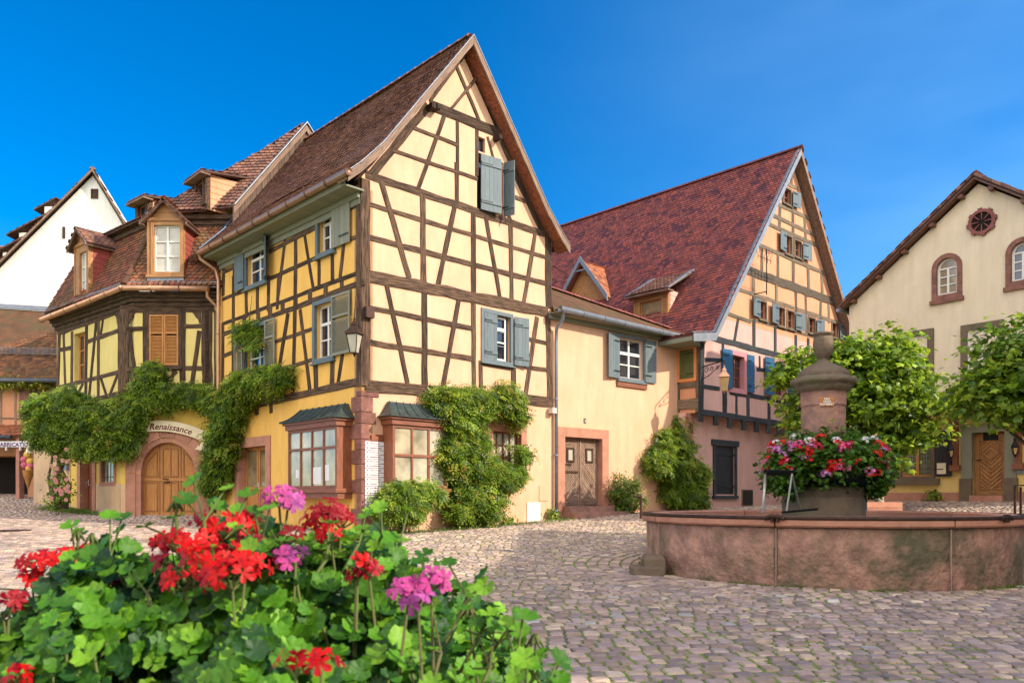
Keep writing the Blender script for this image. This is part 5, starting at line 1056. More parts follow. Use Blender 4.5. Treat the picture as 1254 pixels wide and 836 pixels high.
for (a, b) in ((LE2, k0), (k0, apx), (apx, RE)):
    n_ = Vector(PF.n)
    v = [a+n_*.02, b+n_*.02, b+n_*.02-Vector((0, 0, .26)), a+n_*.02-Vector((0, 0, .26))]
    if b is RE: vb_.add(v+[p+n_*.035 for p in v], [(0, 1, 2, 3), (4, 5, 6, 7), (0, 1, 5, 4), (2, 3, 7, 6), (0, 3, 7, 4), (1, 2, 6, 5)], (1, 1, 1))
    else: vz.add(v+[p+n_*.035 for p in v], [(0, 1, 2, 3), (4, 5, 6, 7), (0, 1, 5, 4), (2, 3, 7, 6), (0, 3, 7, 4), (1, 2, 6, 5)], (1, 1, 1))
    slab(vz, [a+Vector((0, 0, .06)), b+Vector((0, 0, .06)), b+Vector((0, 0, .06))+n_*.06-(n_*.16), a+Vector((0, 0, .06))-n_*.1], .02)
    slab(vb_, [a-Vector((0, 0, .12)), b-Vector((0, 0, .12)), b-n_*.4-Vector((0, 0, .12)), a-n_*.4-Vector((0, 0, .12))], .04)
slab(vz, [k0+e2v*LN+Vector((0, 0, .07)), apx+e2v*LN+Vector((0, 0, .07)), apx+e2v*(LN-.15)+Vector((0, 0, .07)), k0+e2v*(LN-.15)+Vector((0, 0, .07))], .02)
vz.build('verge_flashing', 'zinc', pr); vb_.build('verge_board', 'wood_silver', PH)
mb = MB(); q0 = LE2-Vector((0, 0, .1)); mb.add([q0+Vector((0, 0, .02)), q0+e2v*3.0, q0+e2v*3+PF.d*.95, q0+PF.d*1.0-PF.n*.35, q0-Vector((0, 0, .14))+Vector((0, 0, .02)), q0+e2v*3.0-Vector((0, 0, .14)), q0+e2v*3+PF.d*.95-Vector((0, 0, .14)), q0+PF.d*1.0-PF.n*.35-Vector((0, 0, .14))], [(0, 1, 2, 3), (4, 5, 6, 7), (0, 1, 5, 4), (0, 3, 7, 4)]); mb.build('eaves_board', 'paint_greygreen', PH)
bw = MB(); bq = e2v*LN; bw.add([PF.w(0, -1.2, 0)+e2v, PF.w(0, -1.2, 0)+bq, PF.w(0, 5.1, 0)+bq, PF.w(0, 5.1, 0)+e2v, PF.w(12.6, -1.2, 0)+bq, PF.w(12.6, 4, 0)+bq, PF.w(6.14, 12.9, 0)+bq, PF.w(12.6, -1.2, -.1), PF.w(12.6, 4, -.1)], [(0, 1, 2, 3), (1, 4, 5, 6, 2), (4, 7, 8, 5)]); bw.build('rear_wall', 'plaster_pink', PH)
# two dormers on the red roof
def on_roof(px, py):
    # point of the left roof slope under a picture position
    nrm = (apx-k0).cross(e2v).normalized(); d = Vector(((px-CX)/F_, 1, (CY-py)/F_)); return d*(k0.dot(nrm)/d.dot(nrm))
sl_n = Vector((-PF.d.x, -PF.d.y, 0))
for i, (px_, py_, wd_, hh, shed) in enumerate(((716, 372, 2.3, 1.9, False), (797, 388, 1.5, 1.05, True))):
    p = on_roof(px_, py_)
    F2 = Fac((p.x, p.y), (-e2v.x, -e2v.y), (sl_n.x, sl_n.y))
    if not shed: o = dormer(F2, -wd_/2, wd_/2, p.z-.5, p.z+.25, p.z+hh-.25, 2.2, PH, wm='wood_tan', cm='tile_red', rm='tile_orange', win=None, ov=.22)
    else: o = dormer(F2, -wd_/2, wd_/2, p.z-.4, p.z+hh-.2, p.z+hh+.95, 1.75, PH, wm='wood_tan', cm='plaster_pink', rm='tile_brown', win=(-.48, .48, p.z+.02, p.z+hh-.45), wfm='wood_orange', gm='glass_warm', shed=True, ov=.2, cols=1, rows=1)
    vb2 = MB()
    if not shed:
        for s_ in (-1, 1): prism(vb2, F2, [(s_*(wd_/2+.26), p.z+.08), (0, p.z+hh-.02), (0, p.z+hh-.27), (s_*(wd_/2+.26), p.z-.17)], .27+.002*s_, .31)
        prism(vb2, F2, [(-.42, p.z+hh-.62), (.42, p.z+hh-.62), (.36, p.z+hh-.56), (-.36, p.z+hh-.56)], .24, .268)
    else:
        for s_ in (-1, 1): a = F2.w(s_*(wd_/2+.22), p.z+hh-.18, .3); b = F2.w(s_*(wd_/2+.22), p.z+hh+1.0, -1.75); slab(vb2, [a, b, b-F2.d*s_*.2, a-F2.d*s_*.2], .04)
    vb2.build('dormer_flashing', 'zinc', o)
# antenna
an = MB(); a = PF.P(*(0, 0)); PF.cr(850, 180, 3.485); p = PF.P(254, 450); z0 = PF.P(254, 640)[1]; an.tube([PF.w(p[0], z0, .5), PF.w(p[0], p[1], .5)], .022, 5)
for dz, L_ in ((-.1, .5), (-.35, .6), (-1.0, .8)): an.tube([PF.w(p[0]-L_, p[1]+dz, .5), PF.w(p[0]+L_*.6, p[1]+dz, .5)], .012, 4); [an.tube([PF.w(p[0]-L_+k*.22, p[1]+dz-.12, .5), PF.w(p[0]-L_+k*.22, p[1]+dz+.12, .5)], .008, 4) for k in range(5)]
an.tube([PF.w(p[0], z0+.1, .5), PF.w(p[0], z0+.1, -.05)], .02, 5); tag(an.build('antenna', 'metal_black'), 'thin dark aerial mast standing before the salmon timbered gable', 'antenna')
# bracket lantern on the pink corner
pl = thing('bracket_lantern', 'amber glass lantern hanging from a scrolled iron bracket on the pink jettied storey', 'lantern', tuple(PF.w(.1, 4, .1)))
c_ = pix(887, 478, 24.6); lantern(pl, c_, .19, .42, 'copper_gutter', 'glass_amber'); mb = MB(); tp = c_+Vector((0, 0, .82)); b0 = PF.w(.06, 0, .04); b0.z = tp.z+.07; b1 = b0-Vector((0, 0, .4))
mb.tube([b0, tp+Vector((0, 0, .12)), tp+Vector((.02, 0, .1)), tp], .02, 6)
for k in range(3):
    u = .18+.25*k; cc = b0.lerp(tp, u)-Vector((0, 0, .12-.02*k)); dv = (tp-b0).normalized(); mb.tube([cc+dv*(.11-.02*k)*math.cos(t*.7)*(1-t*.06)+Vector((0, 0, (.11-.02*k)*math.sin(t*.7)*(1-t*.06))) for t in range(12)], .011, 5)
mb.tube([b1, b0.lerp(tp, .3)-Vector((0, 0, .3)), b0.lerp(tp, .8)-Vector((0, 0, .02))], .014, 5); mb.build('bracket', 'metal_black', pl)
# =============== IVORY HOUSE (right) ===============
RH = thing('ivory_house', 'ivory rendered gabled house with arched attic windows and a chevron panelled door', 'house', (15.5, 26, -.2))
D0 = (13.85, 23.2); DFc = Fac(D0, (.629, -.777), (-.777, -.629)); DFc.cr(0, 0, 1); D_ = DFc.P
la, ra = D_(1040, 372), None; ap = D_(1198, 221); sp = (ap[1]-la[1])/(ap[0]-la[0]); te = 2*ap[0]-la[0]
a1 = DFc.rect(1149, 331, 1171, 362); a1s = DFc.P(1160, 327)[1]; a2 = DFc.rect(1239, 312, 1261, 346); 
def AW(r, zs): return arch_pts(r[0], r[1], r[2], zs, 10)
a1 = (D_(1147, 360)[0], D_(1173, 360)[0], D_(1147, 363)[1], 0); a2 = (D_(1238, 345)[0], D_(1266, 345)[0], D_(1238, 347)[1], 0)
s1 = D_(1160, 328)[1]; s2 = s1+.02
hol = [AW(a1, s1), AW(a2, a1[2]+(s1-a1[2]))]; a2 = (a2[0], a2[1], a1[2], 0)
r1 = DFc.rect(1108, 414, 1137, 475); r2 = DFc.rect(1185, 405, 1222, 468); r3 = DFc.rect(1104, 540, 1141, 583); dr = DFc.rect(1191, 530, 1231, 608); dr = (dr[0], dr[1], g1(13.9, 23)+.18, dr[3])
hol += [r1, r2, r3, dr]
zsplit = 3.2
wall(DFc, [(la[0], zsplit), (te, zsplit), (te, la[1]-.1), (ap[0], ap[1]-.1), (la[0], la[1]-.1)], [h for h in hol[:2]], 'plaster_ivory', RH, .16)
wall(DFc, [(la[0], -1.2), (te, -1.2), (te, zsplit), (la[0], zsplit)], [r3, dr], 'plaster_straw', RH, .16) if r1[2] > zsplit else None
if r1[2] <= zsplit: wall(DFc, [(la[0], -1.2), (te, -1.2), (te, zsplit-.002), (la[0], zsplit-.002)], [r3, dr], 'plaster_straw', RH, .16)
for r in (r1, r2):
    o = window(DFc, r, RH, 'paint_white', 'glass_curtain', 2, 3, .06, .035, -.012); mb = MB(); ring(mb, DFc, [(r[0], r[2]), (r[1], r[2]), (r[1], r[3]), (r[0], r[3])], -.17, 0, .085); mb.build('stone_surround', 'sandstone_grey', o)
for r, gm in ((a1, 'glass_warm'), (a2, 'glass_dark')):
    q = (r[0], r[1], r[2], s1); o = window(DFc, q, RH, 'paint_white', gm, 2, 3, .07, .035, .08, arch=s1); mb = MB(); ap_ = arch_pts(r[0], r[1], r[2], s1, 10); ring(mb, DFc, ap_, -.13, -.06, .05); rbox(mb, DFc, r[0]-.18, r[1]+.18, r[2]-.25, r[2]-.135, 0, .09); mb.build('stone_surround', 'sandstone_red', o)
# oculus
oc = D_(1203, 272); mb = MB(); rr = .37
for k in range(8): a = math.pi*k/4; prism(mb, DFc, [(oc[0]+math.cos(a+.09)*.08, oc[1]+math.sin(a+.09)*.08), (oc[0]+math.cos(a+.06)*rr*.8, oc[1]+math.sin(a+.06)*rr*.8), (oc[0]+math.cos(a-.06)*rr*.8, oc[1]+math.sin(a-.06)*rr*.8), (oc[0]+math.cos(a-.09)*.08, oc[1]+math.sin(a-.09)*.08)], .03, .07)
for k in range(24):
    a, b = 2*math.pi*k/24, 2*math.pi*(k+1)/24; R1_ = rr*(1.12 if k % 3 == 0 else 1.0); prism(mb, DFc, [(oc[0]+math.cos(t)*q_, oc[1]+math.sin(t)*q_) for t, q_ in ((a, rr*.76), (b, rr*.76), (b, R1_), (a, R1_))], .0, .09+.001*(k % 2))
o = mb.build('oculus', 'tile_red', RH); mb = MB(); prism(mb, DFc, [(oc[0]+math.cos(2*math.pi*k/20)*rr*.78, oc[1]+math.sin(2*math.pi*k/20)*rr*.78) for k in range(20)], .005, .02); mb.build('oculus_void', 'interior_dark', o)
# leaded ground window with dark shutters
o = window(DFc, r3, RH, 'wood_orange', 'glass_lead', 2, 1, .06, .05, .08); mb = MB(); W_ = (r3[1]-r3[0]-.12)/2
for k in range(2):
    a = r3[0]+.06+k*(W_+.02)
    for i in range(1, 5): rbox(mb, DFc, a+W_*i/5-.005, a+W_*i/5+.005, r3[2]+.06, r3[3]-.06, -.112, -.1)
    for i in range(1, 7): z = r3[2]+(r3[3]-r3[2])*i/7; rbox(mb, DFc, a, a+W_, z-.005, z+.005, -.111, -.101)
mb.build('lead_cames', 'zinc', o); mb = MB(); rbox(mb, DFc, r3[0]-.45, r3[1]+.25, r3[2]-.26, r3[2]-.08, 0, .14); ring(mb, DFc, [(r3[0], r3[2]), (r3[1], r3[2]), (r3[1], r3[3]), (r3[0], r3[3])], -.1, -.05, .04); mb.build('stone_surround', 'sandstone_grey', o)
q = DFc.rect(1144, 518, 1164, 583); shutter(DFc, r3[1]+.12, r3[1]+.12+(q[1]-q[0]), q[2], r3[3]+.25, o, 'paint_black', .05, braces=False); shutter(DFc, r3[0]-.12-(q[1]-q[0]), r3[0]-.12, q[2], r3[3]+.25, o, 'paint_black', .05, braces=False)
mb = MB(); q = DFc.rect(1149, 567, 1160, 580); rbox(mb, DFc, *q, .085, .10); tag(mb.build('notice', 'sign_cream'), 'small framed cream notice on the black shutter of the leaded window', 'sign')
# chevron door
mb = MB(); t0, t1, z0, z1 = dr; rec = .2; rbox(mb, DFc, t0, t1, z0, z1, -rec-.05, -rec); cx_ = (t0+t1)/2; zc = z0+.95+.28
for t_ in (t0+.01, t1-.13): rbox(mb, DFc, t_, t_+.12, z0+.01, z1-.01, -rec, -rec+.04)
for z_ in (z0+.01, z1-.15): rbox(mb, DFc, t0+.13, t1-.13, z_, z_+.13, -rec+.001, -rec+.038)
hw = (t1-t0)/2-.14
def clipz(z): return min(max(z, z0+.15), z1-.16)
for sg in (-1, 1):
    for k in range(1, 14):
        for up_ in (-1, 1):
            zz = zc+up_*k*.125; p = [(cx_, zz+up_*0), (cx_+sg*hw, zz-up_*hw*.9), (cx_+sg*hw, zz-up_*hw*.9+up_*.075), (cx_, zz+up_*.075)]
            if (zz-up_*hw*.9-zc)*up_ < -.0:
                f = (k*.125)/(hw*.9); p = [(cx_, zz), (cx_+sg*hw*f, zc), (cx_+sg*min(hw, hw*f+.075/.9), zc), (cx_, zz+up_*.075)]
            p = [(t, clipz(z)) for t, z in p]
            if max(z for t, z in p)-min(z for t, z in p) > .03: x = random.uniform(.85, 1.2); prism(mb, DFc, p, -rec, -rec+.03+random.uniform(0, .004), (x, x, x))
do = mb.build('door', 'wood_tan', RH); mb = MB(); rbox(mb, DFc, cx_-.2, cx_+.2, z0+1.62, z0+2.02, -rec+.036, -rec+.05); mb.build('door_grille', 'metal_black', do); mb = MB(); mb.tube([DFc.w(t0+.08, z0+1.05, -rec+.04), DFc.w(t0+.08, z0+1.05, -rec+.09), DFc.w(t0+.2, z0+1.05, -rec+.09)], .015, 6); mb.build('handle', 'metal_black', do)
mb = MB(); rbox(mb, DFc, t0-.3, t0-.0, z0+.5, z1+.25, -.18, .06); rbox(mb, DFc, t1+.0, t1+.3, z0+.5, z1+.25, -.18, .06); rbox(mb, DFc, t0, t1, z1, z1+.25, -.18, .058); mb.build('door_surround', 'paint_greygreen', do)
mb = MB(); rbox(mb, DFc, t0-.34, t0, z0-.5, z0+.498, -.18, .09); mb.build('pilaster_base', 'sandstone_grey', do); mb = MB(); rbox(mb, DFc, t1, t1+.34, z0-.5, z0+.498, -.18, .09); mb.build('pilaster_base', 'sandstone_grey', do)
mb = MB(); rbox(mb, DFc, t0-.001, t1+.001, z0-.6, z0, -.2, .25); mb.build('step', 'sandstone_pink', RH)
mb = MB(); rbox(mb, DFc, la[0], t0-.345, -1.2, g1(12.3, 25)+.28, 0, .03); mb.build('plinth', 'sandstone_pink', RH); mb = MB(); rbox(mb, DFc, t1+.345, te, -1.2, g1(15, 21.6)+.28, 0, .03); mb.build('plinth', 'sandstone_pink', RH)
# canopy on brackets
mb = MB(); zc_ = D_(1150, 497)[1]; ca, cb_ = D_(1160, 500)[0], te-.3
mb.add([DFc.w(ca-.5, zc_-.08, 1.0), DFc.w(cb_, zc_-.08, 1.0), DFc.w(cb_, zc_+.42, 0), DFc.w(ca-.1, zc_+.42, 0), DFc.w(ca-.5, zc_-.16, 1.0), DFc.w(cb_, zc_-.16, 1.0), DFc.w(cb_, zc_-.16, 0), DFc.w(ca-.5, zc_-.16, 0), DFc.w(ca-.5, zc_-.08, 0)], [(0, 1, 2, 3), (4, 5, 6, 7), (0, 1, 5, 4), (0, 3, 8), (0, 8, 7, 4)])
co = mb.build('canopy', 'slate_blue', RH)
for t_ in (D_(1172, 540)[0], D_(1249, 540)[0]):
    mb = MB(); rbox(mb, DFc, t_-.07, t_+.07, .95, zc_-.17, .04, .16); rbox(mb, DFc, t_-.14, t_+.14, .78, .95, .03, .22); mb.tube([DFc.w(t_, 1.8, .14), DFc.w(t_, zc_-.2, .85)], .06, 6); mb.build('canopy_bracket', 'wood_redbrown', co)
for t_, nm in ((D_(1170, 560)[0], 'left'), (D_(1248, 560)[0], 'right')):
    ln = thing('coach_lantern', 'small black carriage lamp on the %s canopy bracket beside the chevron door' % nm, 'lantern', tuple(DFc.w(t_, 1.3, .2))); lantern(ln, DFc.w(t_, 1.2, .32), .09, .2, 'metal_black', 'glass_amber')
mb = MB(); q = DFc.rect(1244, 567, 1262, 580); rbox(mb, DFc, *q, .03, .05); tag(mb.build('wall_sign', 'zinc'), 'pale grey plate on the ivory house wall right of the chevron door', 'sign')
# roof of the ivory house
rm = MB(); A0 = DFc.w(ap[0], ap[1]+.10, .32); L0 = DFc.w(la[0]-.2, la[1]-.10, .32); R0_ = DFc.w(te+.2, la[1]-.10, .32); bk = -DFc.n*11
tiles(rm, [L0, A0, A0+bk, L0+bk], .2, .17, pal_b, .2, lift=.04); tiles(rm, [A0, R0_, R0_+bk, A0+bk], .2, .17, pal_b, .2, lift=.04)
hr = rm.build('roof', 'tile_brown', RH); mb = MB()
for a, b in ((L0, A0), (R0_, A0)):
    n_ = int((b-a).length/.3)
    for i in range(n_): p0, p1 = a.lerp(b, i/n_), a.lerp(b, (i+1)/n_); x = random.uniform(.7, 1.4); d = (p1-p0); mb.box(p0-DFc.n*.12+Vector((0, 0, -.03)), d*1.06, DFc.n*.16, Vector((0, 0, .10+random.uniform(-.01, .02))), (x, x, x))
mb.build('verge_tiles', 'tile_brown', hr); mb = MB()
for a, b in ((L0, A0), (R0_, A0)):
    v = [a-Vector((0, 0, .04)), b-Vector((0, 0, .04)), b-Vector((0, 0, .13)), a-Vector((0, 0, .13))]; mb.add(v+[p-DFc.n*.30 for p in v], [(0, 1, 2, 3), (4, 5, 6, 7), (2, 3, 7, 6)], (.5, .5, .5))
    n_ = 5
    for i in range(n_): p = a.lerp(b, (i+.5)/n_)-Vector((0, 0, .24)); mb.box(p-DFc.d*.07-DFc.n*.36, DFc.d*.14, DFc.n*.30, Vector((0, 0, .11)), (.6, .6, .6))
mb.build('verge_board', 'wood_redbrown', RH)
bw = MB(); W0 = [DFc.w(la[0], -1.2, -.05), DFc.w(la[0], -1.2, -10), DFc.w(la[0], la[1]-.2, -10), DFc.w(la[0], la[1]-.2, -.05), DFc.w(te, -1.2, -.05), DFc.w(te, -1.2, -10), DFc.w(te, la[1]-.2, -10), DFc.w(te, la[1]-.2, -.05), DFc.w(ap[0], ap[1]-.1, -10)]; bw.add(W0, [(0, 1, 2, 3), (4, 5, 6, 7), (1, 5, 6, 8, 2)]); bw.build('side_wall', 'plaster_ivory', RH)
gutter(RH, [L0+Vector((0, 0, -.1)), L0+Vector((0, 0, -.12))+bk*.5], .08, 'zinc')
# unseen houses that close the square; the cream one is added for its shade
def plain_house(name, label, corners, zt, zr, m):
    h = thing(name, label, 'house', (corners[0][0], corners[0][1], -1)); c = [Vector((*p, 0)) for p in corners]; mb = MB()
    lo_ = [p+Vector((0, 0, -1.8)) for p in c]; hi_ = [p+Vector((0, 0, zt)) for p in c]; m0 = (c[0]+c[3])/2+Vector((0, 0, zr)); m1 = (c[1]+c[2])/2+Vector((0, 0, zr))
    mb.add(lo_+hi_+[m0, m1], [(0, 1, 5, 4), (1, 2, 6, 9, 5), (2, 3, 7, 6), (3, 0, 4, 8, 7)]); mb.build('wall', m, h)
    mb = MB(); ov = (c[1]-c[0]).normalized()*.3; tiles(mb, [hi_[0]-ov, hi_[1]+ov, m1+ov, m0-ov], .3, .25, pal_b, .2); tiles(mb, [hi_[3]-ov, hi_[2]+ov, m1+ov, m0-ov], .3, .25, pal_b, .2); mb.build('roof', 'tile_brown', h)
    fr = Fac(c[0][:2], (c[1]-c[0])[:2], (c[0]-c[3])[:2]); L_ = (c[1]-c[0]).length
    for i in range(int(L_/2.6)):
        for z in (0.2, 3.2):
            window(fr, (i*2.6+1, i*2.6+1.9, z, z+1.35), h, 'paint_white', 'glass_dark', 2, 3, rec=-.06)
    return h
plain_house('unseen_shade_house', 'tall cream townhouse out of view, added to shade the fountain and the near cobbles', [(13.0, 1.2), (13.3, 13.3), (22.0, 11.8), (21.0, 0.5)], 7.4, 10.6, 'plaster_cream')
plain_house('ochre_townhouse', 'ochre townhouse behind the camera closing the square', [(-16, -9), (10, -9), (10, -17), (-16, -17)], 7.0, 10.5, 'plaster_ivory')
# =============== FOUNTAIN ===============
fc = Vector((5.24, 13.3, 0)); zb = g1(5.2, 11.5)-.05; zr = -.27
FT = thing('fountain', 'large round pink sandstone fountain basin with a capped round pillar and stone urn', 'fountain', (5.24, 13.3, -1.22))
RB = 2.93
mb = MB(); NS = 8; off0 = math.atan2(10.38-13.3, 3.35-5.24)
def fring(r, z, a): return fc+Vector((r*math.cos(a), r*math.sin(a), z))
for s in range(NS):   # eight curved slabs with pale joints
    a0 = off0+2*math.pi*s/NS+.006; a1 = off0+2*math.pi*(s+1)/NS-.006; n_ = 22; x = random.uniform(.88, 1.1); v = []; prof_ = [(RB-.30, -1.4), (RB, -1.4), (RB+.0, zb+.1), (RB-.015, zb+.4), (RB-.01, zr-.16), (RB-.03, zr-.15), (RB-.30, zr-.15)]
    for i in range(n_+1):
        a = a0+(a1-a0)*i/n_
        for r, z in prof_: rj = random.uniform(-.009, .007) if 0 < i < n_ else -.008; v.append(fring(r+rj, z, a))
    k = len(prof_); f = [(i*k+j, i*k+j+1, (i+1)*k+j+1, (i+1)*k+j) for i in range(n_) for j in range(k-1)]+[tuple(range(k)), tuple(range(n_*k, n_*k+k))]; mb.add(v, f, (x, x, x))
mat('stone_basin', (.50, .27, .19), (.22, .11, .08), rough=.86, ns=3.4, bump=1., bs=11, attr=True, c3=(.10, .085, .045), s3=1.1, t3=(.42, .62), bd=.06)
bo = mb.build('basin', 'stone_basin', FT, True)
for s in range(NS): mb = MB(); a = off0+2*math.pi*s/NS; mb.box(fring(RB-.05, -1.3, a)-Vector((-math.sin(a), math.cos(a), 0))*.008, Vector((-math.sin(a), math.cos(a), 0))*.016, Vector((math.cos(a), math.sin(a), 0))*.045, Vector((0, 0, zr-.16+1.3))); mb.build('mortar_joint', 'mortar', bo)
mb = MB()
for s in range(NS):
    a0 = off0+2*math.pi*s/NS+.004; a1 = off0+2*math.pi*(s+1)/NS-.004; n_ = 16; x = random.uniform(.85, 1.15); v = []; prof_ = [(RB-.34, zr-.145), (RB+.035, zr-.145), (RB+.06, zr-.12), (RB+.062, zr-.02), (RB+.045, zr), (RB-.32, zr+.0), (RB-.345, zr-.02)]
    for i in range(n_+1):
        a = a0+(a1-a0)*i/n_; jz = random.uniform(-.002, .002)
        for r, z in prof_: v.append(fring(r+random.uniform(-.003, .003), z+jz, a))
    k = len(prof_); f = [(i*k+j, i*k+(j+1) % k, (i+1)*k+(j+1) % k, (i+1)*k+j) for i in range(n_) for j in range(k)]+[tuple(range(k)), tuple(range(n_*k, n_*k+k))]; mb.add(v, f, (x, x, x))
mb.build('rim', 'sandstone_pink', FT)
mb = MB(); mb.lathe(fc+Vector((0, 0, zr)), [(RB-.10, .002), (RB+.05, .002), (RB+.068, -.002), (RB+.068, -.045), (RB+.06, -.045)], 96); hp = mb.build('iron_hoop', 'metal_rust', FT, True)
for a in (off0+.0, -1.05): 
    mb = MB(); p = fring(RB+.09, zr-.03, a); tn = Vector((-math.sin(a), math.cos(a), 0)); mb.tube([p-tn*.14, p-tn*.05+Vector((0, 0, .03)), p+tn*.05+Vector((0, 0, .03)), p+tn*.14], .03, 7); mb.tube([p-tn*.03-Vector((0, 0, .05)), p-tn*.03+Vector((0, 0, .06))], .02, 6); mb.tube([p+tn*.04-Vector((0, 0, .05)), p+tn*.04+Vector((0, 0, .06))], .02, 6); mb.build('clamp', 'metal_rust', FT)
mb = MB(); mb.lathe(fc, [(0, zr-.14), (RB-.31, zr-.14)], 64); mb.build('water', 'water', FT)
# pillar
PC = Vector((5.24+.04, 13.3, 0))
mb = MB(); mb.lathe(PC, [(.66, -1.2), (.66, -.02), (.64, .0), (.655, .012), (.655, .36), (.63, .40), (.4, .41)], 64, jit=.004, worn=1); mb.build('pedestal', 'sandstone_grey', FT, True)
mb = MB(); mb.lathe(PC, [(.37, 0.178), (.365, 0.355), (.358, 0.888), (.352, 1.527), (.37, 1.536), (.36, 1.550), (.36, 1.740), (.38, 1.776)], 64, jit=.0025, worn=1); mb.build('pillar', 'sandstone_pillar', FT, True)
mb = MB(); mb.lathe(PC, [(.39, 1.767), (.42, 1.794), (.46, 1.847), (.46, 1.874), (.52, 1.900), (.535, 1.936), (.52, 1.980), (.46, 2.007), (.40, 2.025), (.41, 2.051), (.385, 2.113), (.30, 2.184), (.17, 2.247), (.10, 2.282), (.085, 2.327), (.11, 2.353)], 64, jit=.006, worn=1); mb.build('cap', 'sandstone_grey', FT, True)
mb = MB(); mb.lathe(PC, [(.08, 2.327), (.095, 2.362), (.13, 2.398), (.155, 2.469), (.165, 2.557), (.165, 2.584), (.158, 2.646), (.15, 2.691), (.135, 2.708), (.14, 2.726), (.17, 2.744), (.17, 2.762), (.15, 2.779), (.13, 2.753), (0, 2.735)], 40, jit=.003, worn=1)
for k in range(26): a = 2*math.pi*k/26; mb.lathe(PC+Vector((.158*math.cos(a), .158*math.sin(a), 2.495)), [(0, -.012), (.012, 0), (0, .012)], 6)
mb.build('urn', 'sandstone_grey', FT, True)
# plaque
PFc = Fac((PC.x, PC.y), (1, .0), (0, -1)); pq = thing('plaque', 'small rust brown enamel plaque with white lettering fixed to the round pillar', 'sign', (PC.x, PC.y-.4, 1.6))
an0 = -math.pi/2-.22
def onp(x, z, o=.0): a = an0+x/.36; r = .360+o; return PC+Vector((r*math.cos(a), r*math.sin(a), z))
zp = (608-491)/960*12.9; mb = MB(); n_ = 6
mb.add([onp(-.105+.21*i/n_, zp+dz, .012) for i in range(n_+1) for dz in (-.075, .075)], [(2*i, 2*i+1, 2*i+3, 2*i+2) for i in range(n_)]); mb.build('plate', 'paint_orange' if False else 'wood_orange', pq)
mb = MB()
for s_, dz in (('EAU', .028), ('NON', -.015), ('POTABLE !', -.058)): text(mb, s_, .046, lambda x, y, z: onp(x, zp+dz+y, .016+z*.2), bold=.001, ext=.003)
mb.build('lettering', 'ink_white', pq)
# spouts, water jets and the grid standing in the basin
sp = MB(); c = pix(1055, 621, 12.9); wj = MB()
p0 = pix(937, 578, 12.2); p1 = pix(973, 579, 12.5); 
mb = MB(); mb.tube([p0, p1], .045, 8); q = MB(); q.tube([p0+Vector((-.0, 0, -.03)), p0+Vector((-.02, -.02, -.3)), pix(934, 628, 12.1)], [.022, .02, .028], 6)
sp_o = thing('grid_stand', 'black padded bar on thin pale legs standing in the fountain basin', 'stand', tuple(p0)); mb.build('padded_bar', 'metal_black', sp_o, True); q.build('post', 'metal_white', sp_o, True)
mb = MB(); top = pix(970, 580, 12.4); mb.tube([top, pix(963, 627, 12.1)], .016, 6); mb.tube([top, pix(980, 624, 12.5)], .016, 6); mb.build('leg', 'metal_white', sp_o, True); mb = MB(); mb.tube([pix(958, 627, 12.0), pix(1001, 623, 12.5)], .02, 6); mb.build('foot_bar', 'metal_black', sp_o)
wj.tube([pix(1061, 597, 13.2), pix(1061, 606, 13.2), pix(1060.5, 626, 13.2)], [.012, .014, .02], 6); mb = MB(); mb.tube([pix(1046, 596, 13.25), pix(1061, 596, 13.2)], .02, 8); so_ = mb.build('spout', 'metal_rust', FT, True); wj.build('water_jet', 'water_stream', FT, True)
# mounting block at the foot of the basin
mb = MB(); bk_ = thing('mounting_block', 'two-stepped worn grey stone block against the foot of the basin', 'stone', (2.3, 13, -1.2)); c = Vector((2.12, 12.35, g1(2.1, 12.4)))
for (dx, sx, sy, h) in ((0, .50, .5, .14), (.10, .34, .42, .31)):
    m2 = MB(); v = []
    for z, sh in ((-.1, 0), (h*.8, .01), (h, .05)):
        for (a, b) in ((-1, -1), (-.2, -1.08), (1, -1), (1.03, .1), (1, 1), (-1, 1), (-1.05, 0)): v.append(c+Vector((dx+a*(sx/2-sh)+random.uniform(-.012, .012), b*(sy/2-sh), z+random.uniform(-.008, .008))))
    f = [(i*7+j, i*7+(j+1) % 7, (i+1)*7+(j+1) % 7, (i+1)*7+j) for i in range(2) for j in range(7)]+[tuple(range(14, 21))]; m2.add(v, f); m2.build('block', 'sandstone_grey', bk_)
# iron stub beyond the basin, handrail, bench wall
mb = MB(); a = pix(785, 630, 21.0); mb.tube([a-Vector((0, 0, .1)), pix(785, 608, 21.0), pix(775, 607, 21.0)], .04, 6); tag(mb.build('iron_hook_post', 'metal_rust'), 'short dark iron post with a bent top beside the basin', 'post')
mb = MB(); a0 = pix(1243, 594, 19); 
mb.tube([a0-Vector((0, 0, 1.1)), a0, pix(1262, 594, 18.8)], .03, 6); mb.tube([pix(1250, 596, 19)-Vector((0, 0, 1.1)), pix(1250, 596, 19)], .03, 6); mb.tube([pix(1263, 594, 18.6)-Vector((0, 0, 1.1)), pix(1263, 594, 18.6)], .03, 6); tag(mb.build('handrail', 'metal_rust'), 'rusty iron handrail in front of the ivory house', 'railing')
bs = MB(); 
for r_ in range(3):
    for i in range(3): x = random.uniform(.8, 1.2); p = pix(1049, 624, 20.3)+Vector((i*.42+(r_ % 2)*.08, .05*i, r_*.17-.45)); bs.box(p, (.40, 0, 0), (0, .4, 0), (0, 0, .16), (x, x, x))
for i in range(3): p = pix(1049, 624, 20.3)+Vector((i*.42, .05*i, .06)); bs.box(p, (.40, 0, 0), (0, .4, 0), (0, 0, .14), (1.3, 1.3, 1.25))
tag(bs.build('stone_bench', 'sandstone_pink'), 'low pale stone block seat beside the pale tree trunk behind the fountain', 'bench')
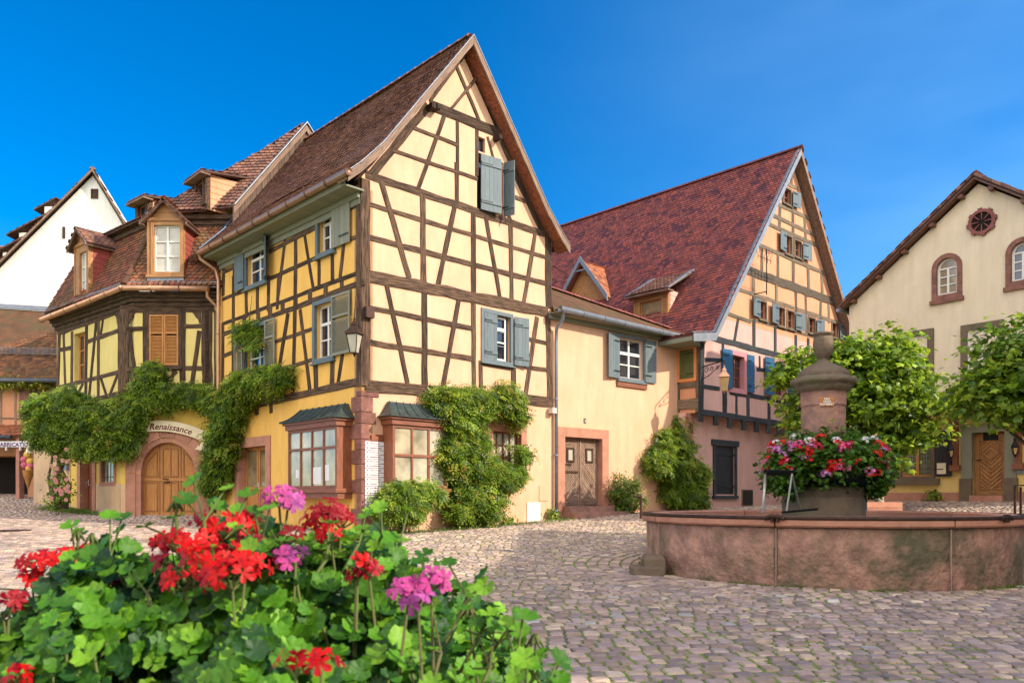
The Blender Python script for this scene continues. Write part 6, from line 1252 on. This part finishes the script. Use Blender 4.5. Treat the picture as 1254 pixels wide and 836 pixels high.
# =============== FOLIAGE ===============
def rotm(K, nrm=None, spread=1., droop=0.):
    # random leaf frames; leaf lies in local xy, tip along +y
    n = rng.normal(0, spread, (K, 3)); n[:, 2] += 1
    if nrm is not None: n += nrm
    n /= np.linalg.norm(n, axis=1)[:, None]; y = rng.normal(0, 1, (K, 3)); y[:, 2] -= droop
    y -= n*(y*n).sum(1)[:, None]; y /= np.linalg.norm(y, axis=1)[:, None]; x = np.cross(y, n)
    return np.stack([x, y, n], 2)
def leaf_pinnate():
    v = []; f = []
    for i in range(5):
        y = .12+.2*i
        for s in (-1, 1):
            if i == 4 and s == 1: continue
            k = len(v); a = .35; L_ = .42*(1-.06*i); dx, dy = math.cos(a)*s, math.sin(a)
            if i == 4: dx, dy = 0, 1
            px, py = -dy, dx; wv = .085
            c = lambda u, w_, z: (dx*L_*u+px*wv*w_, y+dy*L_*u+py*wv*w_, z-y*y*.28)
            v += [c(0, 0, 0), c(.45, 1, .01), c(1, 0, -.07), c(.45, -1, .01)]; f.append((k, k+1, k+2, k+3))
    return np.array(v), [np.array(f)]
def leaf_maple():
    pts = [(0, 0), (.22, -.02), (.5, .10), (.36, .24), (.62, .5), (.40, .50), (.30, .56), (.2, .62), (.12, .75), (0, 1.05), (-.12, .75), (-.2, .62), (-.30, .56), (-.40, .50), (-.62, .5), (-.36, .24), (-.5, .10), (-.22, -.02)]
    v = [(x, y, -abs(x)*.22-.12*y*y) for x, y in pts]+[(0, .4, .03)]; c = len(pts)
    return np.array(v), [np.array([(c, i, (i+1) % c) for i in range(c)])]
def leaf_oval():
    v = [(0, 0, 0), (.22, .3, .02), (.2, .65, 0), (0, 1, -.12), (-.2, .65, 0), (-.22, .3, .02)]
    return np.array(v), [np.array([(0, 1, 2, 3), (0, 3, 4, 5)])]
GREENS = np.array([(.19, .31, .02), (.26, .40, .025), (.13, .23, .018), (.38, .50, .04), (.08, .16, .014)])
AUTUMN = np.array([(.46, .46, .05), (.50, .36, .06), (.40, .5, .05)])
def clumps(blobs, nclump, per, size, tmpl, cr=.28, flat=.5, pal=GREENS, auf=.0, nrm=None, shell=.5, droop=.5, sv=.35, zlit=0.):
    tv, tf = tmpl; vol = np.array([b[3]*b[4]*b[5] for b in blobs]); pb = vol**(.8); pb = pb/pb.sum()
    bi = rng.choice(len(blobs), nclump, p=pb); B = np.array(blobs)[bi]
    d = rng.normal(0, 1, (nclump, 3)); d /= np.linalg.norm(d, axis=1)[:, None]; r = shell+(1.04-shell)*rng.random(nclump)**.6
    C = B[:, :3]+d*B[:, 3:6]*r[:, None]
    tone = rng.uniform(.8, 1.2, nclump); aut = rng.random(nclump) < auf
    K = nclump*per; ci = np.repeat(np.arange(nclump), per)
    o = rng.normal(0, .5, (K, 3))*cr; o[:, 2] *= flat; T = C[ci]+o
    M = rotm(K, nrm=d[ci]*.5 if nrm is None else nrm, spread=.55, droop=droop)*(size*rng.uniform(1-sv, 1+sv, K))[:, None, None]
    c = pal[rng.integers(0, len(pal), K)]*(tone[ci]*rng.uniform(.8, 1.2, K))[:, None]
    a = aut[ci] & (rng.random(K) < .75); c[a] = AUTUMN[rng.integers(0, len(AUTUMN), a.sum())]*rng.uniform(.7, 1.2, a.sum())[:, None]
    return T, M, c, C
def grow(name, root, blobs, nclump, per, size, tmpl, m='leaf', **kw):
    T, M, c, C = clumps(blobs, nclump, per, size, tmpl, **kw); mb = MB(); mb.inst(tmpl[0], tmpl[1], M, T, c); return mb.build(name, m, root), C
def tree(name, label, base, blobs, nclump, per, size, tr=.13, fork=1.6):
    t = thing(name, label, 'tree', tuple(base), 'young maple trees on the square'); mb = MB(); b = Vector(base)
    bc = Vector(np.average(np.array(blobs)[:, :3], axis=0, weights=[q[3]**2 for q in blobs])); fk = Vector((b.x+(bc.x-b.x)*.3, b.y, b.z+fork))
    mb.tube([b-Vector((0, 0, .3)), b+Vector((.02, 0, .3)), b.lerp(fk, .6)+Vector((.04, .02, 0)), fk], [tr*1.5, tr*1.1, tr, tr*.85], 12); trk = mb.build('trunk', 'bark_pale', t, True)
    _, C = grow('crown', t, blobs, nclump, per, size, leaf_maple(), cr=.46, flat=.32, shell=.25, droop=.7)
    for i in range(16):
        c = Vector(C[i*7 % len(C)]); mid = fk.lerp(c, .5)+Vector((random.uniform(-.2, .2), random.uniform(-.2, .2), .15)); l = MB(); l.tube([fk-Vector((0, 0, .1)), mid, c], [tr*.45, tr*.28, .012], 6); l.build('limb', 'bark', t, True)
    return t
Yt = 20.9
def pb_(px, py, Y, rx, rz, ry=None): p = pix(px, py, Y); return (p.x, p.y, p.z, rx/F_*Y, (ry or min(rx, rz)/F_*Y*1.0), rz/F_*Y)
base1 = pix(1075, 617, 21.2); base1.z = g1(base1.x, base1.y)
tree('maple_tree', 'bright green maple with a wide crown directly behind the stone pillar and urn', base1, [pb_(1062, 470, Yt, 62, 55), pb_(1045, 440, Yt, 45, 38), pb_(1110, 490, Yt, 50, 42), pb_(1070, 550, Yt, 52, 34), pb_(1000, 470, Yt, 40, 45), pb_(965, 455, Yt, 20, 40), pb_(1095, 430, Yt, 30, 30), pb_(985, 515, Yt, 24, 30), pb_(1120, 530, Yt, 34, 24)], 520, 19, .16)
base2 = Vector((11.2, 16.0, 0)); base2.z = g1(11.2, 16.0)
tree('maple_tree', 'darker maple whose branches hang in front of the chevron door', base2, [pb_(1240, 470, 15.9, 52, 40, 1.0), pb_(1210, 490, 15.9, 38, 34, .8), pb_(1225, 430, 15.9, 32, 30, .6), pb_(1275, 440, 15.9, 50, 60, 1.0), pb_(1262, 500, 15.9, 46, 22, .9), pb_(1190, 470, 15.9, 20, 20, .5), pb_(1300, 480, 15.9, 60, 60, 1.1)], 380, 17, .13)
# ---- climbers ----
def vine(name, label, F, blobs, nclump, per=14, size=.22, auf=.08, stems=(), off=.25, flowers=0, cat='climber', tm=None, cr=.22, pal=GREENS, thick=.25):
    bl = []; blobs = [(b[0], b[1], b[2]*(.82 if b[2] > 9 else 1), b[3]*(.76 if b[3] > 9 else 1))+tuple(b[4:]) for b in blobs]
    for b in blobs:
        px, py, rx, rz = b[:4]; o = b[4] if len(b) > 4 else off; t, z = F.cr(0, 0, 1).P(px, py, o); t2, _ = F.P(px+rx, py, o); _, z2 = F.P(px, py-rz, o); p = F.w(t, z, o); a = abs(t2-t); ry = thick
        bl.append((p.x, p.y, p.z, max(.08, abs(F.d.x)*a+abs(F.n.x)*ry), max(.08, abs(F.d.y)*a+abs(F.n.y)*ry), abs(z2-z)))
    root = thing(name, label, cat, bl[0][:3]); nn = np.array(F.n)*.9
    # sample on the wall plane so that the mass keeps the wall's direction
    tv, tf = tm or leaf_pinnate(); ar = np.array([(b[2]*b[3]) for b in blobs], float); ar /= ar.sum(); bi = rng.choice(len(blobs), nclump, p=ar); T = []
    for i in bi:
        b = blobs[i]; o = b[4] if len(b) > 4 else off
        while True:
            u, v_ = rng.uniform(-1, 1, 2)
            if u*u+v_*v_ < 1: break
        t, z = F.P(b[0]+u*b[2], b[1]+v_*b[3], o); dd = math.sqrt(max(0, 1-u*u-v_*v_)); T.append(tuple(F.w(t, z, o*(.25+.9*dd*rng.random()**.5)+.04)))
    C = np.array(T); K = nclump*per; ci = np.repeat(np.arange(nclump), per); T = C[ci]+rng.normal(0, .5, (K, 3))*cr*np.array([1, 1, .8])
    # keep leaves on the outside of the wall
    dn = (T-np.array(F.O))@np.array(F.n); T += np.array(F.n)[None]*np.maximum(0, .03-dn)[:, None]
    M = rotm(K, nrm=nn, spread=.5, droop=.9)*(size*rng.uniform(.6, 1.3, K))[:, None, None]; tone = rng.uniform(.75, 1.25, nclump)[ci]; c = .84*pal[rng.integers(0, len(pal), K)]*(tone*rng.uniform(.8, 1.2, K))[:, None]
    aut = (rng.random(nclump) < auf)[ci] & (rng.random(K) < .7); c[aut] = AUTUMN[rng.integers(0, 3, aut.sum())]*rng.uniform(.7, 1.1, aut.sum())[:, None]
    mb = MB(); mb.inst(tv, tf, M, T, c); mb.build('foliage', 'leaf', root)
    for st in stems:
        mb = MB(); pts = [F.w(*F.P(x, y, .1), .1) for x, y in st[1]]; n_ = len(pts); mb.tube([p+Vector((random.uniform(-.03, .03), random.uniform(-.03, .03), 0)) for p in pts], [st[0]*(1-.6*i/(n_-1)) for i in range(n_)], 7); mb.build('stem', 'bark', root, True)
    if flowers:
        mb = MB(); cs = C[rng.integers(0, len(C), flowers)]+np.array(F.n)*.15
        for q in cs:
            for k in range(26): h = k/26; r_ = .035*(1-h*.6); a = rng.uniform(0, 6.28); p = np.array(q)+np.array([r_*math.cos(a), r_*math.sin(a), -.16*h]); mb.add([p+np.array([0, 0, .014]), p+np.array([.014, 0, 0]), p+np.array([0, 0, -.014]), p+np.array([-.014, .004, 0])], [(0, 1, 2, 3)], (.22, .13, .42))
        mb.build('flower_racemes', 'petal', root)
    return root, C
RG.cr(0, 0, 1)
vine('wisteria', 'dense green wisteria sprawling across the jetty of the olive yellow mansard house', RG, [(60, 520, 30, 38, .4), (95, 515, 32, 36), (130, 520, 34, 32), (156, 502, 24, 26), (188, 487, 24, 16), (180, 468, 12, 22), (212, 481, 24, 9), (238, 482, 20, 12), (48, 500, 18, 18, .4), (110, 545, 34, 14), (152, 532, 14, 10), (185, 455, 7, 14), (146, 550, 8, 6), (80, 490, 16, 14), (250, 486, 12, 10)], 1500, 15, .24, .06,
     [(.13, [(72, 622), (66, 600), (75, 570), (70, 548), (80, 520)]), (.10, [(80, 622), (84, 595), (74, 575), (84, 545), (100, 520)]), (.06, [(66, 620), (60, 585), (66, 550)])], flowers=16, off=.34)
Lf.cr(0, 0, 1)
vine('wisteria', 'wisteria hanging in a thick green column beside the copper downpipe', Lf, [(300, 470, 26, 16), (318, 464, 20, 14), (285, 485, 20, 18), (272, 510, 16, 26), (268, 540, 15, 28), (262, 570, 13, 26), (257, 592, 10, 14), (335, 462, 8, 12), (262, 492, 10, 14)], 900, 14, .24, .12, [(.06, [(262, 628), (262, 590), (270, 560), (268, 520), (285, 480)])], flowers=2, off=.4)
vine('wispy_vine', 'small loose vine sprig hanging over the upper louvred window of the gold wall', Lf, [(300, 403, 13, 10), (308, 412, 10, 9), (292, 408, 8, 5), (318, 420, 5, 5)], 55, 9, .24, .15, [(.015, [(300, 470), (298, 430), (302, 405), (306, 375), (308, 362)])], off=.15)
G.cr(0, 0, 1)
vine('climbing_vine', 'large leafy climber covering the wall between the bay window and the stone framed window', G, [(555, 492, 26, 18), (590, 492, 34, 16), (622, 493, 20, 13), (568, 515, 26, 24), (568, 545, 18, 26), (585, 575, 32, 22), (612, 584, 26, 15), (578, 602, 20, 16), (568, 622, 16, 11), (584, 540, 14, 20), (630, 580, 14, 8), (643, 556, 5, 6), (555, 560, 12, 30), (600, 610, 16, 12), (625, 480, 10, 8), (598, 625, 14, 8), (638, 508, 7, 7)], 1500, 14, .23, .16, [(.11, [(578, 640), (575, 610), (580, 580), (574, 540), (570, 505)]), (.07, [(586, 640), (592, 610), (586, 575), (600, 530)])], flowers=14, off=.45)
vine('leafy_shrub', 'low bright green shrub growing below the bay window beside the directory board', G, [(496, 611, 17, 10), (514, 606, 17, 9), (486, 622, 11, 8), (504, 622, 20, 8), (529, 604, 8, 8), (498, 600, 13, 5)], 460, 14, .20, .10, [(.05, [(492, 648), (488, 635), (495, 620)]), (.04, [(505, 648), (512, 630)])], off=.65, flowers=3, cat='shrub')
MF.cr(0, 0, 1)
vine('climbing_vine', 'dark green climber in the corner where the yellow wall meets the pink house', MF, [(832, 548, 22, 20), (838, 575, 26, 22), (845, 600, 28, 20), (820, 562, 18, 18), (825, 535, 14, 9, .3), (858, 580, 12, 18), (850, 612, 22, 12), (838, 522, 8, 8, .2), (808, 570, 10, 8)], 700, 15, .23, .08, [(.04, [(842, 630), (840, 590), (836, 545), (838, 515)])], off=.5, flowers=2)
_, rc_ = vine('rose_bush', 'straggly rose bush with small dark leaves beside the herringbone door', MF, [(765, 612, 14, 14), (775, 600, 8, 10), (757, 600, 6, 10), (785, 612, 8, 8), (768, 625, 16, 6), (762, 588, 4, 8), (780, 590, 4, 6)], 230, 12, .085, .03, [(.012, [(768, 634), (764, 610), (760, 585)]), (.012, [(770, 634), (778, 605), (784, 585)])], off=.35, cat='shrub', tm=leaf_oval(), pal=GREENS[[0, 2, 4]])
vine("rose_bush", 'pink rose climbing the gnarled wisteria trunks at the olive yellow house', RG, [(68, 590, 12, 22), (75, 560, 12, 12), (62, 612, 8, 10), (80, 605, 8, 12)], 70, 10, .10, .25, [(.014, [(70, 622), (64, 590), (72, 555)])], off=.5, cat='rose', tm=leaf_oval())
def small_flowers(name, label, pts, r, c, petals=7):
    t = thing(name, label, 'flowers', tuple(pts[0])); mb = MB()
    for p in pts:
        for k in range(petals): a = 6.28*k/petals; d = Vector((math.cos(a), 0, math.sin(a)))*r; q = Vector((-d.z, 0, d.x))*.5; P = Vector(p); cc = [x*random.uniform(.8, 1.15) for x in c]; mb.add([P, P+d*.6+q+Vector((0, -.02, 0)), P+d+Vector((0, 0.01, 0)), P+d*.6-q+Vector((0, -.02, 0))], [(0, 1, 2, 3)], cc)
    mb.build('blossoms', 'petal', t); return t
small_flowers('rose_blossoms', 'pale pink rose blossoms on the stems beside the gnarled wisteria trunk', [pix(62+random.uniform(0, 24), random.uniform(550, 616), 23.0) for _ in range(22)], .07, (.75, .38, .32))
vine('yellow_vine', 'thin yellow green vine trailing along the gutter of the peach workshop house', IF, [(10, 468, 14, 3.5), (30, 469, 14, 3.5), (50, 470, 14, 3.5), (-10, 467, 14, 3)], 130, 10, .14, .5, [(.02, [(-10, 467), (30, 469), (62, 470)])], off=.35, tm=leaf_oval(), pal=np.array([(.26, .30, .02), (.18, .25, .02)]))
for (x_, y_, h_, lb) in ((676, 634, 6, 'small weed at the foot of the zinc downpipe by the herringbone door'), (1142, 612, 6, 'small yellow green weed at the foot of the ivory house wall'), (622, 642, 4, 'tiny weed at the base of the cream gable wall')):
    F = G if x_ < 1000 else DFc
    if x_ == 676: F = MF
    vine('weed', lb, F, [(x_, y_-2, 4.5, h_), (x_+1, y_-h_, 2.5, 4)], 16, 8, .12, .2, [(.006, [(x_, y_+4), (x_, y_-h_)])], off=.12, cat='weed', tm=leaf_oval())
# grass verge at far left and along walls
gb = MB(); P = []
for (x0, y0, x1, y1, n_, sp_) in ((-15.3, 26.0, -13.4, 24.4, 900, .28), (-13.2, 24.0, -11.8, 23.4, 160, .12), (-3.2, 17.75, 2.0, 22.6, 500, .10), (-8.4, 22.8, -3.6, 17.8, 260, .10)):
    u = rng.random(n_); P.append(np.stack([x0+(x1-x0)*u+rng.normal(0, sp_, n_), y0+(y1-y0)*u+rng.normal(0, sp_, n_)], 1))
P = np.concatenate(P); K = len(P); tv = np.array([(-.012, 0, 0), (.012, 0, 0), (.03, .02, .12), (-.03, .01, 0), (-.01, .01, 0), (-.05, -.02, .1), (.02, -.02, 0), (.04, -.02, 0), (.05, .01, .09)]); a = rng.uniform(0, 6.28, K); s = rng.uniform(.4, 1.1, K); M = np.zeros((K, 3, 3)); M[:, 0, 0] = np.cos(a)*s; M[:, 0, 1] = -np.sin(a)*s; M[:, 1, 0] = np.sin(a)*s; M[:, 1, 1] = np.cos(a)*s; M[:, 2, 2] = s
gb.inst(tv, [np.array([(0, 1, 2), (3, 4, 5), (6, 7, 8)])], M, np.stack([P[:, 0], P[:, 1], gz(P[:, 0], P[:, 1])], 1), np.array([.12, .2, .02])*rng.uniform(.6, 1.4, K)[:, None])
tag(gb.build('grass_verge', 'leaf'), 'low grass growing along the foot of the house walls', 'grass', kind='stuff')
for dx_, lb in ((0, 'left of a pair of small blue cups on the ground beneath the directory board'), (6, 'right of a pair of small blue cups on the ground beneath the directory board')):
    mb = MB(); mb.lathe(pix(461+dx_, 650, 17.6), [(.03, -.03), (.045, .06), (.035, .06), (.03, 0)], 12); mat('cup_blue', (.05, .32, .55), rough=.5, bump=0) if 'cup_blue' not in MATS else None; tag(mb.build('blue_cup', 'cup_blue'), lb, 'cup', 'blue cups')
# ---- geranium bed round the fountain pillar ----
def leaf_geranium():
    n = 29; v = [(0, 0, -.03)]
    for f_ in (.5, 1.):
        for i in range(n):
            t = -math.pi/2+.2+(2*math.pi-.4)*i/(n-1); ph = (i/(n-1))*7*2*math.pi; lobe = 1-.17*math.cos(ph)**2*(1 if math.cos(ph) > 0 else 0)+.05*math.cos(ph*2)
            r = .52*f_*(1+(lobe-1)*(1 if f_ == 1 else .15)); v.append((r*math.cos(t), .1+r*math.sin(t), .10*(r*2)**2-(.012 if f_ < 1 else .022)*math.cos(ph)-.03*abs(math.cos(t))*r))
    a = [(0, 1+i, 2+i) for i in range(n-1)]; b = [(1+i, 1+n+i, 2+n+i, 2+i) for i in range(n-1)]
    return np.array(v), [np.array(a), np.array(b)]
def leaf_small():
    n = 11; v = [(0, 0, -.04)]+[(.5*math.cos(-1.3+5.7*i/(n-1)-.27)*(1-.1*(i % 2)), .1+.5*math.sin(-1.3+5.7*i/(n-1)-.27)*(1-.1*(i % 2)), .1) for i in range(n)]
    return np.array(v), [np.array([(0, i, i+1) for i in range(1, n)])]
GF = thing('geranium_bed', 'ring of red, pink and white geraniums around the fountain pillar', 'flower bed', (PC.x, PC.y, .25))
bl = [(PC.x, PC.y, .68, .78, .8, .38), (PC.x, PC.y, .56, .9, .9, .30), (PC.x-.66, PC.y-.2, .42, .34, .5, .38), (PC.x+.66, PC.y-.2, .44, .34, .5, .40), (PC.x, PC.y-.7, .52, .66, .3, .28)]
tmg = leaf_small(); grow('foliage', GF, bl, 800, 22, .075, tmg, cr=.17, flat=.9, shell=.75, droop=.2, pal=np.array([(.06, .16, .012), (.09, .2, .015), (.045, .12, .01), (.13, .25, .02)]))
mb = MB(); mb.lathe(PC, [(.3, .42), (.9, .42), (.92, .36), (.88, .24), (.66, .16)], 40); mb.build('planter_ring', 'metal_black', GF, True)
def bloom_mesh(r, n, col_, spread=.85):
    mb = MB()
    for i in range(n):
        a = i*2.4; h = 1-(i+.5)/n*1.15; rr = math.sqrt(max(0, 1-h*h)); c = Vector((math.cos(a)*rr, math.sin(a)*rr, h))*r*spread; ax = c.normalized(); u = ax.orthogonal().normalized(); w_ = ax.cross(u); fr = r*.42
        for k in range(5):
            t = 2*math.pi*k/5+i; d = u*math.cos(t)+w_*math.sin(t); q = ax.cross(d); x = random.uniform(.72, 1.2); cc = tuple(z*x for z in col_)
            mb.add([c, c+d*fr*.55+q*fr*.32+ax*fr*.1, c+d*fr*.95+q*fr*.2+ax*fr*.05, c+d*fr*.95-q*fr*.2+ax*fr*.05, c+d*fr*.55-q*fr*.32+ax*fr*.1], [(0, 1, 2, 3, 4)], cc)
    return mb
REDC, PINKC, WHITEC, MAUVE, CRIM = (.85, .02, .01), (.90, .16, .36), (.85, .82, .74), (.78, .28, .62), (.62, .01, .04)
protos = {}
def bloom_at(key, colr, p, r, parent, n=9, nm='bloom'):
    if key not in protos:
        o = bloom_mesh(1, n, colr).build(nm, 'petal', parent); protos[key] = o
    else: o = protos[key].copy(); col.objects.link(o); o.parent = parent
    o.location = Vector(p)-LOC[parent.name]; o.scale = (r, r, r*.8); o.rotation_euler = (random.uniform(-.6, .6), random.uniform(-.6, .6), random.uniform(0, 6)); return o
for k in protos: pass
cnt = 0
while cnt < 96:
    a = random.uniform(math.pi*.98, math.pi*2.02); el = random.uniform(-.55, .95); rx = .99*math.cos(max(el, 0)*.95)+.04; p = Vector((PC.x+rx*math.cos(a), PC.y+rx*.97*math.sin(a), .60+.48*math.sin(el)))
    u = random.random()
    if el > .62: key, colr = ('w', WHITEC) if u < .75 else ('r', REDC)
    else:
        key, colr = ('r', REDC) if u < .42 else (('p', PINKC) if u < .72 else (('m', MAUVE) if u < .92 else ('c', CRIM)))
    bloom_at('f'+key, colr, p, random.uniform(.07, .105), GF); cnt += 1
# first prototypes were built in world space around the origin: shift them (mesh is centred on 0)
for k, o in list(protos.items()): o.data.transform(Matrix.Translation(LOC[GF.name]))
# =============== FOREGROUND GERANIUMS ===============
FG = thing('geranium_planter', 'planter overflowing with red and pink geraniums, nearest of the two flower displays', 'flower planter', (-.45, 1.5, -.7))
protos.clear()
def mound_z(x, y):
    # top of the foliage; rises to just under eye level left of centre
    dx = (x+.46)/.56; dy = (y-1.5)/.5; return -.086-.34*(dx*dx if dx > 0 else dx*dx*.5)-.12*max(0, dy)**2-.30*min(0, dy)**2
tv, tf = leaf_geranium(); n_ = 9500
X = rng.uniform(-1.35, .24, n_*2); Y_ = rng.uniform(1.02, 2.05, n_*2); TZ = np.array([mound_z(a, b) for a, b in zip(X, Y_)])
TZ += .035*np.sin(X*23+Y_*9)+.03*np.sin(Y_*31-X*13)
dep = rng.random(n_*2)**1.6*.34; Z = TZ-dep; keep = (TZ > -.62); X, Y_, Z, dep = X[keep], Y_[keep], Z[keep], dep[keep]; K = len(X)
nr = np.stack([(X+.44)*.9, (Y_-1.9)*1.3-.2, np.full(K, .1)], 1)
M = rotm(K, nrm=nr, spread=.42, droop=.1)*(rng.uniform(.020, .046, K))[:, None, None]
pal = np.array([(.085, .23, .010), (.13, .32, .014), (.05, .15, .010), (.22, .42, .025), (.03, .10, .022)]); c = pal[rng.integers(0, 5, K)]*rng.uniform(.75, 1.2, K)[:, None]
mb = MB(); mb.inst(tv, tf, M, np.stack([X, Y_, Z], 1), c)
def sprig(p, q, m_=None, r=.0025):
    # leaf stalk from p to q
    p, q = Vector(p), Vector(q); mid = p.lerp(q, .5)+Vector((random.uniform(-.02, .02), random.uniform(-.02, .02), -.0)); stems.tube([p, mid, q], [r*1.4, r*1.1, r], 6)
stems = MB()
for i in range(0, K, 6): sprig((X[i]*.97-.01, Y_[i]+.01, Z[i]-.12), (X[i], Y_[i], Z[i]))
# shoots that stand clear of the mass, as seen against the paving
shoots = [((92, 658), 1.5), ((135, 660), 1.5), ((208, 632), 1.35), ((250, 612), 1.3), ((290, 610), 1.35), ((400, 660), 1.4), ((440, 640), 1.4), ((468, 612 + 20), 1.45), ((486, 657), 1.45), ((455, 672), 1.4), ((572, 705), 1.3), ((590, 745), 1.25), ((600, 790), 1.2), ((632, 790), 1.2), ((645, 812), 1.15), ((668, 822), 1.15), ((560, 735), 1.3), ((520, 690), 1.35), ((30, 700), 1.5), ((350, 650), 1.3), ((320, 640), 1.35), ((180, 700), 1.3), ((610, 760), 1.25), ((540, 770), 1.2), ((655, 800), 1.2)]
for (px_, py_), y in shoots:
    p = pix(px_, py_, y); nl = random.randint(2, 4)
    T = np.array([p]*nl)+rng.normal(0, .024, (nl, 3)); Mm = rotm(nl, nrm=np.array([0, -.5, .3]), spread=.5)*(rng.uniform(.022, .042, nl))[:, None, None]; mb.inst(tv, tf, Mm, T, pal[rng.integers(0, 4, nl)]*1.0); b_ = p+Vector((-.07 if px_ > 300 else .05, .02, -.17)); j_ = p-Vector((-.0, 0, .035)); sprig(b_, j_, r=.003); [stems.tube([j_, Vector(q)], [.002, .0015], 5) for q in T]
mb.build('foliage', 'leaf_near', FG, True)
# blooms: loose umbels of five-petalled florets on red-green stalks
def umbel(p, r, colr, n, parent, flat=.8, petal_l=.017):
    fm_ = MB(); P = Vector(p)
    for i in range(n):
        d = Vector(rng.normal(0, 1, 3)); d.z = abs(d.z)*flat+.1; d.y -= .25; d.normalize(); c = P+Vector((d.x*r, d.y*r, d.z*r*.75))*random.uniform(.75, 1.05); ax = (d+Vector((0, -.35, .0))).normalized(); u = ax.orthogonal().normalized(); u = Matrix.Rotation(random.uniform(0, 6), 3, ax) @ u; w_ = ax.cross(u)
        x0 = random.uniform(.75, 1.15)
        for k, (t, L_, W_) in enumerate(((.33, 1.05, .30), (-.33, 1.05, .30), (2.15, 1.1, .36), (math.pi, 1.2, .36), (-2.15, 1.1, .36))):
            d_ = u*math.cos(t)+w_*math.sin(t); q = ax.cross(d_); l = petal_l*L_*random.uniform(.85, 1.15); wv = l*W_; x = x0*random.uniform(.85, 1.12); cc = tuple(z*x for z in colr); b = random.uniform(.0, .35)
            fm_.add([c, c+d_*l*.5+q*wv*.62+ax*l*.16*b, c+d_*l*.88+q*wv*.8+ax*l*.05, c+d_*l*1.08+q*wv*.28-ax*l*.1*b, c+d_*l*1.08-q*wv*.28-ax*l*.1*b, c+d_*l*.88-q*wv*.8+ax*l*.05, c+d_*l*.5-q*wv*.62+ax*l*.16*b, c+d_*l*.55+ax*l*.02], [(0, 1, 7), (1, 2, 7), (2, 3, 7), (3, 4, 7), (4, 5, 7), (5, 6, 7), (6, 0, 7)], cc)
        stems.tube([P-Vector((0, 0, r*.3)), c], [.0016, .001], 4, (1, 1, 1))
    fm_.build('bloom', 'petal', parent)
    stems.tube([P-Vector((random.uniform(-.03, .03), -.02, .22)), P-Vector((0, 0, r*.3))], [.0030, .0022], 6)
big = [(272, 652, 1.35, .062, 'r', 24), (235, 672, 1.3, .058, 'r', 24), (215, 690, 1.3, .04, 'c', 12), (262, 690, 1.25, .058, 'r', 24), (285, 712, 1.2, .052, 'r', 20), (305, 672, 1.35, .04, 'c', 14), (300, 700, 1.22, .045, 'r', 16), (225, 715, 1.25, .04, 'r', 12), (205, 668, 1.4, .04, 'r', 14), (335, 690, 1.3, .03, 'c', 9), (355, 660, 1.4, .03, 'c', 8),
       (52, 695, 1.5, .05, 'r', 17), (75, 690, 1.5, .045, 'r', 14), (40, 710, 1.5, .035, 'r', 10), (112, 684, 1.55, .045, 'r', 15), (95, 680, 1.6, .025, 'r', 6), (4, 748, 1.3, .04, 'r', 12), (12, 740, 1.3, .03, 'c', 8), (400, 634, 1.5, .055, 'c', 22), (388, 640, 1.5, .035, 'r', 10), (418, 642, 1.5, .035, 'c', 10), (405, 655, 1.45, .03, 'r', 8),
       (342, 612, 1.4, .045, 'p', 15), (352, 618, 1.4, .035, 'm', 10), (350, 688, 1.3, .036, 'p', 12), (362, 684, 1.3, .03, 'm', 9), (500, 728, 1.2, .040, 'p', 17), (528, 716, 1.2, .034, 'p', 13), (512, 738, 1.18, .028, 'm', 8), (437, 690, 1.3, .02, 'r', 5), (362, 820, 1.0, .034, 'r', 7), (394, 816, 1.0, .03, 'r', 5), (438, 706, 1.3, .018, 'c', 5), (20, 830, 1.1, .02, 'r', 5), (148, 716, 1.4, .018, 'r', 4), (305, 640, 1.4, .028, 'r', 8), (452, 700, 1.3, .022, 'c', 6)]
cm_ = {'r': (.68, .006, .005), 'c': (.36, .004, .012), 'p': (.66, .08, .34), 'm': (.50, .10, .38)}
for (px_, py_, y, r, k, n) in big: umbel(pix(px_, py_, y), r*.86, cm_[k], max(4, int(n*.72)), FG, petal_l=.0145 if k in 'rc' else .014)
# nodding seed heads and buds
for (px_, py_, y) in ((95, 648, 1.5), (112, 652, 1.5), (508, 703, 1.35), (575, 740, 1.3), (630, 762, 1.25), (655, 775, 1.22), (215, 610, 1.3)):
    p = pix(px_, py_, y); stems.tube([p-Vector((-.015, 0, .14)), p-Vector((0, 0, .03)), p+Vector((.004, 0, 0))], [.003, .0025, .002], 6)
    for k in range(6): a = k*1.05; d = Vector((math.cos(a)*.014, math.sin(a)*.01, -.022)); stems.tube([p, p+d*.5, p+d], [.0012, .003, .001], 5)
stems.build('stems', 'stem', FG, True)
mb = MB(); mb.lathe(Vector((-.48, 1.5, -1.5)), [(.0, .0), (.36, .0), (.38, .1), (.5, .72), (.54, .74), (.54, .82), (.47, .82), (.45, .7), (0, .68)], 32); mb.build('pot', 'sandstone_pink', FG)
# thin cables and last details
mb = MB(); a, b = pix(700, 345, 24.6), pix(716, 325, 27); mb.tube([G.w(6.4, 6.6, .05), G.w(6.5, 6.3, .5), MF.w(1.2, 6.5, -1.0)], .01, 4); tag(mb.build('cable', 'metal_black'), 'thin cable slung between the cream gable and the red roof', 'cable')
